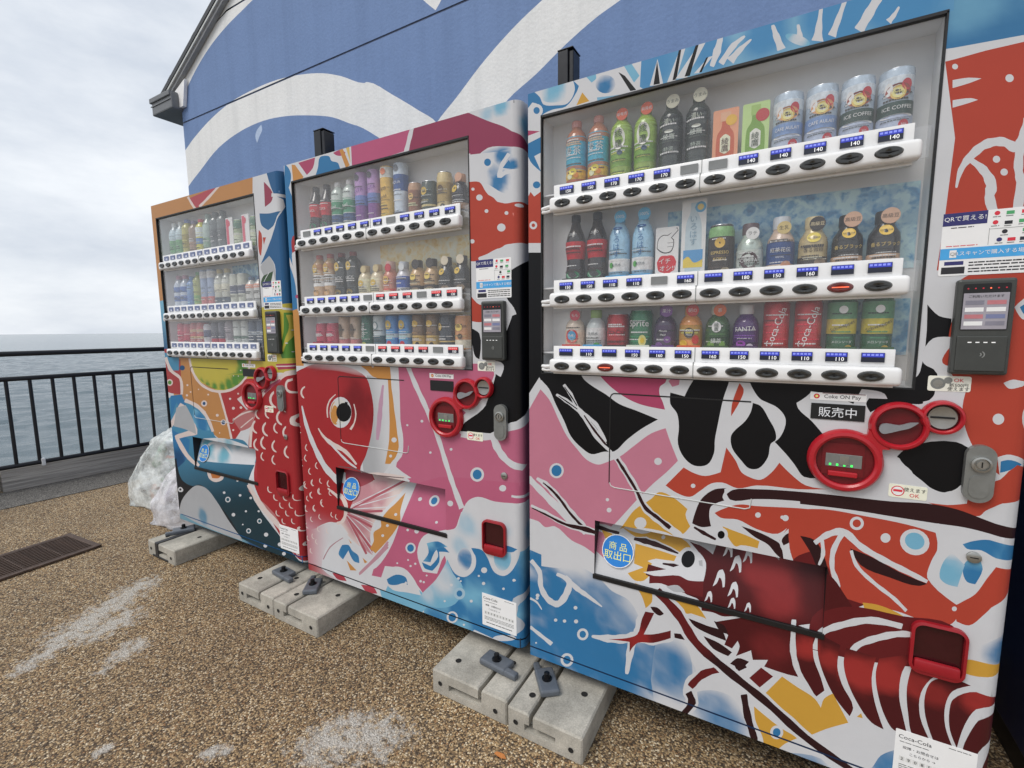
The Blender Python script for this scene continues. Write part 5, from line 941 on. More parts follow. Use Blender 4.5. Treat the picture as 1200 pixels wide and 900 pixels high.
A.p('g', [(245, 470), (265, 420), (300, 420), (320, 450), (355, 480), (360, 520), (330, 510), (300, 450), (270, 500)], A.wash('g', LBL, BLU, [(280, 450, 60), (345, 500, 50)])).p('g', [(290, 505), (315, 530), (345, 562), (310, 560)], ORG).p('g', [(300, 385), (318, 410), (312, 412)], ORG).p('g', [(378, 490), (405, 515), (390, 522)], ORG)
for ex in (0, 1, 2): A.st('g', [(520, 430-ex*14), (460, 490-ex*6), (360, 585-ex*4)], [10, 14, 8], alb_((206, 150, 164)))
A.p('g', [(60, 520), (120, 530), (200, 590), (280, 620), (400, 660), (470, 690), (470, 720), (300, 660), (150, 590), (60, 560)], A.grad('g', (60, 540), (300, 640), FRD, WHT)).p('g', [(210, 575), (270, 590), (290, 620), (240, 610)], alb_((190, 60, 76))).p('g', [(370, 640), (440, 655), (460, 690), (400, 680)], alb_((196, 66, 84)))
A.p('px', [(445, 690), (470, 700), (500, 712), (490, 722), (450, 705)], LBL)

# ---------------------------------------------------------------- orange-framed print with lime and scales
A = A1 = Art(X1, Y1, MW, RAD)
OR2 = alb_((206, 142, 72))
A.p('px', [(160, 225), (330, 170), (330, 215), (316, 230), (300, 232), (184, 260), (196, 345), (198, 360), (183, 360)], OR2, False)
A.p('l', [(212, 182), (330, 130), (245, 222)], alb_((196, 72, 84)), False).st('l', [(208, 175), (225, 205), (238, 225)], [8, 9, 9], CRM).st('l', [(345, 118), (290, 180), (255, 215)], [8, 10, 10], CRM)
A.p('px', [(180, 355), (198, 350), (204, 420), (190, 425)], A.grad('px', (190, 350), (195, 420), LBL, DBL)).dots('px', [(194, 374, 3), (199, 398, 3)], WHT).dots('px', [(195, 412, 3.5)], FRD)
# right column
A.p('px', [(296, 205), (318, 198), (350, 190), (350, 420), (296, 420)], WHT, False)
A.p('q', [(85, 40), (180, 20), (240, 20), (240, 720), (170, 720), (130, 560), (125, 470), (100, 430), (60, 470), (125, 300), (140, 170), (120, 145)], alb_((34, 104, 160)))
A.p('q', [(75, 90), (115, 140), (110, 180), (80, 205)], alb_((170, 60, 88))).p('q', [(55, 235), (100, 235), (140, 225), (120, 290), (95, 312), (65, 290)], alb_((44, 112, 164))).p('q', [(52, 310), (65, 330), (62, 430), (55, 420)], RED).p('q', [(70, 345), (85, 345), (75, 380)], RED).st('q', [(110, 150), (160, 155), (230, 165)], [16, 14, 12], WHT)
A.p('q', [(62, 560), (75, 520), (118, 500), (110, 540), (100, 575), (70, 575)], alb_((64, 96, 60))).p('q', [(60, 480), (100, 430), (122, 470), (130, 560), (118, 500), (75, 520)], GRY).st('q', [(100, 505), (85, 530), (70, 560)], [3, 3, 2], WHT)
A.p('px', [(296, 362), (350, 350), (350, 432), (250, 440), (196, 425), (210, 418), (308, 421)], LIM, False)
A.p('q', [(165, 690), (200, 690), (222, 760), (222, 850), (195, 900), (160, 905), (150, 870), (165, 780)], GRN).st('q', [(158, 670), (205, 690), (228, 760), (226, 850), (200, 905)], [8, 12, 10, 12, 10], WHT).st('q', [(172, 700), (180, 780), (160, 870)], [6, 10, 8], LIM).dots('q', [(180, 770, 2.5), (175, 830, 2.5), (200, 800, 2), (185, 870, 2)], WHT)
# lower half
A.p('m', [(115, 70), (200, 62), (500, 65), (640, 60), (640, 130), (500, 120), (420, 160), (300, 200), (200, 120)], LIM).p('m', [(115, 60), (200, 60), (206, 330), (160, 330), (140, 200)], OR2)
A.p('r', [(170, 330), (200, 370), (300, 420), (380, 500), (430, 600), (445, 660), (560, 720), (500, 300), (300, 200)], OR2).p('r', [(240, 20), (270, 120), (330, 210), (420, 265), (520, 290), (500, 300), (620, 740), (560, 740), (420, 640), (300, 560), (220, 430), (170, 330), (160, 60)], OR2)
A.p('r', [(240, 0), (770, 0), (760, 100), (720, 190), (640, 250), (540, 275), (440, 260), (360, 210), (290, 130)], A.wash('r', LIM, GRN, [(350, 205, 34, .8), (400, 235, 34), (460, 250, 36), (530, 250, 40), (590, 235, 46), (640, 195, 60), (690, 140, 70), (720, 60, 70), (700, 10, 60)])).dots('r', [(690, 105, 6), (628, 153, 5), (670, 155, 5)], CRM)
A.st('r', [(240, 0), (262, 100), (330, 215), (420, 275), (520, 292), (620, 270), (700, 215), (760, 110), (770, 0)], [18, 20, 22, 22, 24, 24, 22, 20, 16], CRM)
A.p('r', [(510, 305), (600, 290), (700, 225), (740, 180), (900, 200), (860, 330), (720, 340), (660, 360), (740, 450), (620, 540), (690, 640), (620, 745), (570, 540)], alb_((192, 52, 54))).st('r', [(500, 290), (540, 430), (590, 620), (618, 745)], [18, 18, 18, 18], CRM)
A.dots('r', [(597, 355, 10), (626, 438, 13), (693, 432, 12), (668, 310, 8), (625, 630, 9), (222, 235, 9), (218, 325, 10), (405, 318, 8), (320, 272, 6), (485, 500, 13), (378, 470, 6), (505, 655, 6), (250, 295, 7)], CRM).ring('r', 369, 396, 26, 13, CRM, DBL).ring('r', 538, 562, 24, 16, CRM, DBL)
# red scales on the right
A.p('r', [(1200, 60), (1100, 130), (1000, 180), (900, 270), (820, 360), (800, 480), (770, 640), (760, 800), (800, 1000), (1400, 1000), (1400, 40)], FRD).p('m', [(530, 190), (580, 140), (700, 90), (700, 900), (620, 830), (560, 760), (490, 640), (450, 560), (430, 480), (440, 300)], FRD)
A.st('r', [(1200, 95), (1090, 135), (990, 210), (880, 320), (820, 440), (790, 560), (775, 780)], [30, 40, 36, 30, 26, 24, 22], CRM).p('r', [(1000, 50), (1150, 40), (1150, 90), (1020, 100)], alb_((186, 60, 90))).st('r', [(1000, 70), (1160, 62)], [10, 10], CRM).st('r', [(900, 300), (960, 240), (1040, 190)], [14, 30, 20], alb_((190, 80, 110)))
A.p('r', [(620, 540), (740, 450), (820, 440), (780, 600), (690, 640)], alb_((200, 120, 120))).st('r', [(620, 545), (700, 490), (800, 460)], [10, 14, 10], CRM).st('r', [(690, 610), (750, 560), (800, 520)], [8, 10, 8], CRM).p('r', [(660, 355), (705, 325), (725, 400), (690, 380)], CRM)
for (x, y, s_) in ((1140, 240, 62), (1010, 360, 70), (860, 485, 44), (945, 480, 44), (1060, 520, 60), (1180, 545, 60), (840, 600, 54), (935, 620, 58), (1020, 610, 44), (1110, 650, 54), (850, 755, 50), (915, 740, 54), (1010, 770, 50), (1120, 820, 52), (1210, 740, 44), (900, 860, 36), (1000, 890, 40), (830, 890, 36), (1090, 440, 30)): A.scale('r', x, y, s_, CRM, 14)
for j in range(9):
    for k in range(6):
        x = 470+j*4+k*36+(j % 2)*18; y = 555+j*30
        if x > 478+(y-555)*0.50+6 and x < 720: A.scale('m', x, y, 14-j*0.5, CRM, 40)
# waves, teal deep and whites on the left
A.p('m', [(90, 60), (165, 68), (170, 200), (130, 195), (100, 180)], alb_((186, 60, 60))).p('m', [(100, 40), (160, 60), (160, 110), (120, 110)], alb_((70, 150, 190))).dots('m', [(172, 100, 10)], DBL).st('m', [(110, 60), (130, 110), (165, 140), (170, 200)], [10, 12, 10, 10], CRM).ring('m', 125, 155, 12, 7, CRM, GRN)
A.p('m', [(100, 330), (110, 225), (145, 205), (182, 222), (225, 242), (259, 277), (283, 325), (300, 362), (400, 372), (424, 400), (430, 450), (420, 540), (560, 760), (640, 860), (100, 860)], A.grad('m', (300, 300), (380, 640), alb_((70, 150, 190)), alb_((24, 64, 78))))
A.p('m', [(128, 205), (170, 200), (195, 260), (180, 270), (150, 230), (130, 290)], BLU).p('m', [(215, 252), (250, 280), (275, 335), (250, 335), (215, 305)], A.wash('m', LBL, BLU, [(245, 310, 40)])).p('m', [(130, 330), (200, 370), (190, 440), (150, 480), (140, 400)], A.wash('m', BLU, DBL, [(160, 450, 50)]))
A.st('m', [(128, 320), (170, 240), (200, 300), (220, 340), (150, 360), (190, 430), (230, 470)], [14, 18, 24, 26, 14, 16, 8], CRM).p('m', [(150, 250), (185, 240), (215, 300), (225, 350), (180, 330), (140, 320)], GRY).st('m', [(182, 222), (228, 244), (262, 280), (288, 340)], [14, 14, 12, 10], CRM)
A.p('m', [(215, 370), (330, 365), (420, 395), (428, 470), (300, 460), (220, 450)], A.wash('m', WHT, alb_((90, 180, 205)), [(240, 410, 40), (310, 430, 40, .7), (350, 390, 30, .6)])).st('m', [(225, 440), (250, 390), (300, 400), (350, 450)], [6, 10, 8, 6], WHT)
A.p('m', [(265, 485), (330, 500), (325, 520), (295, 530), (272, 515)], CRM).p('m', [(275, 487), (322, 500), (310, 515), (285, 515)], alb_((206, 120, 50)))
A.p('m', [(100, 480), (150, 440), (170, 520), (210, 545), (240, 540), (290, 590), (360, 680), (420, 780), (620, 860), (100, 860)], alb_((26, 34, 44)))
A.p('m', [(420, 560), (520, 650), (560, 740), (480, 640)], alb_((200, 120, 120))).st('m', [(420, 540), (470, 620), (540, 700), (600, 790)], [10, 20, 18, 8], CRM)
A.p('m', [(160, 640), (170, 600), (200, 560), (225, 543), (260, 552), (300, 600), (350, 680), (410, 760), (330, 740), (240, 690), (150, 660)], A.wash('m', GRY, alb_((96, 150, 180)), [(250, 660, 26, .8)]))
A.p('m', [(150, 655), (240, 692), (340, 735), (420, 765), (400, 760), (300, 730), (150, 690)], A.wash('m', alb_((150, 190, 204)), BLU, [(260, 700, 30)])).p('m', [(150, 640), (240, 690), (400, 752), (390, 740), (620, 850), (620, 870), (140, 690)], A.wash('m', alb_((120, 170, 190)), DBL, [(470, 790, 90), (600, 830, 60)]))
A.dots('m', [(222, 550, 0.1), (365, 653, 7), (390, 580, 5), (430, 590, 5), (412, 640, 4), (488, 728, 8), (400, 690, 3), (330, 570, 5), (485, 770, 7), (460, 640, 4), (540, 765, 8), (210, 600, 0.1), (555, 800, 7), (168, 560, 8), (380, 525, 4)], WHT).ring('m', 344, 596, 10, 6, WHT, TEA).ring('m', 463, 677, 9, 5, WHT, TEA).ring('m', 422, 714, 9, 5, WHT, TEA).ring('m', 165, 558, 9, 4, WHT, alb_((26, 34, 44)))
PR3 = ['150', '150', '170', '170', '170', '', '', '140', '140', '140', '140', '140', '150', '150', '110', '110', '', '160', '', '180', '150', '160', '', '', '', '110', '', '150', '160', '150', '160', '150', '110', '110', '110', '']
def prices3(r, i):
    if (r, i) in ((0, 5), (0, 6), (1, 4)): return 'x', ''
    return 'b', PR3[r*12+i]
def prices2(r, i):
    if (r, i) in ((0, 0), (0, 7), (1, 5), (1, 9), (2, 5), (2, 10)): return 'x', ''
    return ('r' if (r and i > 5) else 'b'), ('130', '150', '160', '140')[(r+i) % 4]
def prices1(r, i): return 'm', ('130', '150', '160', '140')[(r*2+i) % 4]
m3 = vending_machine(X3, Y3, A3, 'large drink vending machine wrapped in a red lobster print with blue and pink waves', WHT, prices3, mat((40, 60, 92), 0.4), red_btn=((1, 10), (2, 2)), backdrop=[(0.405, WX[1]-0.004, 1.392, 1.585, M_ICE), (0.80, WX[1]-0.004, 1.19, 1.322, M_ICE)])
m2 = vending_machine(X2, Y2, A2, 'drink vending machine wrapped in a print of a red fish head on pink', WHT, prices2, m_cab, backdrop=[(0.46, WX[1]-0.004, 1.392, 1.60, M_GOLD), (0.80, WX[1]-0.004, 1.19, 1.322, M_GOLD)], led='')
m1 = vending_machine(X1, Y1, A1, 'drink vending machine with orange top frame, lime fruit and red scale print', WHT, prices1, mat((30, 92, 146), 0.4), backdrop=[(0.60, WX[1]-0.004, 1.44, 1.60, M_ICE)], led='')

def mat(c, rough=0.45, metal=0.0, var=0.10, scale=30, coat=0.0, emit=0.0, raw=False, _m=mat):
    if raw: return _m(c, rough, metal, var, scale, coat, emit, raw)
    a = lin(c)*1.0; g_ = float(a@np.array([.3, .59, .11])); a = tuple(np.round(np.clip((a*1.10-g_*0.10)*(0.86+0.2*a.max()), 0.004, 0.74), 4))
    return _m(a, rough, metal, var, scale, coat, emit, True)
# ================================================================== SAMPLE DRINKS IN THE DISPLAY WINDOWS
PROF = dict(
    pet=[(0, .86), (.015, .97), (.06, 1), (.10, .94), (.14, 1), (.18, .94), (.22, 1), (.28, .94), (.32, 1), (.42, .95), (.46, 1), (.55, .95), (.60, 1), (.68, .96), (.72, 1), (.77, .96), (.82, .84), (.88, .54), (.91, .45)],
    cola=[(0, .80), (.02, .92), (.10, 1), (.22, .97), (.33, .86), (.40, .88), (.52, .99), (.62, .99), (.72, .82), (.82, .52), (.90, .40)],
    slim=[(0, .90), (.02, 1), (.60, 1), (.70, .96), (.80, .74), (.86, .50), (.89, .44)],
    small=[(0, .88), (.03, 1), (.50, 1), (.54, .96), (.62, .97), (.72, .80), (.79, .52), (.81, .50)],
    alu=[(0, .90), (.02, 1), (.52, 1), (.62, .94), (.70, .74), (.76, .60), (.79, .58)],
    cup=[(0, .94), (.02, 1), (.955, 1), (.975, .985), (1, .97)],
    can=[(0, .80), (.035, 1), (.90, 1), (.96, .90), (1, .88)],
    tall=[(0, .88), (.015, 1), (.955, 1), (.985, .93), (1, .92)])
CAPR = dict(pet=(.91, .46), cola=(.90, .43), slim=(.89, .46), small=(.81, .54), alu=(.79, .60))
DEFR = dict(pet=.0315, cola=.0315, slim=.031, small=.031, alu=.031, can=.0315, tall=.0285, cup=.0315)
def prof_r(P, z): return float(np.interp(z, [p[0] for p in P], [p[1] for p in P]))
_lt = {}
SHELF = {}
def lathe_me(key, prof, material, name, n=20):
    k = (key, material.name)
    if k not in _lt: mb = MB(); mb.lathe(prof, n); _lt[k] = mb.mesh(name, material, True)
    return _lt[k]
def drink(mx, my, row, slot, kind, h, body, label, cat, group=None, cap=None, bands=(), txt=(), badge=None, base=None, r=None, rough=0.25, metal=0.0, clear=False, name=None, dots=()):
    """bands: (z0, z1, colour) as fractions of h; txt: (string, z, size, colour, kw); badge: (z, radius, colour, text, colour); base: (colour, text, colour)"""
    P = PROF[kind]; R0 = r or DEFR[kind]; bz = RAILZ[row]+0.0407
    t = thing(name or {'can': 'drink_can', 'tall': 'drink_can', 'cup': 'drink_can'}.get(kind, 'drink_bottle'), label, cat, (mx+SLOT[slot]+0.014, my+0.047, bz), 0, group)
    SHELF.setdefault((mx, row), {})[slot] = t
    M_ = mat(body, rough if kind in ('can', 'tall', 'alu', 'cup') else 0.14, metal, 0.22, 55, coat=0.6 if kind not in ('can', 'tall', 'cup') else 0.3)
    bo = place('body', lathe_me(('b', kind, h, R0, tuple(body)), [(R0*q, z*h) for z, q in P], M_, 'body'), t)
    if kind in CAPR:
        c0, cr = CAPR[kind]
        place('cap', lathe_me(('c', kind, h, R0, cap), [(R0*cr, c0*h), (R0*cr*1.04, c0*h+0.002), (R0*cr*1.04, h-0.003), (R0*cr*0.95, h)], mat(cap or (230, 230, 230), 0.4), 'cap', 16), t)
    else:
        place('lid', lathe_me(('l', kind, h, R0), [(R0*.88, h-0.0005), (R0*.86, h+0.002), (R0*.80, h+0.002), (R0*.78, h-0.001)], mat((190, 192, 194), 0.25, 0.8), 'lid', 16), t)
    lay = 0
    for z0, z1, c in bands:
        lay += 1; zz = [z0+(z1-z0)*k/6 for k in range(7)]
        place('label_band', lathe_me(('n', kind, h, R0, z0, z1, tuple(c), lay), [(R0*prof_r(P, z)+0.00035*lay, z*h) for z in zz], mat(c, 0.34, 0, 0.26, 110), 'label_band'), bo)
    if txt or dots:
        mb = MB(); mats = []
        def mi(c):
            m_ = mat(c, 0.4, 0, 0.03, 90)
            if m_ not in mats: mats.append(m_)
            return mats.index(m_)
        def wrap(pts2, zc, lift):
            o = []
            for x, z in pts2:
                rr = R0*prof_r(P, max(0, min(1, zc+z/h)))+0.0022+lift; a = x/rr; o.append((rr*math.sin(a), -rr*math.cos(a), zc*h+z))
            return o
        for (x, z, rx, rz, c) in dots:
            p = ell(0, 0, rx, rz, 16); ctr = [(0.0+x, 0.0)]; mb.add(wrap([(x+a, b) for a, b in p], z, 0.0002), [tuple(range(16))], mi(c))
        for (s_, z, size, c, *kw) in txt:
            kw = kw[0] if kw else {}; v, f = text2d(s_, kw.get('vertical', False)); rot = kw.get('rot', 0); mw = kw.get('maxw', R0*2.0)
            v = v*size; cs_, sn = math.cos(rot), math.sin(rot); v = np.column_stack([v[:, 0]*cs_-v[:, 1]*sn, v[:, 0]*sn+v[:, 1]*cs_]); w = v[:, 0].max()-v[:, 0].min()
            if w > mw: v = v*np.array([mw/w, max(mw/w, 0.72) if not rot else mw/w])
            mb.add(wrap([(q[0]+kw.get('x', 0), q[1]) for q in v], z, 0.0008), f, mi(c))
        mb.build('lettering', mats, bo, fix=False)
    # rows of small print round the front
    rr_ = random.Random(hash((kind, tuple(body), h)) % 9999 if False else int(h*7919)+sum(body)); sp_ = MB(); lum = sum(body)/3
    for k in range(rr_.randint(6, 9)):
        zc = rr_.uniform(.07, .60 if kind in ('alu', 'small') else .76); th = rr_.uniform(.0008, .0021); a_ = rr_.uniform(-.95, -.5); e_ = rr_.uniform(.3, .95)
        while a_ < e_:
            w_ = rr_.uniform(.05, .22); R1 = R0*prof_r(P, zc)+0.0017
            sp_.add([(R1*math.sin(x_), -R1*math.cos(x_), zc*h+z_) for x_, z_ in ((a_, -th), (a_+w_*.8, -th), (a_+w_*.8, th), (a_, th))], [(0, 1, 2, 3)], k % 3); a_ += w_
    sp_.build('small_print', [mat((232, 230, 224) if lum < 150 else (70, 66, 64), 0.5), mat(tuple(int(min(255, c_*1.35+20)) for c_ in body), 0.5), mat(tuple(int(c_*.55) for c_ in body), 0.5)], bo, fix=False)
    if badge:
        z, br, c, s_, c2 = badge; st_ = Sticker(-br, br, z*h-br, z*h+br, mat(c, 0.45), br*0.999, -0.0008)
        if s_: st_.text(s_, 0.5, 0.5, br*0.72, mat(c2, 0.5), maxw=br*1.7)
        st_.disc(0.5, 0.5, br*0.92, mat(c, 0.5), 1)
        bo_ = st_.build('badge', t); bo_.location = (0.006, -(R0*prof_r(P, min(.99, z))+0.004), 0)
    if base:
        c, s_, c2 = base; st_ = Sticker(-R0*0.98, R0*0.98, 0.0, 0.024, mat(c, 0.45), 0.002, -0.0012)
        if s_: st_.text(s_, 0.5, 0.5, 0.011, mat(c2, 0.5), maxw=R0*1.8)
        st_.build('base_card', t).location = (0, -R0-0.0035, 0)
    return t
def card(mx, my, row, slot, label, w, h, bg_c, elems, cat='card', group=None, name='display_card'):
    """flat printed display card: elems (kind, ...) in fractions of the card"""
    t = thing(name, label, cat, (mx+SLOT[slot]+0.014, my+0.036, RAILZ[row]+0.0407), 0, group)
    SHELF.setdefault((mx, row), {})[slot] = t
    s = Sticker(-w/2, w/2, 0, h, mat(bg_c, 0.45, 0, 0.04, 60), 0.004, -0.0015)
    for e in elems:
        if e[0] == 'poly':
            p = [s.F(a, b) for a, b in smooth_poly(e[1], 4)]; s.mb.add([(x, s.y-0.00025*e[3], z) for x, z in p], [tuple(range(len(p)))], s.mi(mat(e[2], 0.45)))
        elif e[0] == 'rect': s.rect(*e[1], mat(e[2], 0.45), e[3])
        elif e[0] == 'disc': s.disc(e[1], e[2], e[3], mat(e[4], 0.45), e[5])
        elif e[0] == 'text': s.text(e[1], e[2], e[3], e[4], mat(e[5], 0.5), 6, **(e[6] if len(e) > 6 else {}))
    s.build('printed_sheet', t)
    ft = MB(); ft.box(-w*0.3, w*0.3, 0.0003, 0.018, 0.0, 0.0015); ft.build('foot', m_paper, t)
    return t
W_ = (238, 238, 236); K_ = (22, 22, 24); RD = (190, 30, 44)
def bottle_shape(c, c2=None): return [('poly', [(.16, .05), (.14, .40), (.18, .58), (.34, .70), (.36, .80), (.64, .80), (.66, .70), (.82, .58), (.86, .40), (.84, .05), (.5, .03)], c, 1)]+([('poly', [(.30, .30), (.30, .52), (.5, .58), (.70, .52), (.70, .30), (.5, .25)], c2, 2)] if c2 else [])
# ---------------------------------------------------------------- lobster machine
m_, y_ = X3, Y3
for s in (0, 1): drink(m_, y_, 0, s, 'pet', .205, (176, 118, 92), 'amber barley tea bottle with round blue label on top shelf beside the lobster print', 'bottle', 'twin barley tea bottles', cap=(206, 140, 128), bands=((.30, .76, (74, 168, 196)), (.17, .30, (226, 178, 72)), (.02, .16, (168, 92, 66))), txt=(('麦茶', .56, .026, W_), ('650', .93, .013, (236, 170, 164))), dots=((0, .27, .012, .010, (240, 206, 90)), (.011, .22, .008, .008, (212, 136, 60)), (-.010, .21, .009, .008, (236, 226, 190))), base=((70, 158, 160), 'すっきり', W_))
for s in (2, 3): drink(m_, y_, 0, s, 'pet', .200, (150, 176, 84), 'light green tea bottle with orange round badge on its cap', 'bottle', 'twin green tea bottles', cap=(120, 150, 60), bands=((.50, .80, (160, 190, 100)), (.24, .48, (122, 160, 70))), txt=(('綾', .68, .024, (40, 60, 36)), ('鷹', .54, .024, (40, 60, 36))), dots=((0, .61, .019, .030, (222, 228, 214)), (.004, .42, .008, .006, (60, 84, 110))), badge=(.95, .0165, (222, 100, 66), '新発売', W_), base=((140, 176, 72), 'おいしさ', W_))
for s in (4, 5): drink(m_, y_, 0, s, 'pet', .198, (46, 54, 48), 'dark green strong tea bottle with cream round badge on its cap', 'bottle', 'twin dark tea bottles', cap=(60, 74, 50), bands=((.18, .78, (40, 46, 44)),), txt=(('濃い', .70, .014, (206, 212, 200)), ('綾鷹', .50, .016, (196, 204, 196)), ('特選', .34, .013, (170, 180, 170))), dots=((0, .57, .012, .004, (214, 218, 210)),), badge=(.97, .0175, (214, 212, 192), 'うまみ', (70, 80, 60)), base=((52, 70, 50), 'こい', (210, 200, 120)))
card(m_, y_, 0, 6, 'orange printed card showing a roasted tea bottle on the top shelf', .060, .145, (226, 156, 124), bottle_shape((190, 92, 62), (236, 222, 196))+[('disc', .72, .80, .013, (224, 176, 74), 3), ('text', '綾鷹', .5, .40, .018, (80, 50, 40), {'vertical': True}), ('rect', (.30, .70, .80, .95), (216, 170, 140), 2)])
card(m_, y_, 0, 7, 'green printed card showing a green tea bottle with red disc', .060, .145, (186, 212, 146), bottle_shape((120, 160, 66), (228, 232, 214))+[('disc', .74, .78, .015, (184, 50, 54), 3), ('text', '綾鷹', .5, .40, .018, (50, 70, 46), {'vertical': True}), ('rect', (.32, .66, .80, .96), (160, 190, 110), 2)])
def icecof(s, dark, label, grp):
    drink(m_, y_, 0, s, 'cup', .146, (186, 200, 214), label, 'can', grp, r=.0320, bands=((.72, .88, (206, 214, 226)), (.34, .52, (44, 70, 62) if dark else (120, 146, 190)), (.04, .32, (176, 186, 206))), dots=((0, .66, .024, .016, (150, 74, 62) if dark else (206, 150, 110)), (.015, .74, .010, .012, (188, 64, 72)), (-.018, .70, .008, .014, (230, 226, 222)), (0, .64, .0145, .0145, (216, 186, 110)), (0, .64, .011, .011, (236, 214, 150)), (0, .31, .032, .004, (236, 236, 236)), (.014, .18, .0105, .0105, (188, 48, 60))),
          txt=(('ICE COFFEE' if dark else 'CAFE AULAIT', .43, .015, W_, {'maxw': .056}), ('30%', .18, .007, W_, {'x': .014}), ('TOKYO', .64, .005, (90, 60, 30))), metal=.15)
for s in (8, 9): icecof(s, False, 'pale blue iced cafe au lait can with gold seal on top shelf', 'twin cafe au lait cans')
for s in (10, 11): icecof(s, True, 'pale blue iced coffee can with dark green lettered band on top shelf', 'twin iced coffee cans')
for s in (0, 1): drink(m_, y_, 1, s, 'cola', .215, (34, 22, 22), 'black cola bottle with red band and green base medallion beside water bottles', 'bottle', 'twin black cola bottles', cap=K_, bands=((.38, .62, (184, 34, 46)),), txt=(('Coca-Cola', .52, .017, K_, {'maxw': .05}), ('ZERO', .72, .010, (206, 206, 206))), base=((40, 34, 32), 'ゼロシュガー', W_), dots=((0, .16, .024, .012, (50, 120, 84)),))
for s in (2, 3): drink(m_, y_, 1, s, 'slim', .198, (158, 196, 222), 'clear pale blue water bottle with blue round badge over its cap', 'bottle', 'twin water bottles', cap=(110, 180, 216), rough=.1, bands=((.18, .36, (232, 236, 238)),), txt=(('いろはす', .58, .022, (52, 106, 160), {'vertical': True}), ('天然水', .27, .010, (60, 80, 90))), dots=((-.016, .27, .007, .008, (90, 170, 84)), (0, .80, .014, .004, (40, 90, 150))), badge=(.965, .0175, (92, 172, 212), '100%', W_), base=((74, 160, 210), '天然水', W_))
card(m_, y_, 1, 4, 'white card with a drawn pointing hand and red speech bubble', .062, .148, (236, 236, 234), [('poly', [(.06, .62), (.10, .78), (.30, .86), (.55, .86), (.92, .98), (.98, .92), (.70, .80), (.80, .76), (.80, .66), (.72, .56), (.45, .52), (.20, .56)], K_, 1), ('poly', [(.09, .63), (.13, .77), (.31, .845), (.56, .845), (.91, .96), (.95, .925), (.66, .80), (.77, .75), (.77, .67), (.70, .58), (.45, .54), (.22, .58)], (240, 240, 238), 2), ('rect', (.52, .76, .705, .712), K_, 3), ('rect', (.52, .74, .635, .642), K_, 3), ('poly', [(.08, .36), (.14, .22), (.40, .16), (.62, .10), (.66, .16), (.86, .22), (.92, .36), (.80, .46), (.50, .48), (.20, .46)], (200, 40, 52), 1), ('text', 'イチ', .42, .38, .017, W_), ('text', 'オシ!!', .54, .25, .017, W_)])
card(m_, y_, 1, 5, 'tall pale card showing a clear water bottle over yellow and blue', .062, .212, (222, 226, 222), [('poly', [(.18, .10), (.16, .50), (.20, .72), (.36, .86), (.36, .96), (.64, .96), (.64, .86), (.80, .72), (.84, .50), (.82, .10)], (190, 206, 214), 1), ('rect', (.10, .90, .16, .38), (226, 196, 96), 2), ('poly', [(.10, .38), (.90, .38), (.90, .26), (.55, .22), (.30, .30), (.10, .26)], (90, 150, 200), 3), ('text', 'いろはす', .5, .62, .021, (130, 160, 180), {'vertical': True}), ('disc', .76, .90, .014, (90, 160, 200), 3), ('disc', .76, .90, .008, (236, 196, 120), 4), ('text', 'ゆず塩', .5, .07, .014, (60, 90, 140))])
drink(m_, y_, 1, 6, 'can', .136, (52, 40, 34), 'short dark brown coffee can with green top band', 'can', bands=((.78, .97, (132, 176, 118)), (.08, .76, (50, 38, 32))), dots=((0, .66, .013, .013, (206, 170, 84)), (.016, .14, .012, .008, (190, 176, 150))), txt=(('ESPRESSO', .48, .011, (216, 190, 120)), ('KOKU', .36, .011, (216, 190, 120))))
drink(m_, y_, 1, 7, 'alu', .134, (188, 200, 192), 'silver coffee bottle with brown disc lettered COSTA', 'bottle', cap=(92, 72, 78), bands=((.04, .50, (196, 204, 198)),), dots=((0, .30, .0215, .021, (74, 50, 54)), (.018, .12, .011, .007, (196, 186, 170))), txt=(('COSTA', .30, .013, W_), ('COFFEE', .62, .006, (70, 70, 70))), badge=(.80, .0155, (228, 230, 230), 'ラテ', (40, 60, 56)), metal=.3)
drink(m_, y_, 1, 8, 'alu', .142, (198, 176, 160), 'milk tea bottle with dark blue label and gold badge', 'bottle', cap=(206, 210, 216), bands=((.18, .56, (52, 76, 130)), (.04, .16, (226, 220, 206))), dots=((.014, .16, .012, .010, (206, 150, 120)),), txt=(('紅茶花伝', .42, .012, W_), ('ROYAL', .30, .006, W_)), badge=(.80, .0155, (206, 186, 130), '生乳', (60, 50, 30)))
drink(m_, y_, 1, 9, 'alu', .134, (196, 178, 136), 'beige coffee bottle with black round badge in front of ice print', 'bottle', cap=(206, 190, 150), bands=((.03, .28, (58, 46, 42)),), dots=((0, .62, .015, .012, (226, 200, 96)), (.017, .18, .014, .009, (150, 130, 110))), txt=(('香る微糖', .40, .011, (50, 36, 24)), ('GEORGIA', .62, .006, (70, 50, 20))), badge=(.86, .0165, (44, 36, 34), '高級豆', (226, 206, 170)), metal=.2)
for s in (10, 11): drink(m_, y_, 1, s, 'alu', .130, (34, 30, 30), 'black coffee bottle with beige round badge in front of ice print', 'bottle', 'twin black coffee bottles', cap=K_, bands=((.16, .26, (206, 170, 140)), (.03, .15, (52, 44, 42))), dots=((0, .66, .014, .012, (220, 186, 90)), (.018, .12, .014, .009, (170, 150, 130))), txt=(('香るブラック', .42, .010, (216, 190, 120)), ('GEORGIA', .66, .0055, (60, 44, 20))), badge=(.90, .0175, (206, 170, 146), '高級豆', (60, 40, 30)), metal=.2)
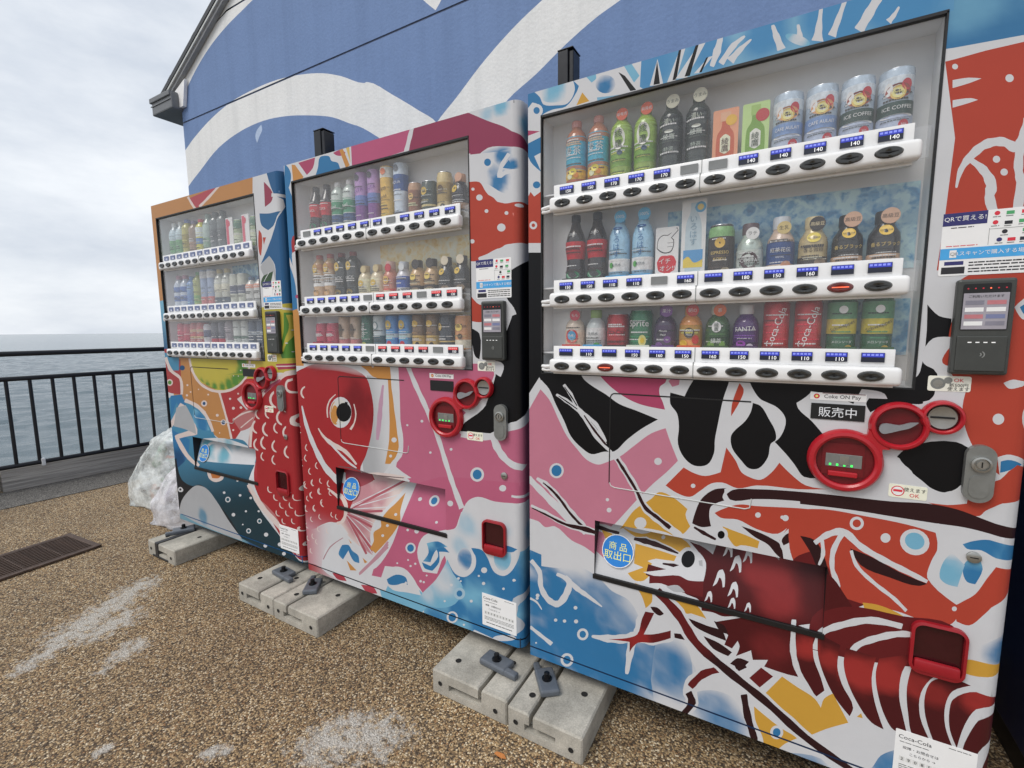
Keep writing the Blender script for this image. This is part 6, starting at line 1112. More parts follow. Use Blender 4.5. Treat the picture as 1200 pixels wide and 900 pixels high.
drink(m_, y_, 2, 0, 'small', .128, (226, 206, 190), 'peach water bottle with red ring label and pink badge', 'bottle', cap=(230, 200, 196), bands=((.10, .52, (228, 196, 176)),), dots=((0, .38, .021, .022, (200, 70, 66)), (0, .40, .014, .014, (90, 160, 200))), txt=(('もも', .40, .012, W_),), badge=(.88, .0165, (212, 84, 100), 'もも', W_), base=((206, 60, 50), 'ピーチ', W_))
drink(m_, y_, 2, 1, 'small', .128, (204, 212, 212), 'clear little water bottle with white label and green leaf', 'bottle', cap=(156, 186, 120), bands=((.30, .58, (232, 234, 234)),), dots=((.012, .16, .010, .010, (96, 170, 86)),), txt=(('天然水', .44, .011, (70, 80, 84)),), base=((80, 160, 206), '小さい', W_))
drink(m_, y_, 2, 2, 'can', .112, (170, 24, 38), 'short red can with black script lettering', 'can', r=.0335, txt=(('Coca-Cola', .55, .024, K_, {'maxw': .066}),), base=((60, 30, 32), 'ゼロ', W_), metal=.3)
drink(m_, y_, 2, 3, 'can', .122, (42, 116, 74), 'green can with white lettering and lemon picture', 'can', r=.0335, txt=(('Sprite', .68, .026, W_, {'maxw': .066}),), dots=((.012, .30, .011, .016, (226, 214, 140)), (.012, .30, .006, .008, (236, 190, 60))), base=((216, 220, 206), 'レモンライム', (50, 110, 70)), metal=.2)
drink(m_, y_, 2, 4, 'small', .132, (64, 42, 78), 'dark purple grape juice bottle with purple badge', 'bottle', cap=(120, 84, 150), bands=((.26, .60, (70, 44, 84)),), dots=((-.010, .40, .012, .010, (36, 26, 46)), (.012, .30, .010, .010, (116, 70, 140)), (-.012, .18, .011, .009, (126, 84, 150))), txt=(('Minute', .48, .008, W_), ('Maid', .40, .008, W_)), badge=(.90, .0165, (132, 86, 160), '果汁', W_), base=((96, 56, 130), 'カシス&グレープ', W_))
drink(m_, y_, 2, 5, 'small', .132, (216, 144, 74), 'orange fruit juice bottle with dark label and red badge', 'bottle', cap=(206, 150, 60), bands=((.30, .60, (186, 140, 60)),), dots=((0, .44, .014, .014, (50, 40, 34)), (.018, .30, .010, .012, (200, 60, 50)), (-.016, .22, .012, .010, (226, 180, 70))), txt=(('Minute', .48, .008, W_), ('Maid', .40, .008, W_)), badge=(.90, .0165, (204, 70, 62), '朝の', W_), base=((214, 96, 60), 'フルーツ', W_))
drink(m_, y_, 2, 6, 'small', .130, (66, 104, 56), 'little green tea bottle with white seal and orange badge', 'bottle', cap=(206, 212, 200), bands=((.10, .62, (58, 92, 52)),), dots=((0, .56, .012, .014, (228, 230, 222)), (-.014, .18, .010, .012, (120, 160, 80)), (.016, .20, .008, .010, (130, 170, 90))), txt=(('綾鷹', .56, .012, (40, 60, 40), {'vertical': True}), ('緑茶', .28, .014, W_)), badge=(.90, .0160, (216, 110, 60), '茶', W_), base=((60, 90, 50), 'こだわり', W_))
drink(m_, y_, 2, 7, 'small', .130, (84, 44, 112), 'purple soda bottle with bold white lettering', 'bottle', cap=(214, 214, 216), bands=((.20, .64, (78, 40, 108)),), dots=((.012, .16, .009, .009, (216, 206, 222)), (-.010, .22, .012, .009, (150, 70, 170))), txt=(('FANTA', .52, .021, W_, {'maxw': .052, 'rot': .06}),), base=((70, 40, 90), 'グレープ', W_))
for s in (8, 9): drink(m_, y_, 2, s, 'tall', .135, (184, 26, 42), 'tall red cola can with white script running up its side', 'can', 'twin tall red cola cans', r=.030, txt=(('Coca-Cola', .52, .030, W_, {'rot': R_(72), 'maxw': .045}),), base=((120, 28, 34), '250ml', W_), metal=.25)
for s in (10, 11): drink(m_, y_, 2, s, 'tall', .135, (38, 96, 62), 'green tonic can with yellow diagonal lettered band', 'can', 'twin green tonic cans', r=.030, bands=((.40, .66, (196, 180, 72)), (.66, .95, (86, 142, 100))), txt=(('Schweppes', .53, .015, K_, {'rot': .42, 'maxw': .052}), ('メロンソーダ', .26, .007, W_)), dots=((0, .82, .009, .009, (226, 230, 226)), (.014, .14, .009, .009, (206, 176, 90))), base=((46, 92, 62), '250ml', W_), metal=.2)
# ---------------------------------------------------------------- fish-head machine
m_, y_ = X2, Y2
for s in (0, 1): drink(m_, y_, 0, s, 'cola', .200, (48, 36, 38), 'dark cola bottle with red band on the top shelf of the fish machine', 'bottle', 'cola bottles of the fish machine', cap=(60, 50, 52), bands=((.36, .62, (196, 44, 56)),), txt=(('Coca', .50, .018, W_),), base=((196, 40, 50), '', W_), dots=((0, .17, .022, .012, (60, 130, 96)),))
for s in (2, 3): drink(m_, y_, 0, s, 'pet', .196, (200, 210, 204), 'white soda bottle with green wave label on top shelf', 'bottle', 'white soda bottles of the fish machine', cap=(230, 232, 232), bands=((.34, .62, (86, 150, 116)), (.18, .32, (70, 96, 140))), txt=(('Real', .48, .018, W_, {'rot': .2}),))
for s in (4, 5): drink(m_, y_, 0, s, 'tall', .210, (176, 140, 190), 'lilac grape soda can with tilted lettering and black seal', 'can', 'lilac soda cans of the fish machine', bands=((.10, .40, (130, 84, 150)), (.40, .58, (110, 130, 190))), txt=(('FANTA', .66, .018, (120, 60, 150), {'rot': .25}),), dots=((0, .90, .012, .012, (70, 66, 76)),))
drink(m_, y_, 0, 6, 'tall', .210, (214, 176, 92), 'tall golden energy drink can with dark lettering', 'can', bands=((.80, .98, (226, 222, 214)), (.04, .12, (196, 80, 70))), txt=(('Real', .60, .018, (60, 44, 30), {'rot': .2}), ('Gold', .46, .018, (60, 44, 30), {'rot': .2})), dots=((.004, .90, .012, .012, (206, 120, 84)),))
drink(m_, y_, 0, 7, 'tall', .210, (196, 208, 224), 'tall white and blue sports drink can', 'can', bands=((.52, .80, (52, 86, 150)), (.06, .16, (60, 90, 140))), txt=(('AQUA', .66, .014, W_),), dots=((0, .91, .012, .012, (90, 94, 104)),))
drink(m_, y_, 0, 8, 'can', .128, (186, 148, 118), 'short tan coffee can with round emblem', 'can', r=.027, bands=((.10, .80, (150, 106, 84)),), dots=((0, .62, .012, .012, (214, 180, 120)),))
drink(m_, y_, 0, 9, 'can', .122, (52, 66, 60), 'short dark green coffee can with gold crest', 'can', bands=((.28, .34, (206, 190, 140)),), dots=((-.004, .72, .014, .014, (206, 176, 90)),), txt=(('GEORGIA', .45, .008, (206, 190, 140)),))
drink(m_, y_, 0, 10, 'can', .142, (204, 186, 140), 'pale gold coffee can with dark emblem', 'can', r=.029, bands=((.30, .76, (176, 152, 98)),), dots=((0, .60, .013, .013, (92, 70, 44)), (.010, .18, .009, .009, (70, 60, 50))))
drink(m_, y_, 0, 11, 'alu', .128, (50, 48, 56), 'black coffee bottle with peach cap on the top shelf', 'bottle', cap=(206, 160, 134), bands=((.06, .22, (170, 140, 120)),), dots=((-.008, .60, .013, .013, (206, 176, 90)),), badge=(.90, .015, (206, 164, 140), '', W_))
for s in (0, 1): drink(m_, y_, 1, s, 'pet', .196, (206, 174, 140), 'beige cafe latte bottle with white lettered label', 'bottle', 'latte bottles of the fish machine', cap=(190, 110, 106), bands=((.32, .56, (232, 228, 222)), (.66, .80, (190, 140, 100))), txt=(('LATTE', .44, .018, (40, 38, 38)),), dots=((0, .70, .014, .018, (206, 176, 90)), (0, .18, .018, .012, (200, 160, 110))))
for s in (2, 3): drink(m_, y_, 1, s, 'pet', .194, (60, 62, 62), 'black coffee bottle with gold diamond and white lettering', 'bottle', 'tall black coffee bottles of the fish machine', cap=(130, 60, 64), txt=(('BLACK', .46, .018, W_),), dots=((0, .70, .014, .018, (206, 176, 90)), (0, .16, .018, .012, (150, 130, 80))))
for s in (4, 5): drink(m_, y_, 1, s, 'small', .132, (216, 204, 176), 'cream corn soup bottle on the middle shelf of the fish machine', 'bottle', 'cream bottles of the fish machine', cap=(196, 176, 140), bands=((.20, .60, (228, 218, 192)),), dots=((0, .46, .014, .012, (206, 176, 90)),), badge=(.88, .015, (206, 190, 150), '', W_))
drink(m_, y_, 1, 6, 'alu', .138, (196, 130, 110), 'terracotta milk tea bottle with red seal', 'bottle', cap=(206, 170, 160), bands=((.06, .24, (200, 80, 70)),), dots=((0, .48, .014, .016, (214, 180, 110)),), badge=(.82, .0155, (190, 50, 66), '', W_))
drink(m_, y_, 1, 7, 'alu', .132, (206, 206, 214), 'silver bottle with blue swirl label on gold print', 'bottle', cap=(190, 196, 206), bands=((.26, .58, (66, 92, 168)),), dots=((0, .14, .014, .012, (220, 220, 214)),), badge=(.84, .014, (214, 218, 224), '', W_))
for s in (8, 9): drink(m_, y_, 1, s, 'alu', .132, (200, 168, 128), 'tan coffee bottle with charcoal cap badge', 'bottle', 'tan coffee bottles of the fish machine', cap=(60, 52, 50), bands=((.04, .28, (64, 54, 50)),), dots=((0, .52, .013, .012, (224, 196, 110)), (.010, .16, .016, .010, (150, 130, 112))), badge=(.88, .0175, (58, 52, 52), '', W_))
for s in (10, 11): drink(m_, y_, 1, s, 'alu', .132, (40, 38, 42), 'black coffee bottle with cream cap badge on gold print', 'bottle', 'short black coffee bottles of the fish machine', cap=(60, 56, 56), bands=((.04, .26, (84, 74, 68)),), dots=((-.004, .60, .013, .012, (206, 176, 90)), (.012, .16, .015, .010, (160, 140, 122))), badge=(.90, .0165, (214, 204, 184), '', W_))
for s in (0, 1): drink(m_, y_, 2, s, 'can', .105, (186, 54, 78), 'short crimson can on a crimson stand', 'can', 'crimson cans of the fish machine', txt=(('ZERO', .5, .014, W_),), base=((176, 44, 66), '', W_))
for s in (2, 3): drink(m_, y_, 2, s, 'tall', .130, (206, 180, 156), 'slim beige drink can with brown bottle picture', 'can', 'slim beige cans of the fish machine', r=.026, bands=((.06, .30, (206, 130, 130)),), dots=((0, .58, .012, .026, (96, 74, 50)),))
drink(m_, y_, 2, 4, 'tall', .134, (44, 104, 82), 'green can with white lettering running upward', 'can', r=.027, txt=(('Sprite', .55, .026, W_, {'rot': R_(86), 'maxw': .04}),), dots=((0, .12, .013, .010, (206, 206, 120)),))
drink(m_, y_, 2, 5, 'tall', .130, (200, 210, 212), 'silver soda water can with dark teal label', 'can', bands=((.14, .40, (70, 100, 110)),), dots=((0, .70, .013, .016, (90, 130, 134)), (0, .70, .010, .013, (220, 226, 226))))
for s in (6, 7): drink(m_, y_, 2, s, 'tall', .130, (88, 144, 206), 'sky blue coffee can with gold crest and red dot', 'can', 'sky blue cans of the fish machine', bands=((.34, .46, (214, 226, 236)),), dots=((0, .72, .015, .018, (206, 180, 100)), (.004, .16, .011, .011, (196, 50, 70))))
for s in (8, 9): drink(m_, y_, 2, s, 'tall', .130, (120, 92, 62), 'brown coffee can with cream panel and small dark square', 'can', 'brown coffee cans of the fish machine', bands=((.10, .40, (206, 176, 110)),), dots=((0, .74, .014, .012, (214, 180, 90)), (.010, .14, .009, .010, (60, 50, 48))))
drink(m_, y_, 2, 10, 'can', .126, (42, 48, 60), 'blue-black coffee can with gold ring', 'can', r=.034, bands=((.22, .26, (196, 170, 110)),), dots=((-.016, .66, .012, .014, (206, 176, 96)),))
drink(m_, y_, 2, 11, 'can', .122, (206, 150, 104), 'orange soup can with crest beside golden print', 'can', bands=((.06, .30, (222, 214, 196)),), dots=((0, .66, .015, .013, (224, 196, 110)), (.006, .40, .010, .010, (90, 66, 50))))
# ---------------------------------------------------------------- orange-framed machine (small and hazy in the photograph)
m_, y_ = X1, Y1
def plain(row, spec):
    for s, kind, h, c, cap, bands, label, cat, grp in spec: drink(m_, y_, row, s, kind, h, c, label, cat, grp, cap=cap, bands=bands)
plain(0, [(0, 'slim', .196, (186, 200, 206), (216, 222, 228), ((.56, .80, (196, 214, 226)), (.12, .50, (120, 170, 120))), 'green labelled water bottle with pale top in the hazy display', 'bottle', 'green labelled bottles of the orange machine'),
          (1, 'slim', .196, (186, 200, 206), (216, 222, 228), ((.56, .80, (196, 214, 226)), (.12, .50, (120, 170, 120))), 'green labelled water bottle with pale top in the hazy display', 'bottle', 'green labelled bottles of the orange machine'),
          (2, 'pet', .200, (186, 180, 96), (96, 116, 180), ((.20, .60, (168, 156, 84)),), 'olive juice bottle with blue cap', 'bottle', None), (3, 'pet', .186, (150, 130, 110), (120, 110, 140), ((.10, .40, (170, 140, 120)),), 'brown juice bottle with mauve cap', 'bottle', None),
          (4, 'pet', .186, (206, 200, 90), (196, 70, 80), ((.50, .76, (214, 222, 230)), (.30, .46, (110, 140, 190))), 'yellow sports bottle with red cap', 'bottle', None),
          (5, 'slim', .204, (176, 192, 184), (150, 170, 160), ((.16, .40, (150, 176, 156)),), 'pale green tea bottle with grey cap in hazy display', 'bottle', None),
          (6, 'pet', .204, (106, 112, 112), (84, 90, 90), ((.30, .56, (90, 92, 94)),), 'charcoal tea bottle with grey label band', 'bottle', 'charcoal bottles of the orange machine'), (7, 'pet', .204, (106, 112, 112), (84, 90, 90), ((.30, .56, (90, 92, 94)),), 'charcoal tea bottle with grey label band', 'bottle', 'charcoal bottles of the orange machine')])
for s, a_ in ((8, 'beside the charcoal tea bottles'), (10, 'next to the blue print')): card(m_, y_, 0, s, 'white and pink promotion card '+a_, .060, .160, (232, 228, 222), [('rect', (.04, .40, .10, .96), (206, 84, 106), 1), ('disc', .36, .82, .016, (200, 60, 84), 2), ('rect', (.50, .92, .04, .16), (90, 90, 96), 1)])
for s, a_ in ((9, 'between the promotion cards'), (11, 'at the right end of its shelf')): drink(m_, y_, 0, s, 'can', .140, (150, 166, 130), 'tea can with dark green top '+a_, 'can', r=.028, bands=((.70, .96, (84, 122, 100)), (.24, .54, (206, 214, 190))))
plain(1, [(0, 'slim', .188, (190, 200, 214), (190, 140, 160), ((.50, .66, (76, 110, 176)), (.24, .40, (76, 110, 176))), 'water bottle with two blue bands', 'bottle', 'blue banded bottles of the orange machine'), (1, 'slim', .188, (190, 200, 214), (190, 140, 160), ((.50, .66, (76, 110, 176)), (.24, .40, (76, 110, 176))), 'water bottle with two blue bands', 'bottle', 'blue banded bottles of the orange machine'),
          (2, 'pet', .176, (116, 150, 200), (110, 150, 200), ((.10, .40, (90, 124, 184)),), 'light blue sports bottle', 'bottle', None), (3, 'pet', .196, (170, 176, 110), (120, 170, 120), ((.12, .36, (120, 164, 100)),), 'yellow-green juice bottle with green foot', 'bottle', None),
          (4, 'tall', .200, (150, 164, 190), None, ((.06, .30, (196, 120, 120)), (.78, .96, (206, 206, 206))), 'blue grey can with red foot', 'can', 'red footed cans of the orange machine'), (5, 'tall', .200, (150, 164, 190), None, ((.06, .30, (196, 120, 120)), (.78, .96, (206, 206, 206))), 'blue grey can with red foot', 'can', 'red footed cans of the orange machine'),
          (6, 'slim', .196, (206, 208, 200), (196, 180, 130), ((.06, .26, (86, 100, 116)), (.40, .60, (214, 212, 196))), 'white milk bottle with dark lettered foot', 'bottle', 'white milk bottles of the orange machine'), (7, 'slim', .196, (206, 208, 200), (196, 180, 130), ((.06, .26, (86, 100, 116)), (.40, .60, (214, 212, 196))), 'white milk bottle with dark lettered foot', 'bottle', 'white milk bottles of the orange machine'),
          (8, 'tall', .160, (190, 192, 180), None, ((.40, .66, (90, 96, 120)),), 'pale can with slate diagonal band', 'can', 'slate banded cans of the orange machine'), (9, 'tall', .160, (190, 192, 180), None, ((.40, .66, (90, 96, 120)),), 'pale can with slate diagonal band', 'can', 'slate banded cans of the orange machine'),
          (10, 'slim', .140, (200, 200, 196), (70, 96, 130), ((.60, .74, (216, 160, 140)),), 'white bottle with navy cap and peach band', 'bottle', 'navy capped bottles of the orange machine'), (11, 'slim', .140, (200, 200, 196), (70, 96, 130), ((.60, .74, (216, 160, 140)),), 'white bottle with navy cap and peach band', 'bottle', 'navy capped bottles of the orange machine')])
plain(2, [(0, 'can', .122, (196, 60, 84), None, ((.30, .60, (206, 90, 110)),), 'pinkish red can at the left end of the bottom shelf', 'can', None), (1, 'can', .118, (180, 44, 66), None, ((.50, .54, (216, 180, 180)),), 'crimson can with pale ring on the bottom shelf', 'can', None),
          (2, 'can', .124, (190, 96, 96), None, ((.30, .40, (216, 190, 150)), (.60, .72, (206, 180, 150))), 'red and cream patterned can', 'can', 'patterned cans of the orange machine'), (3, 'can', .124, (190, 96, 96), None, ((.30, .40, (216, 190, 150)), (.60, .72, (206, 180, 150))), 'red and cream patterned can', 'can', 'patterned cans of the orange machine'),
          (4, 'can', .112, (206, 204, 210), None, ((.40, .74, (100, 100, 130)),), 'white can with slate oval band', 'can', None), (5, 'tall', .124, (96, 92, 104), None, ((.06, .30, (190, 66, 80)),), 'dark can with red foot on the bottom shelf', 'can', 'dark red-footed cans of the orange machine'), (6, 'tall', .124, (96, 92, 104), None, ((.06, .30, (190, 66, 80)),), 'dark can with red foot on the bottom shelf', 'can', 'dark red-footed cans of the orange machine'),
          (7, 'can', .126, (150, 140, 146), None, ((.10, .24, (206, 206, 206)),), 'mauve grey can with pale foot', 'can', None), (8, 'tall', .128, (206, 210, 206), None, ((.30, .40, (120, 140, 130)),), 'white slim can with grey-green ring', 'can', 'white slim cans of the orange machine'), (9, 'tall', .128, (206, 210, 206), None, ((.30, .40, (120, 140, 130)),), 'white slim can with grey-green ring', 'can', 'white slim cans of the orange machine'),
          (10, 'can', .126, (66, 78, 98), None, ((.44, .58, (206, 212, 216)),), 'navy coffee can with white ring', 'can', 'navy cans of the orange machine'), (11, 'can', .126, (66, 78, 98), None, ((.44, .58, (206, 212, 216)),), 'navy coffee can with white ring', 'can', 'navy cans of the orange machine')])

# twins stand side by side: tell them apart by what stands on their other side
def short(o):
    w = o['label']
    for k in (' with ', ' on ', ' showing ', ' in ', ' lettered ', ' beside ', ' running ', ' next ', ' between ', ' at '): w = w.split(k)[0]
    return w
_names = {k: {s: short(o) for s, o in d.items()} for k, d in SHELF.items()}
for k, d in SHELF.items():
    for s, o in d.items():
        if o.get('group') is None: continue
        tw = [q for q in (s-1, s+1) if q in d and d[q].get('group') == o['group']]
        if not tw: continue
        other = s-1 if tw[0] == s+1 else s+1
        tail = ('beside the '+_names[k][other]) if other in d else ('at the shelf end by the door edge' if s == 0 else 'at the shelf end by the card reader')
        b_ = o['label']
        for cut in (' on the top shelf of', ' on top shelf', ' in front of', ' on the bottom shelf', ' in the hazy', ' beside water', ' on gold print', ' over its cap'):
            if len((b_+' '+tail).split()) > 16: b_ = b_.split(cut)[0]
        if len((b_+' '+tail).split()) > 16: b_ = ' '.join(b_.split()[:16-len(tail.split())])
        o['newlabel'] = b_+', '+tail
for d in SHELF.values():
    for o in d.values():
        if 'newlabel' in o: o['label'] = o['newlabel']; del o['newlabel']

mat = mat.__defaults__[-1]

# ================================================================== BLOCKS, FEET, BAGS, NEIGHBOUR
def m_concrete():
    m, t, b, o = newmat('cast_concrete'); n1 = noise(t, 9, 8, 0.7); n2 = noise(t, 220, 3, 0.6)
    c = mixc(t, 1.0, ramp(t, n1, tuple(alb((128, 125, 117))), tuple(alb((182, 177, 166))), 0.3, 0.7), ramp(t, n2, (0.72, 0.72, 0.72), (1.05, 1.05, 1.05), 0.3, 0.7), 'MULTIPLY')
    t.links.new(c, b.inputs['Base Color']); b.inputs['Roughness'].default_value = 0.9; bump(t, b, n2, 0.35, 0.002); return m
M_CON = m_concrete(); m_hole = mat((24, 23, 22), 0.9)
BT = 0.085                                      # block height
def block(x0, x1, yf, slot, label, cut=(0.25, 0.60)):
    """cast ballast block: a strap groove over the top at `slot` (fraction) and a pocket in the front"""
    w = x1-x0; t = thing('concrete_block', label, 'block', (x0, yf, 0), 0, None); xs = w*slot; g_ = 0.007; dep = 0.62; c = 0.005
    a, b_ = cut[0]*w, cut[1]*w; p0, p1 = 0.026, 0.049
    def ring(top, ins, pocket):
        q = [(ins, 0.001), (w-ins, 0.001), (w-ins, top-c), (w-ins-c, top), (xs+g_+c, top), (xs+g_, top-c)]
        q += [(xs+g_, p1), (b_, p1), (b_, p0), (a, p0), (a, p1), (xs-g_, p1)] if pocket else [(xs+g_, BT-0.03), (xs+g_-0.001, BT-0.03), (xs+0.002, BT-0.03), (xs-0.002, BT-0.03), (xs-g_+0.001, BT-0.03), (xs-g_, BT-0.03)]
        return q+[(xs-g_, top-c), (xs-g_-c, top), (ins+c, top), (ins, top-c)]
    def loft(mb, A_, ya, B_, yb, front, back):
        n = len(A_); vs = [(x, ya, z) for x, z in A_]+[(x, yb, z) for x, z in B_]; fs = [(i, (i+1) % n, n+(i+1) % n, n+i) for i in range(n)]
        if front: fs.append(tuple(range(n)))
        if back: fs.append(tuple(range(2*n-1, n-1, -1)))
        mb.add(vs, fs)
    mb = MB(); loft(mb, ring(BT-c, c, True), 0.0, ring(BT, 0, True), c, True, False); loft(mb, ring(BT, 0, True), c, ring(BT, 0, True), 0.032, False, False); loft(mb, ring(BT, 0, False), 0.032, ring(BT, 0, False), dep, True, True)
    mb.build('block_body', M_CON, t)
    for (x, z) in ((w*0.12, 0.042), (w*0.86, 0.034)):
        h_ = MB(); h_.lathe([(0.0085, -0.0016), (0.0065, -0.0016), (0.006, -0.0006), (0, -0.0006)], 14, 0, 'Y', (x, 0.0, z), cap=False); h_.build('socket', m_hole, t)
    for (x, y) in ((w*0.20, 0.075), (w*0.78, 0.16)):
        h_ = MB(); h_.lathe([(0.011, BT+0.0012), (0.0085, BT+0.0012), (0.008, BT+0.0004), (0, BT+0.0004)], 14, 0, 'Z', (x, y, 0), cap=False); h_.build('socket', m_hole, t)
    return t
BL = [(-0.191, 0.112, -0.170, 0.66, 'concrete block under the right front foot of the fish machine', (0.24, 0.68)), (0.122, 0.372, -0.182, 0.33, 'concrete block under the left front foot of the lobster machine', (0.24, 0.66)),
      (-1.352, -1.085, -0.176, 0.62, 'concrete block under the right front foot of the orange-framed machine', (0.24, 0.66)), (-1.078, -0.785, -0.180, 0.33, 'concrete block under the left front foot of the fish machine', (0.24, 0.66)),
      (-2.272, -1.975, -0.160, 0.36, 'concrete block with a black strap under the left front foot of the orange-framed machine', (0.30, 0.72)), (1.02, 1.30, -0.170, 0.60, 'concrete block under the right front foot of the lobster machine', (0.24, 0.66))]
for i, b_ in enumerate(BL):
    t = block(*b_)
    if i == 4:
        xs = (b_[1]-b_[0])*b_[3]; st = MB()
        st.box(xs-0.016, xs+0.016, -0.004, 0.0, 0.012, BT+0.002, bev=0.001); st.box(xs-0.016, xs+0.016, -0.003, 0.20, BT+0.0008, BT+0.0045, bev=0.001); st.box(xs-0.05, xs+0.115, -0.0055, -0.0005, 0.006, 0.014, bev=0.001)
        st.build('strap', mat((40, 40, 42), 0.5), t)
for i, (x0, mx, my, par) in enumerate(((0, X3, Y3, m3), (0, X2, Y2, m2), (0, X1, Y1, m1))):
    for (fx, fy, rz, key) in ((0.085, -0.045, -52, 'l'), (MW-0.075, -0.055, -6, 'r')):
        if i == 2 and key == 'l': fx, fy, rz = 0.10, -0.03, 62
        z = BT+0.0015; pl = MB(); pl.box(-0.055, 0.055, -0.032, 0.032, 0, 0.022, bev=0.006); pl.box(-0.088, -0.045, -0.030, -0.008, 0.0, 0.02, bev=0.005) if key == 'l' else pl.box(0.045, 0.098, -0.030, -0.004, 0.0, 0.02, bev=0.005)
        po = pl.build('foot_plate', m_plate, par, (fx, fy, z), (0, 0, R_(rz)))
        bo = MB(); bo.lathe([(0.017, 0.0205), (0.017, 0.025), (0.011, 0.0255), (0.0095, 0.030), (0.0095, 0.043), (0.006, 0.045), (0, 0.045)], 12, 0, 'Z', cap=False); bo.build('bolt', m_bolt, po, smooth=True)
    for lx in (0.11, MW-0.11):
        for ly in (0.09, 0.42):
            lg = MB(); lg.lathe([(0.022, BT+0.0005), (0.022, BT+0.008), (0.010, BT+0.010), (0.010, MB0+0.004)], 12); lg.build('levelling_foot', m_bolt, par, (lx, ly, 0))
# ---- clear rubbish bags with drink empties, leaning by the end machine
def m_bag(lo, hi, tint):
    m, t, b, o = newmat('clear_plastic_bag'); t.nodes.remove(b)
    tr = N(t, 'ShaderNodeBsdfTransparent'); tr.inputs[0].default_value = (0.95, 0.96, 0.97, 1); gl_ = N(t, 'ShaderNodeBsdfGlossy'); gl_.inputs['Roughness'].default_value = 0.22
    df = N(t, 'ShaderNodeBsdfDiffuse'); df.inputs[0].default_value = tint
    n = noise(t, 9, 6, 0.7); mr = N(t, 'ShaderNodeMapRange'); t.links.new(n, mr.inputs[0]); mr.inputs[1].default_value = 0.38; mr.inputs[2].default_value = 0.62; mr.inputs[3].default_value = lo; mr.inputs[4].default_value = hi
    m1_ = N(t, 'ShaderNodeMixShader'); t.links.new(mr.outputs[0], m1_.inputs[0]); t.links.new(tr.outputs[0], m1_.inputs[1]); t.links.new(df.outputs[0], m1_.inputs[2])
    m2_ = N(t, 'ShaderNodeMixShader'); m2_.inputs[0].default_value = 0.10; t.links.new(m1_.outputs[0], m2_.inputs[1]); t.links.new(gl_.outputs[0], m2_.inputs[2]); t.links.new(m2_.outputs[0], o.inputs[0])
    bp = N(t, 'ShaderNodeBump'); bp.inputs['Strength'].default_value = 0.45; bp.inputs['Distance'].default_value = 0.02; t.links.new(noise(t, 14, 6, 0.65, dist=1.2), bp.inputs['Height'])
    t.links.new(bp.outputs[0], df.inputs['Normal']); t.links.new(bp.outputs[0], gl_.inputs['Normal']); return m
M_BAGS = (m_bag(0.22, 0.80, (0.84, 0.87, 0.85, 1)), m_bag(0.24, 0.74, (0.86, 0.84, 0.87, 1)))
from mathutils import noise as mnoise
def bag(loc, rx, ry, h, lean, seed, label, mix):
    t = thing('rubbish_bag', label, 'bag', loc, 0, 'bags of empties by the end machine')
    bm = bmesh.new(); bmesh.ops.create_icosphere(bm, subdivisions=5, radius=1.0)
    for v in bm.verts:
        p = v.co.copy(); z = max(p.z, -0.62); k = (z+0.62)/1.62
        taper = (1-k)**0.55*1.0+0.14; a = math.atan2(p.y, p.x); rad = math.hypot(p.x, p.y)
        prof = min(1.0, taper) if p.z > -0.2 else 1.0
        q = Vector((math.cos(a)*rx*prof*min(1, rad*1.25+0.02), math.sin(a)*ry*prof*min(1, rad*1.25+0.02), k*h))
        q.x += lean*k*k; cr_ = mnoise.fractal(q*9+Vector((seed, 0, 0)), 1.0, 2.1, 5); cr2 = abs(mnoise.noise(q*17+Vector((0, seed, 0))))
        d = (0.022*cr_-0.016*cr2)*(0.5+0.8*k) if k > 0.01 else 0.03*mnoise.noise(q*8)
        n_ = Vector((math.cos(a), math.sin(a), 0.25)); q += n_*d*1.1
        q.z = max(q.z, 0.003); v.co = q
    me = bpy.data.meshes.new('bag_film'); bm.to_mesh(me); bm.free(); me.materials.append(M_BAGS[0 if seed == 3 else 1]); me.polygons.foreach_set('use_smooth', [True]*len(me.polygons)); place('bag_film', me, t)
    r_ = random.Random(seed); mb = MB(); mats = [mat(c, 0.35) for c in mix]
    for k in range(46):
        zf = r_.random()**1.4; a = r_.random()*6.28; rr = math.sqrt(r_.random())*0.74*((1-zf)**0.6+0.08)
        M = Matrix.Translation((math.cos(a)*rx*rr+lean*zf*zf*0.6, math.sin(a)*ry*rr, 0.05+zf*h*0.70)) @ Matrix.Rotation(r_.random()*6.28, 4, 'Z') @ Matrix.Rotation(r_.uniform(0.3, 1.5), 4, 'X')
        mb.lathe([(0.018, -0.08), (0.030, -0.07), (0.031, 0.03), (0.014, 0.07), (0.013, 0.09)], 10, k % len(mats), M=M)
    tag(mb.build('empties', mats, t, smooth=True), kind='stuff')
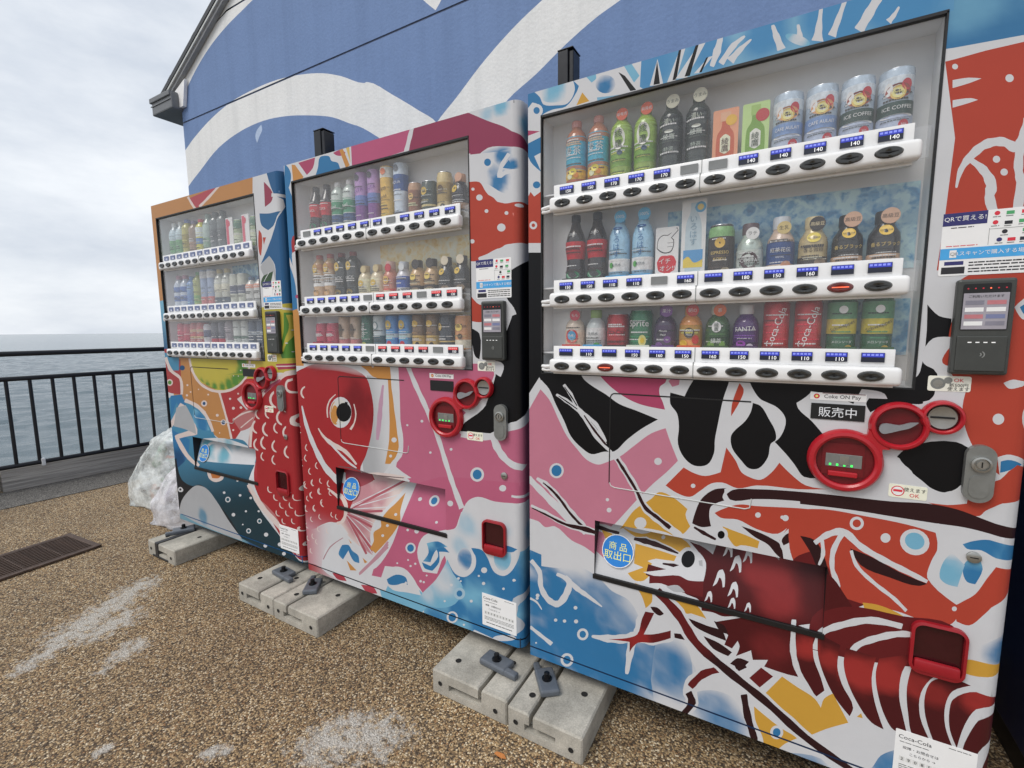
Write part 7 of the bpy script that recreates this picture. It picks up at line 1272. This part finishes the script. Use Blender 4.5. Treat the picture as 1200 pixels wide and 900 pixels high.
bag((-3.20, 0.42, 0), 0.37, 0.28, 0.62, 0.24, 3, 'larger clear rubbish bag of empties with an orange bottle inside', [(214, 220, 214), (228, 100, 50), (190, 214, 196), (230, 232, 232), (96, 140, 100), (200, 210, 220), (230, 230, 226), (60, 60, 62)])
bag((-2.66, 0.27, 0), 0.28, 0.22, 0.48, 0.20, 8, 'smaller whitish rubbish bag slumped against the end machine', [(226, 222, 226), (214, 206, 150), (206, 200, 210), (232, 232, 234), (180, 190, 196), (222, 214, 222)])
# ---- dark navy machine set back beyond the lobster machine
nb = thing('navy_cabinet', 'dark navy cabinet set back beside the lobster machine', 'cabinet', (1.43, 0.16, 0))
b = MB(); b.box(0, 1.0, 0.0, 0.7, 0.10, 1.86, bev=0.012); b.build('cabinet_body', mat((22, 28, 58), 0.4, 0, 0.15, 12), nb)
b = MB(); b.box(0.03, 0.97, -0.012, -0.001, 0.16, 1.82, bev=0.006); b.build('front_panel', mat((24, 32, 70), 0.35, 0, 0.12, 12), nb)
b = MB(); b.box(0.02, 0.98, 0.06, 0.66, 0.0, 0.099); b.build('plinth', m_black, nb)
b = MB(); b.box(-0.012, -0.001, 0.03, 0.07, 0.50, 0.62, bev=0.003); b.build('hinge', m_zinc, nb)
# ---- a few dry leaves and crumbs on the paving
for k, (u, v) in enumerate(((586, 887),)):
    p = onZ(u, v, 0); lf = MB(); a = k*2.1
    lf.add([(0.018*math.cos(a+q)*f_, 0.010*math.sin(a+q)*f_, 0.004+0.004*abs(math.sin(q*2))) for q, f_ in ((0, 1.2), (0.8, 0.9), (1.7, 1), (2.6, 0.9), (3.3, 1.1), (4.2, 0.8), (5.3, 1))], [tuple(range(7))])
    lf.v += [(x, y, z-0.0012) for x, y, z in lf.v]; lf.f.append(tuple(range(13, 6, -1))); lf.m.append(0)
    tag(lf.build('dry_leaf', mat((176, 112, 58), 0.7), loc=(p[0], p[1], 0.0)), 'small dry brown leaf lying on the pebble paving', 'leaf', 'dry leaves on the paving')
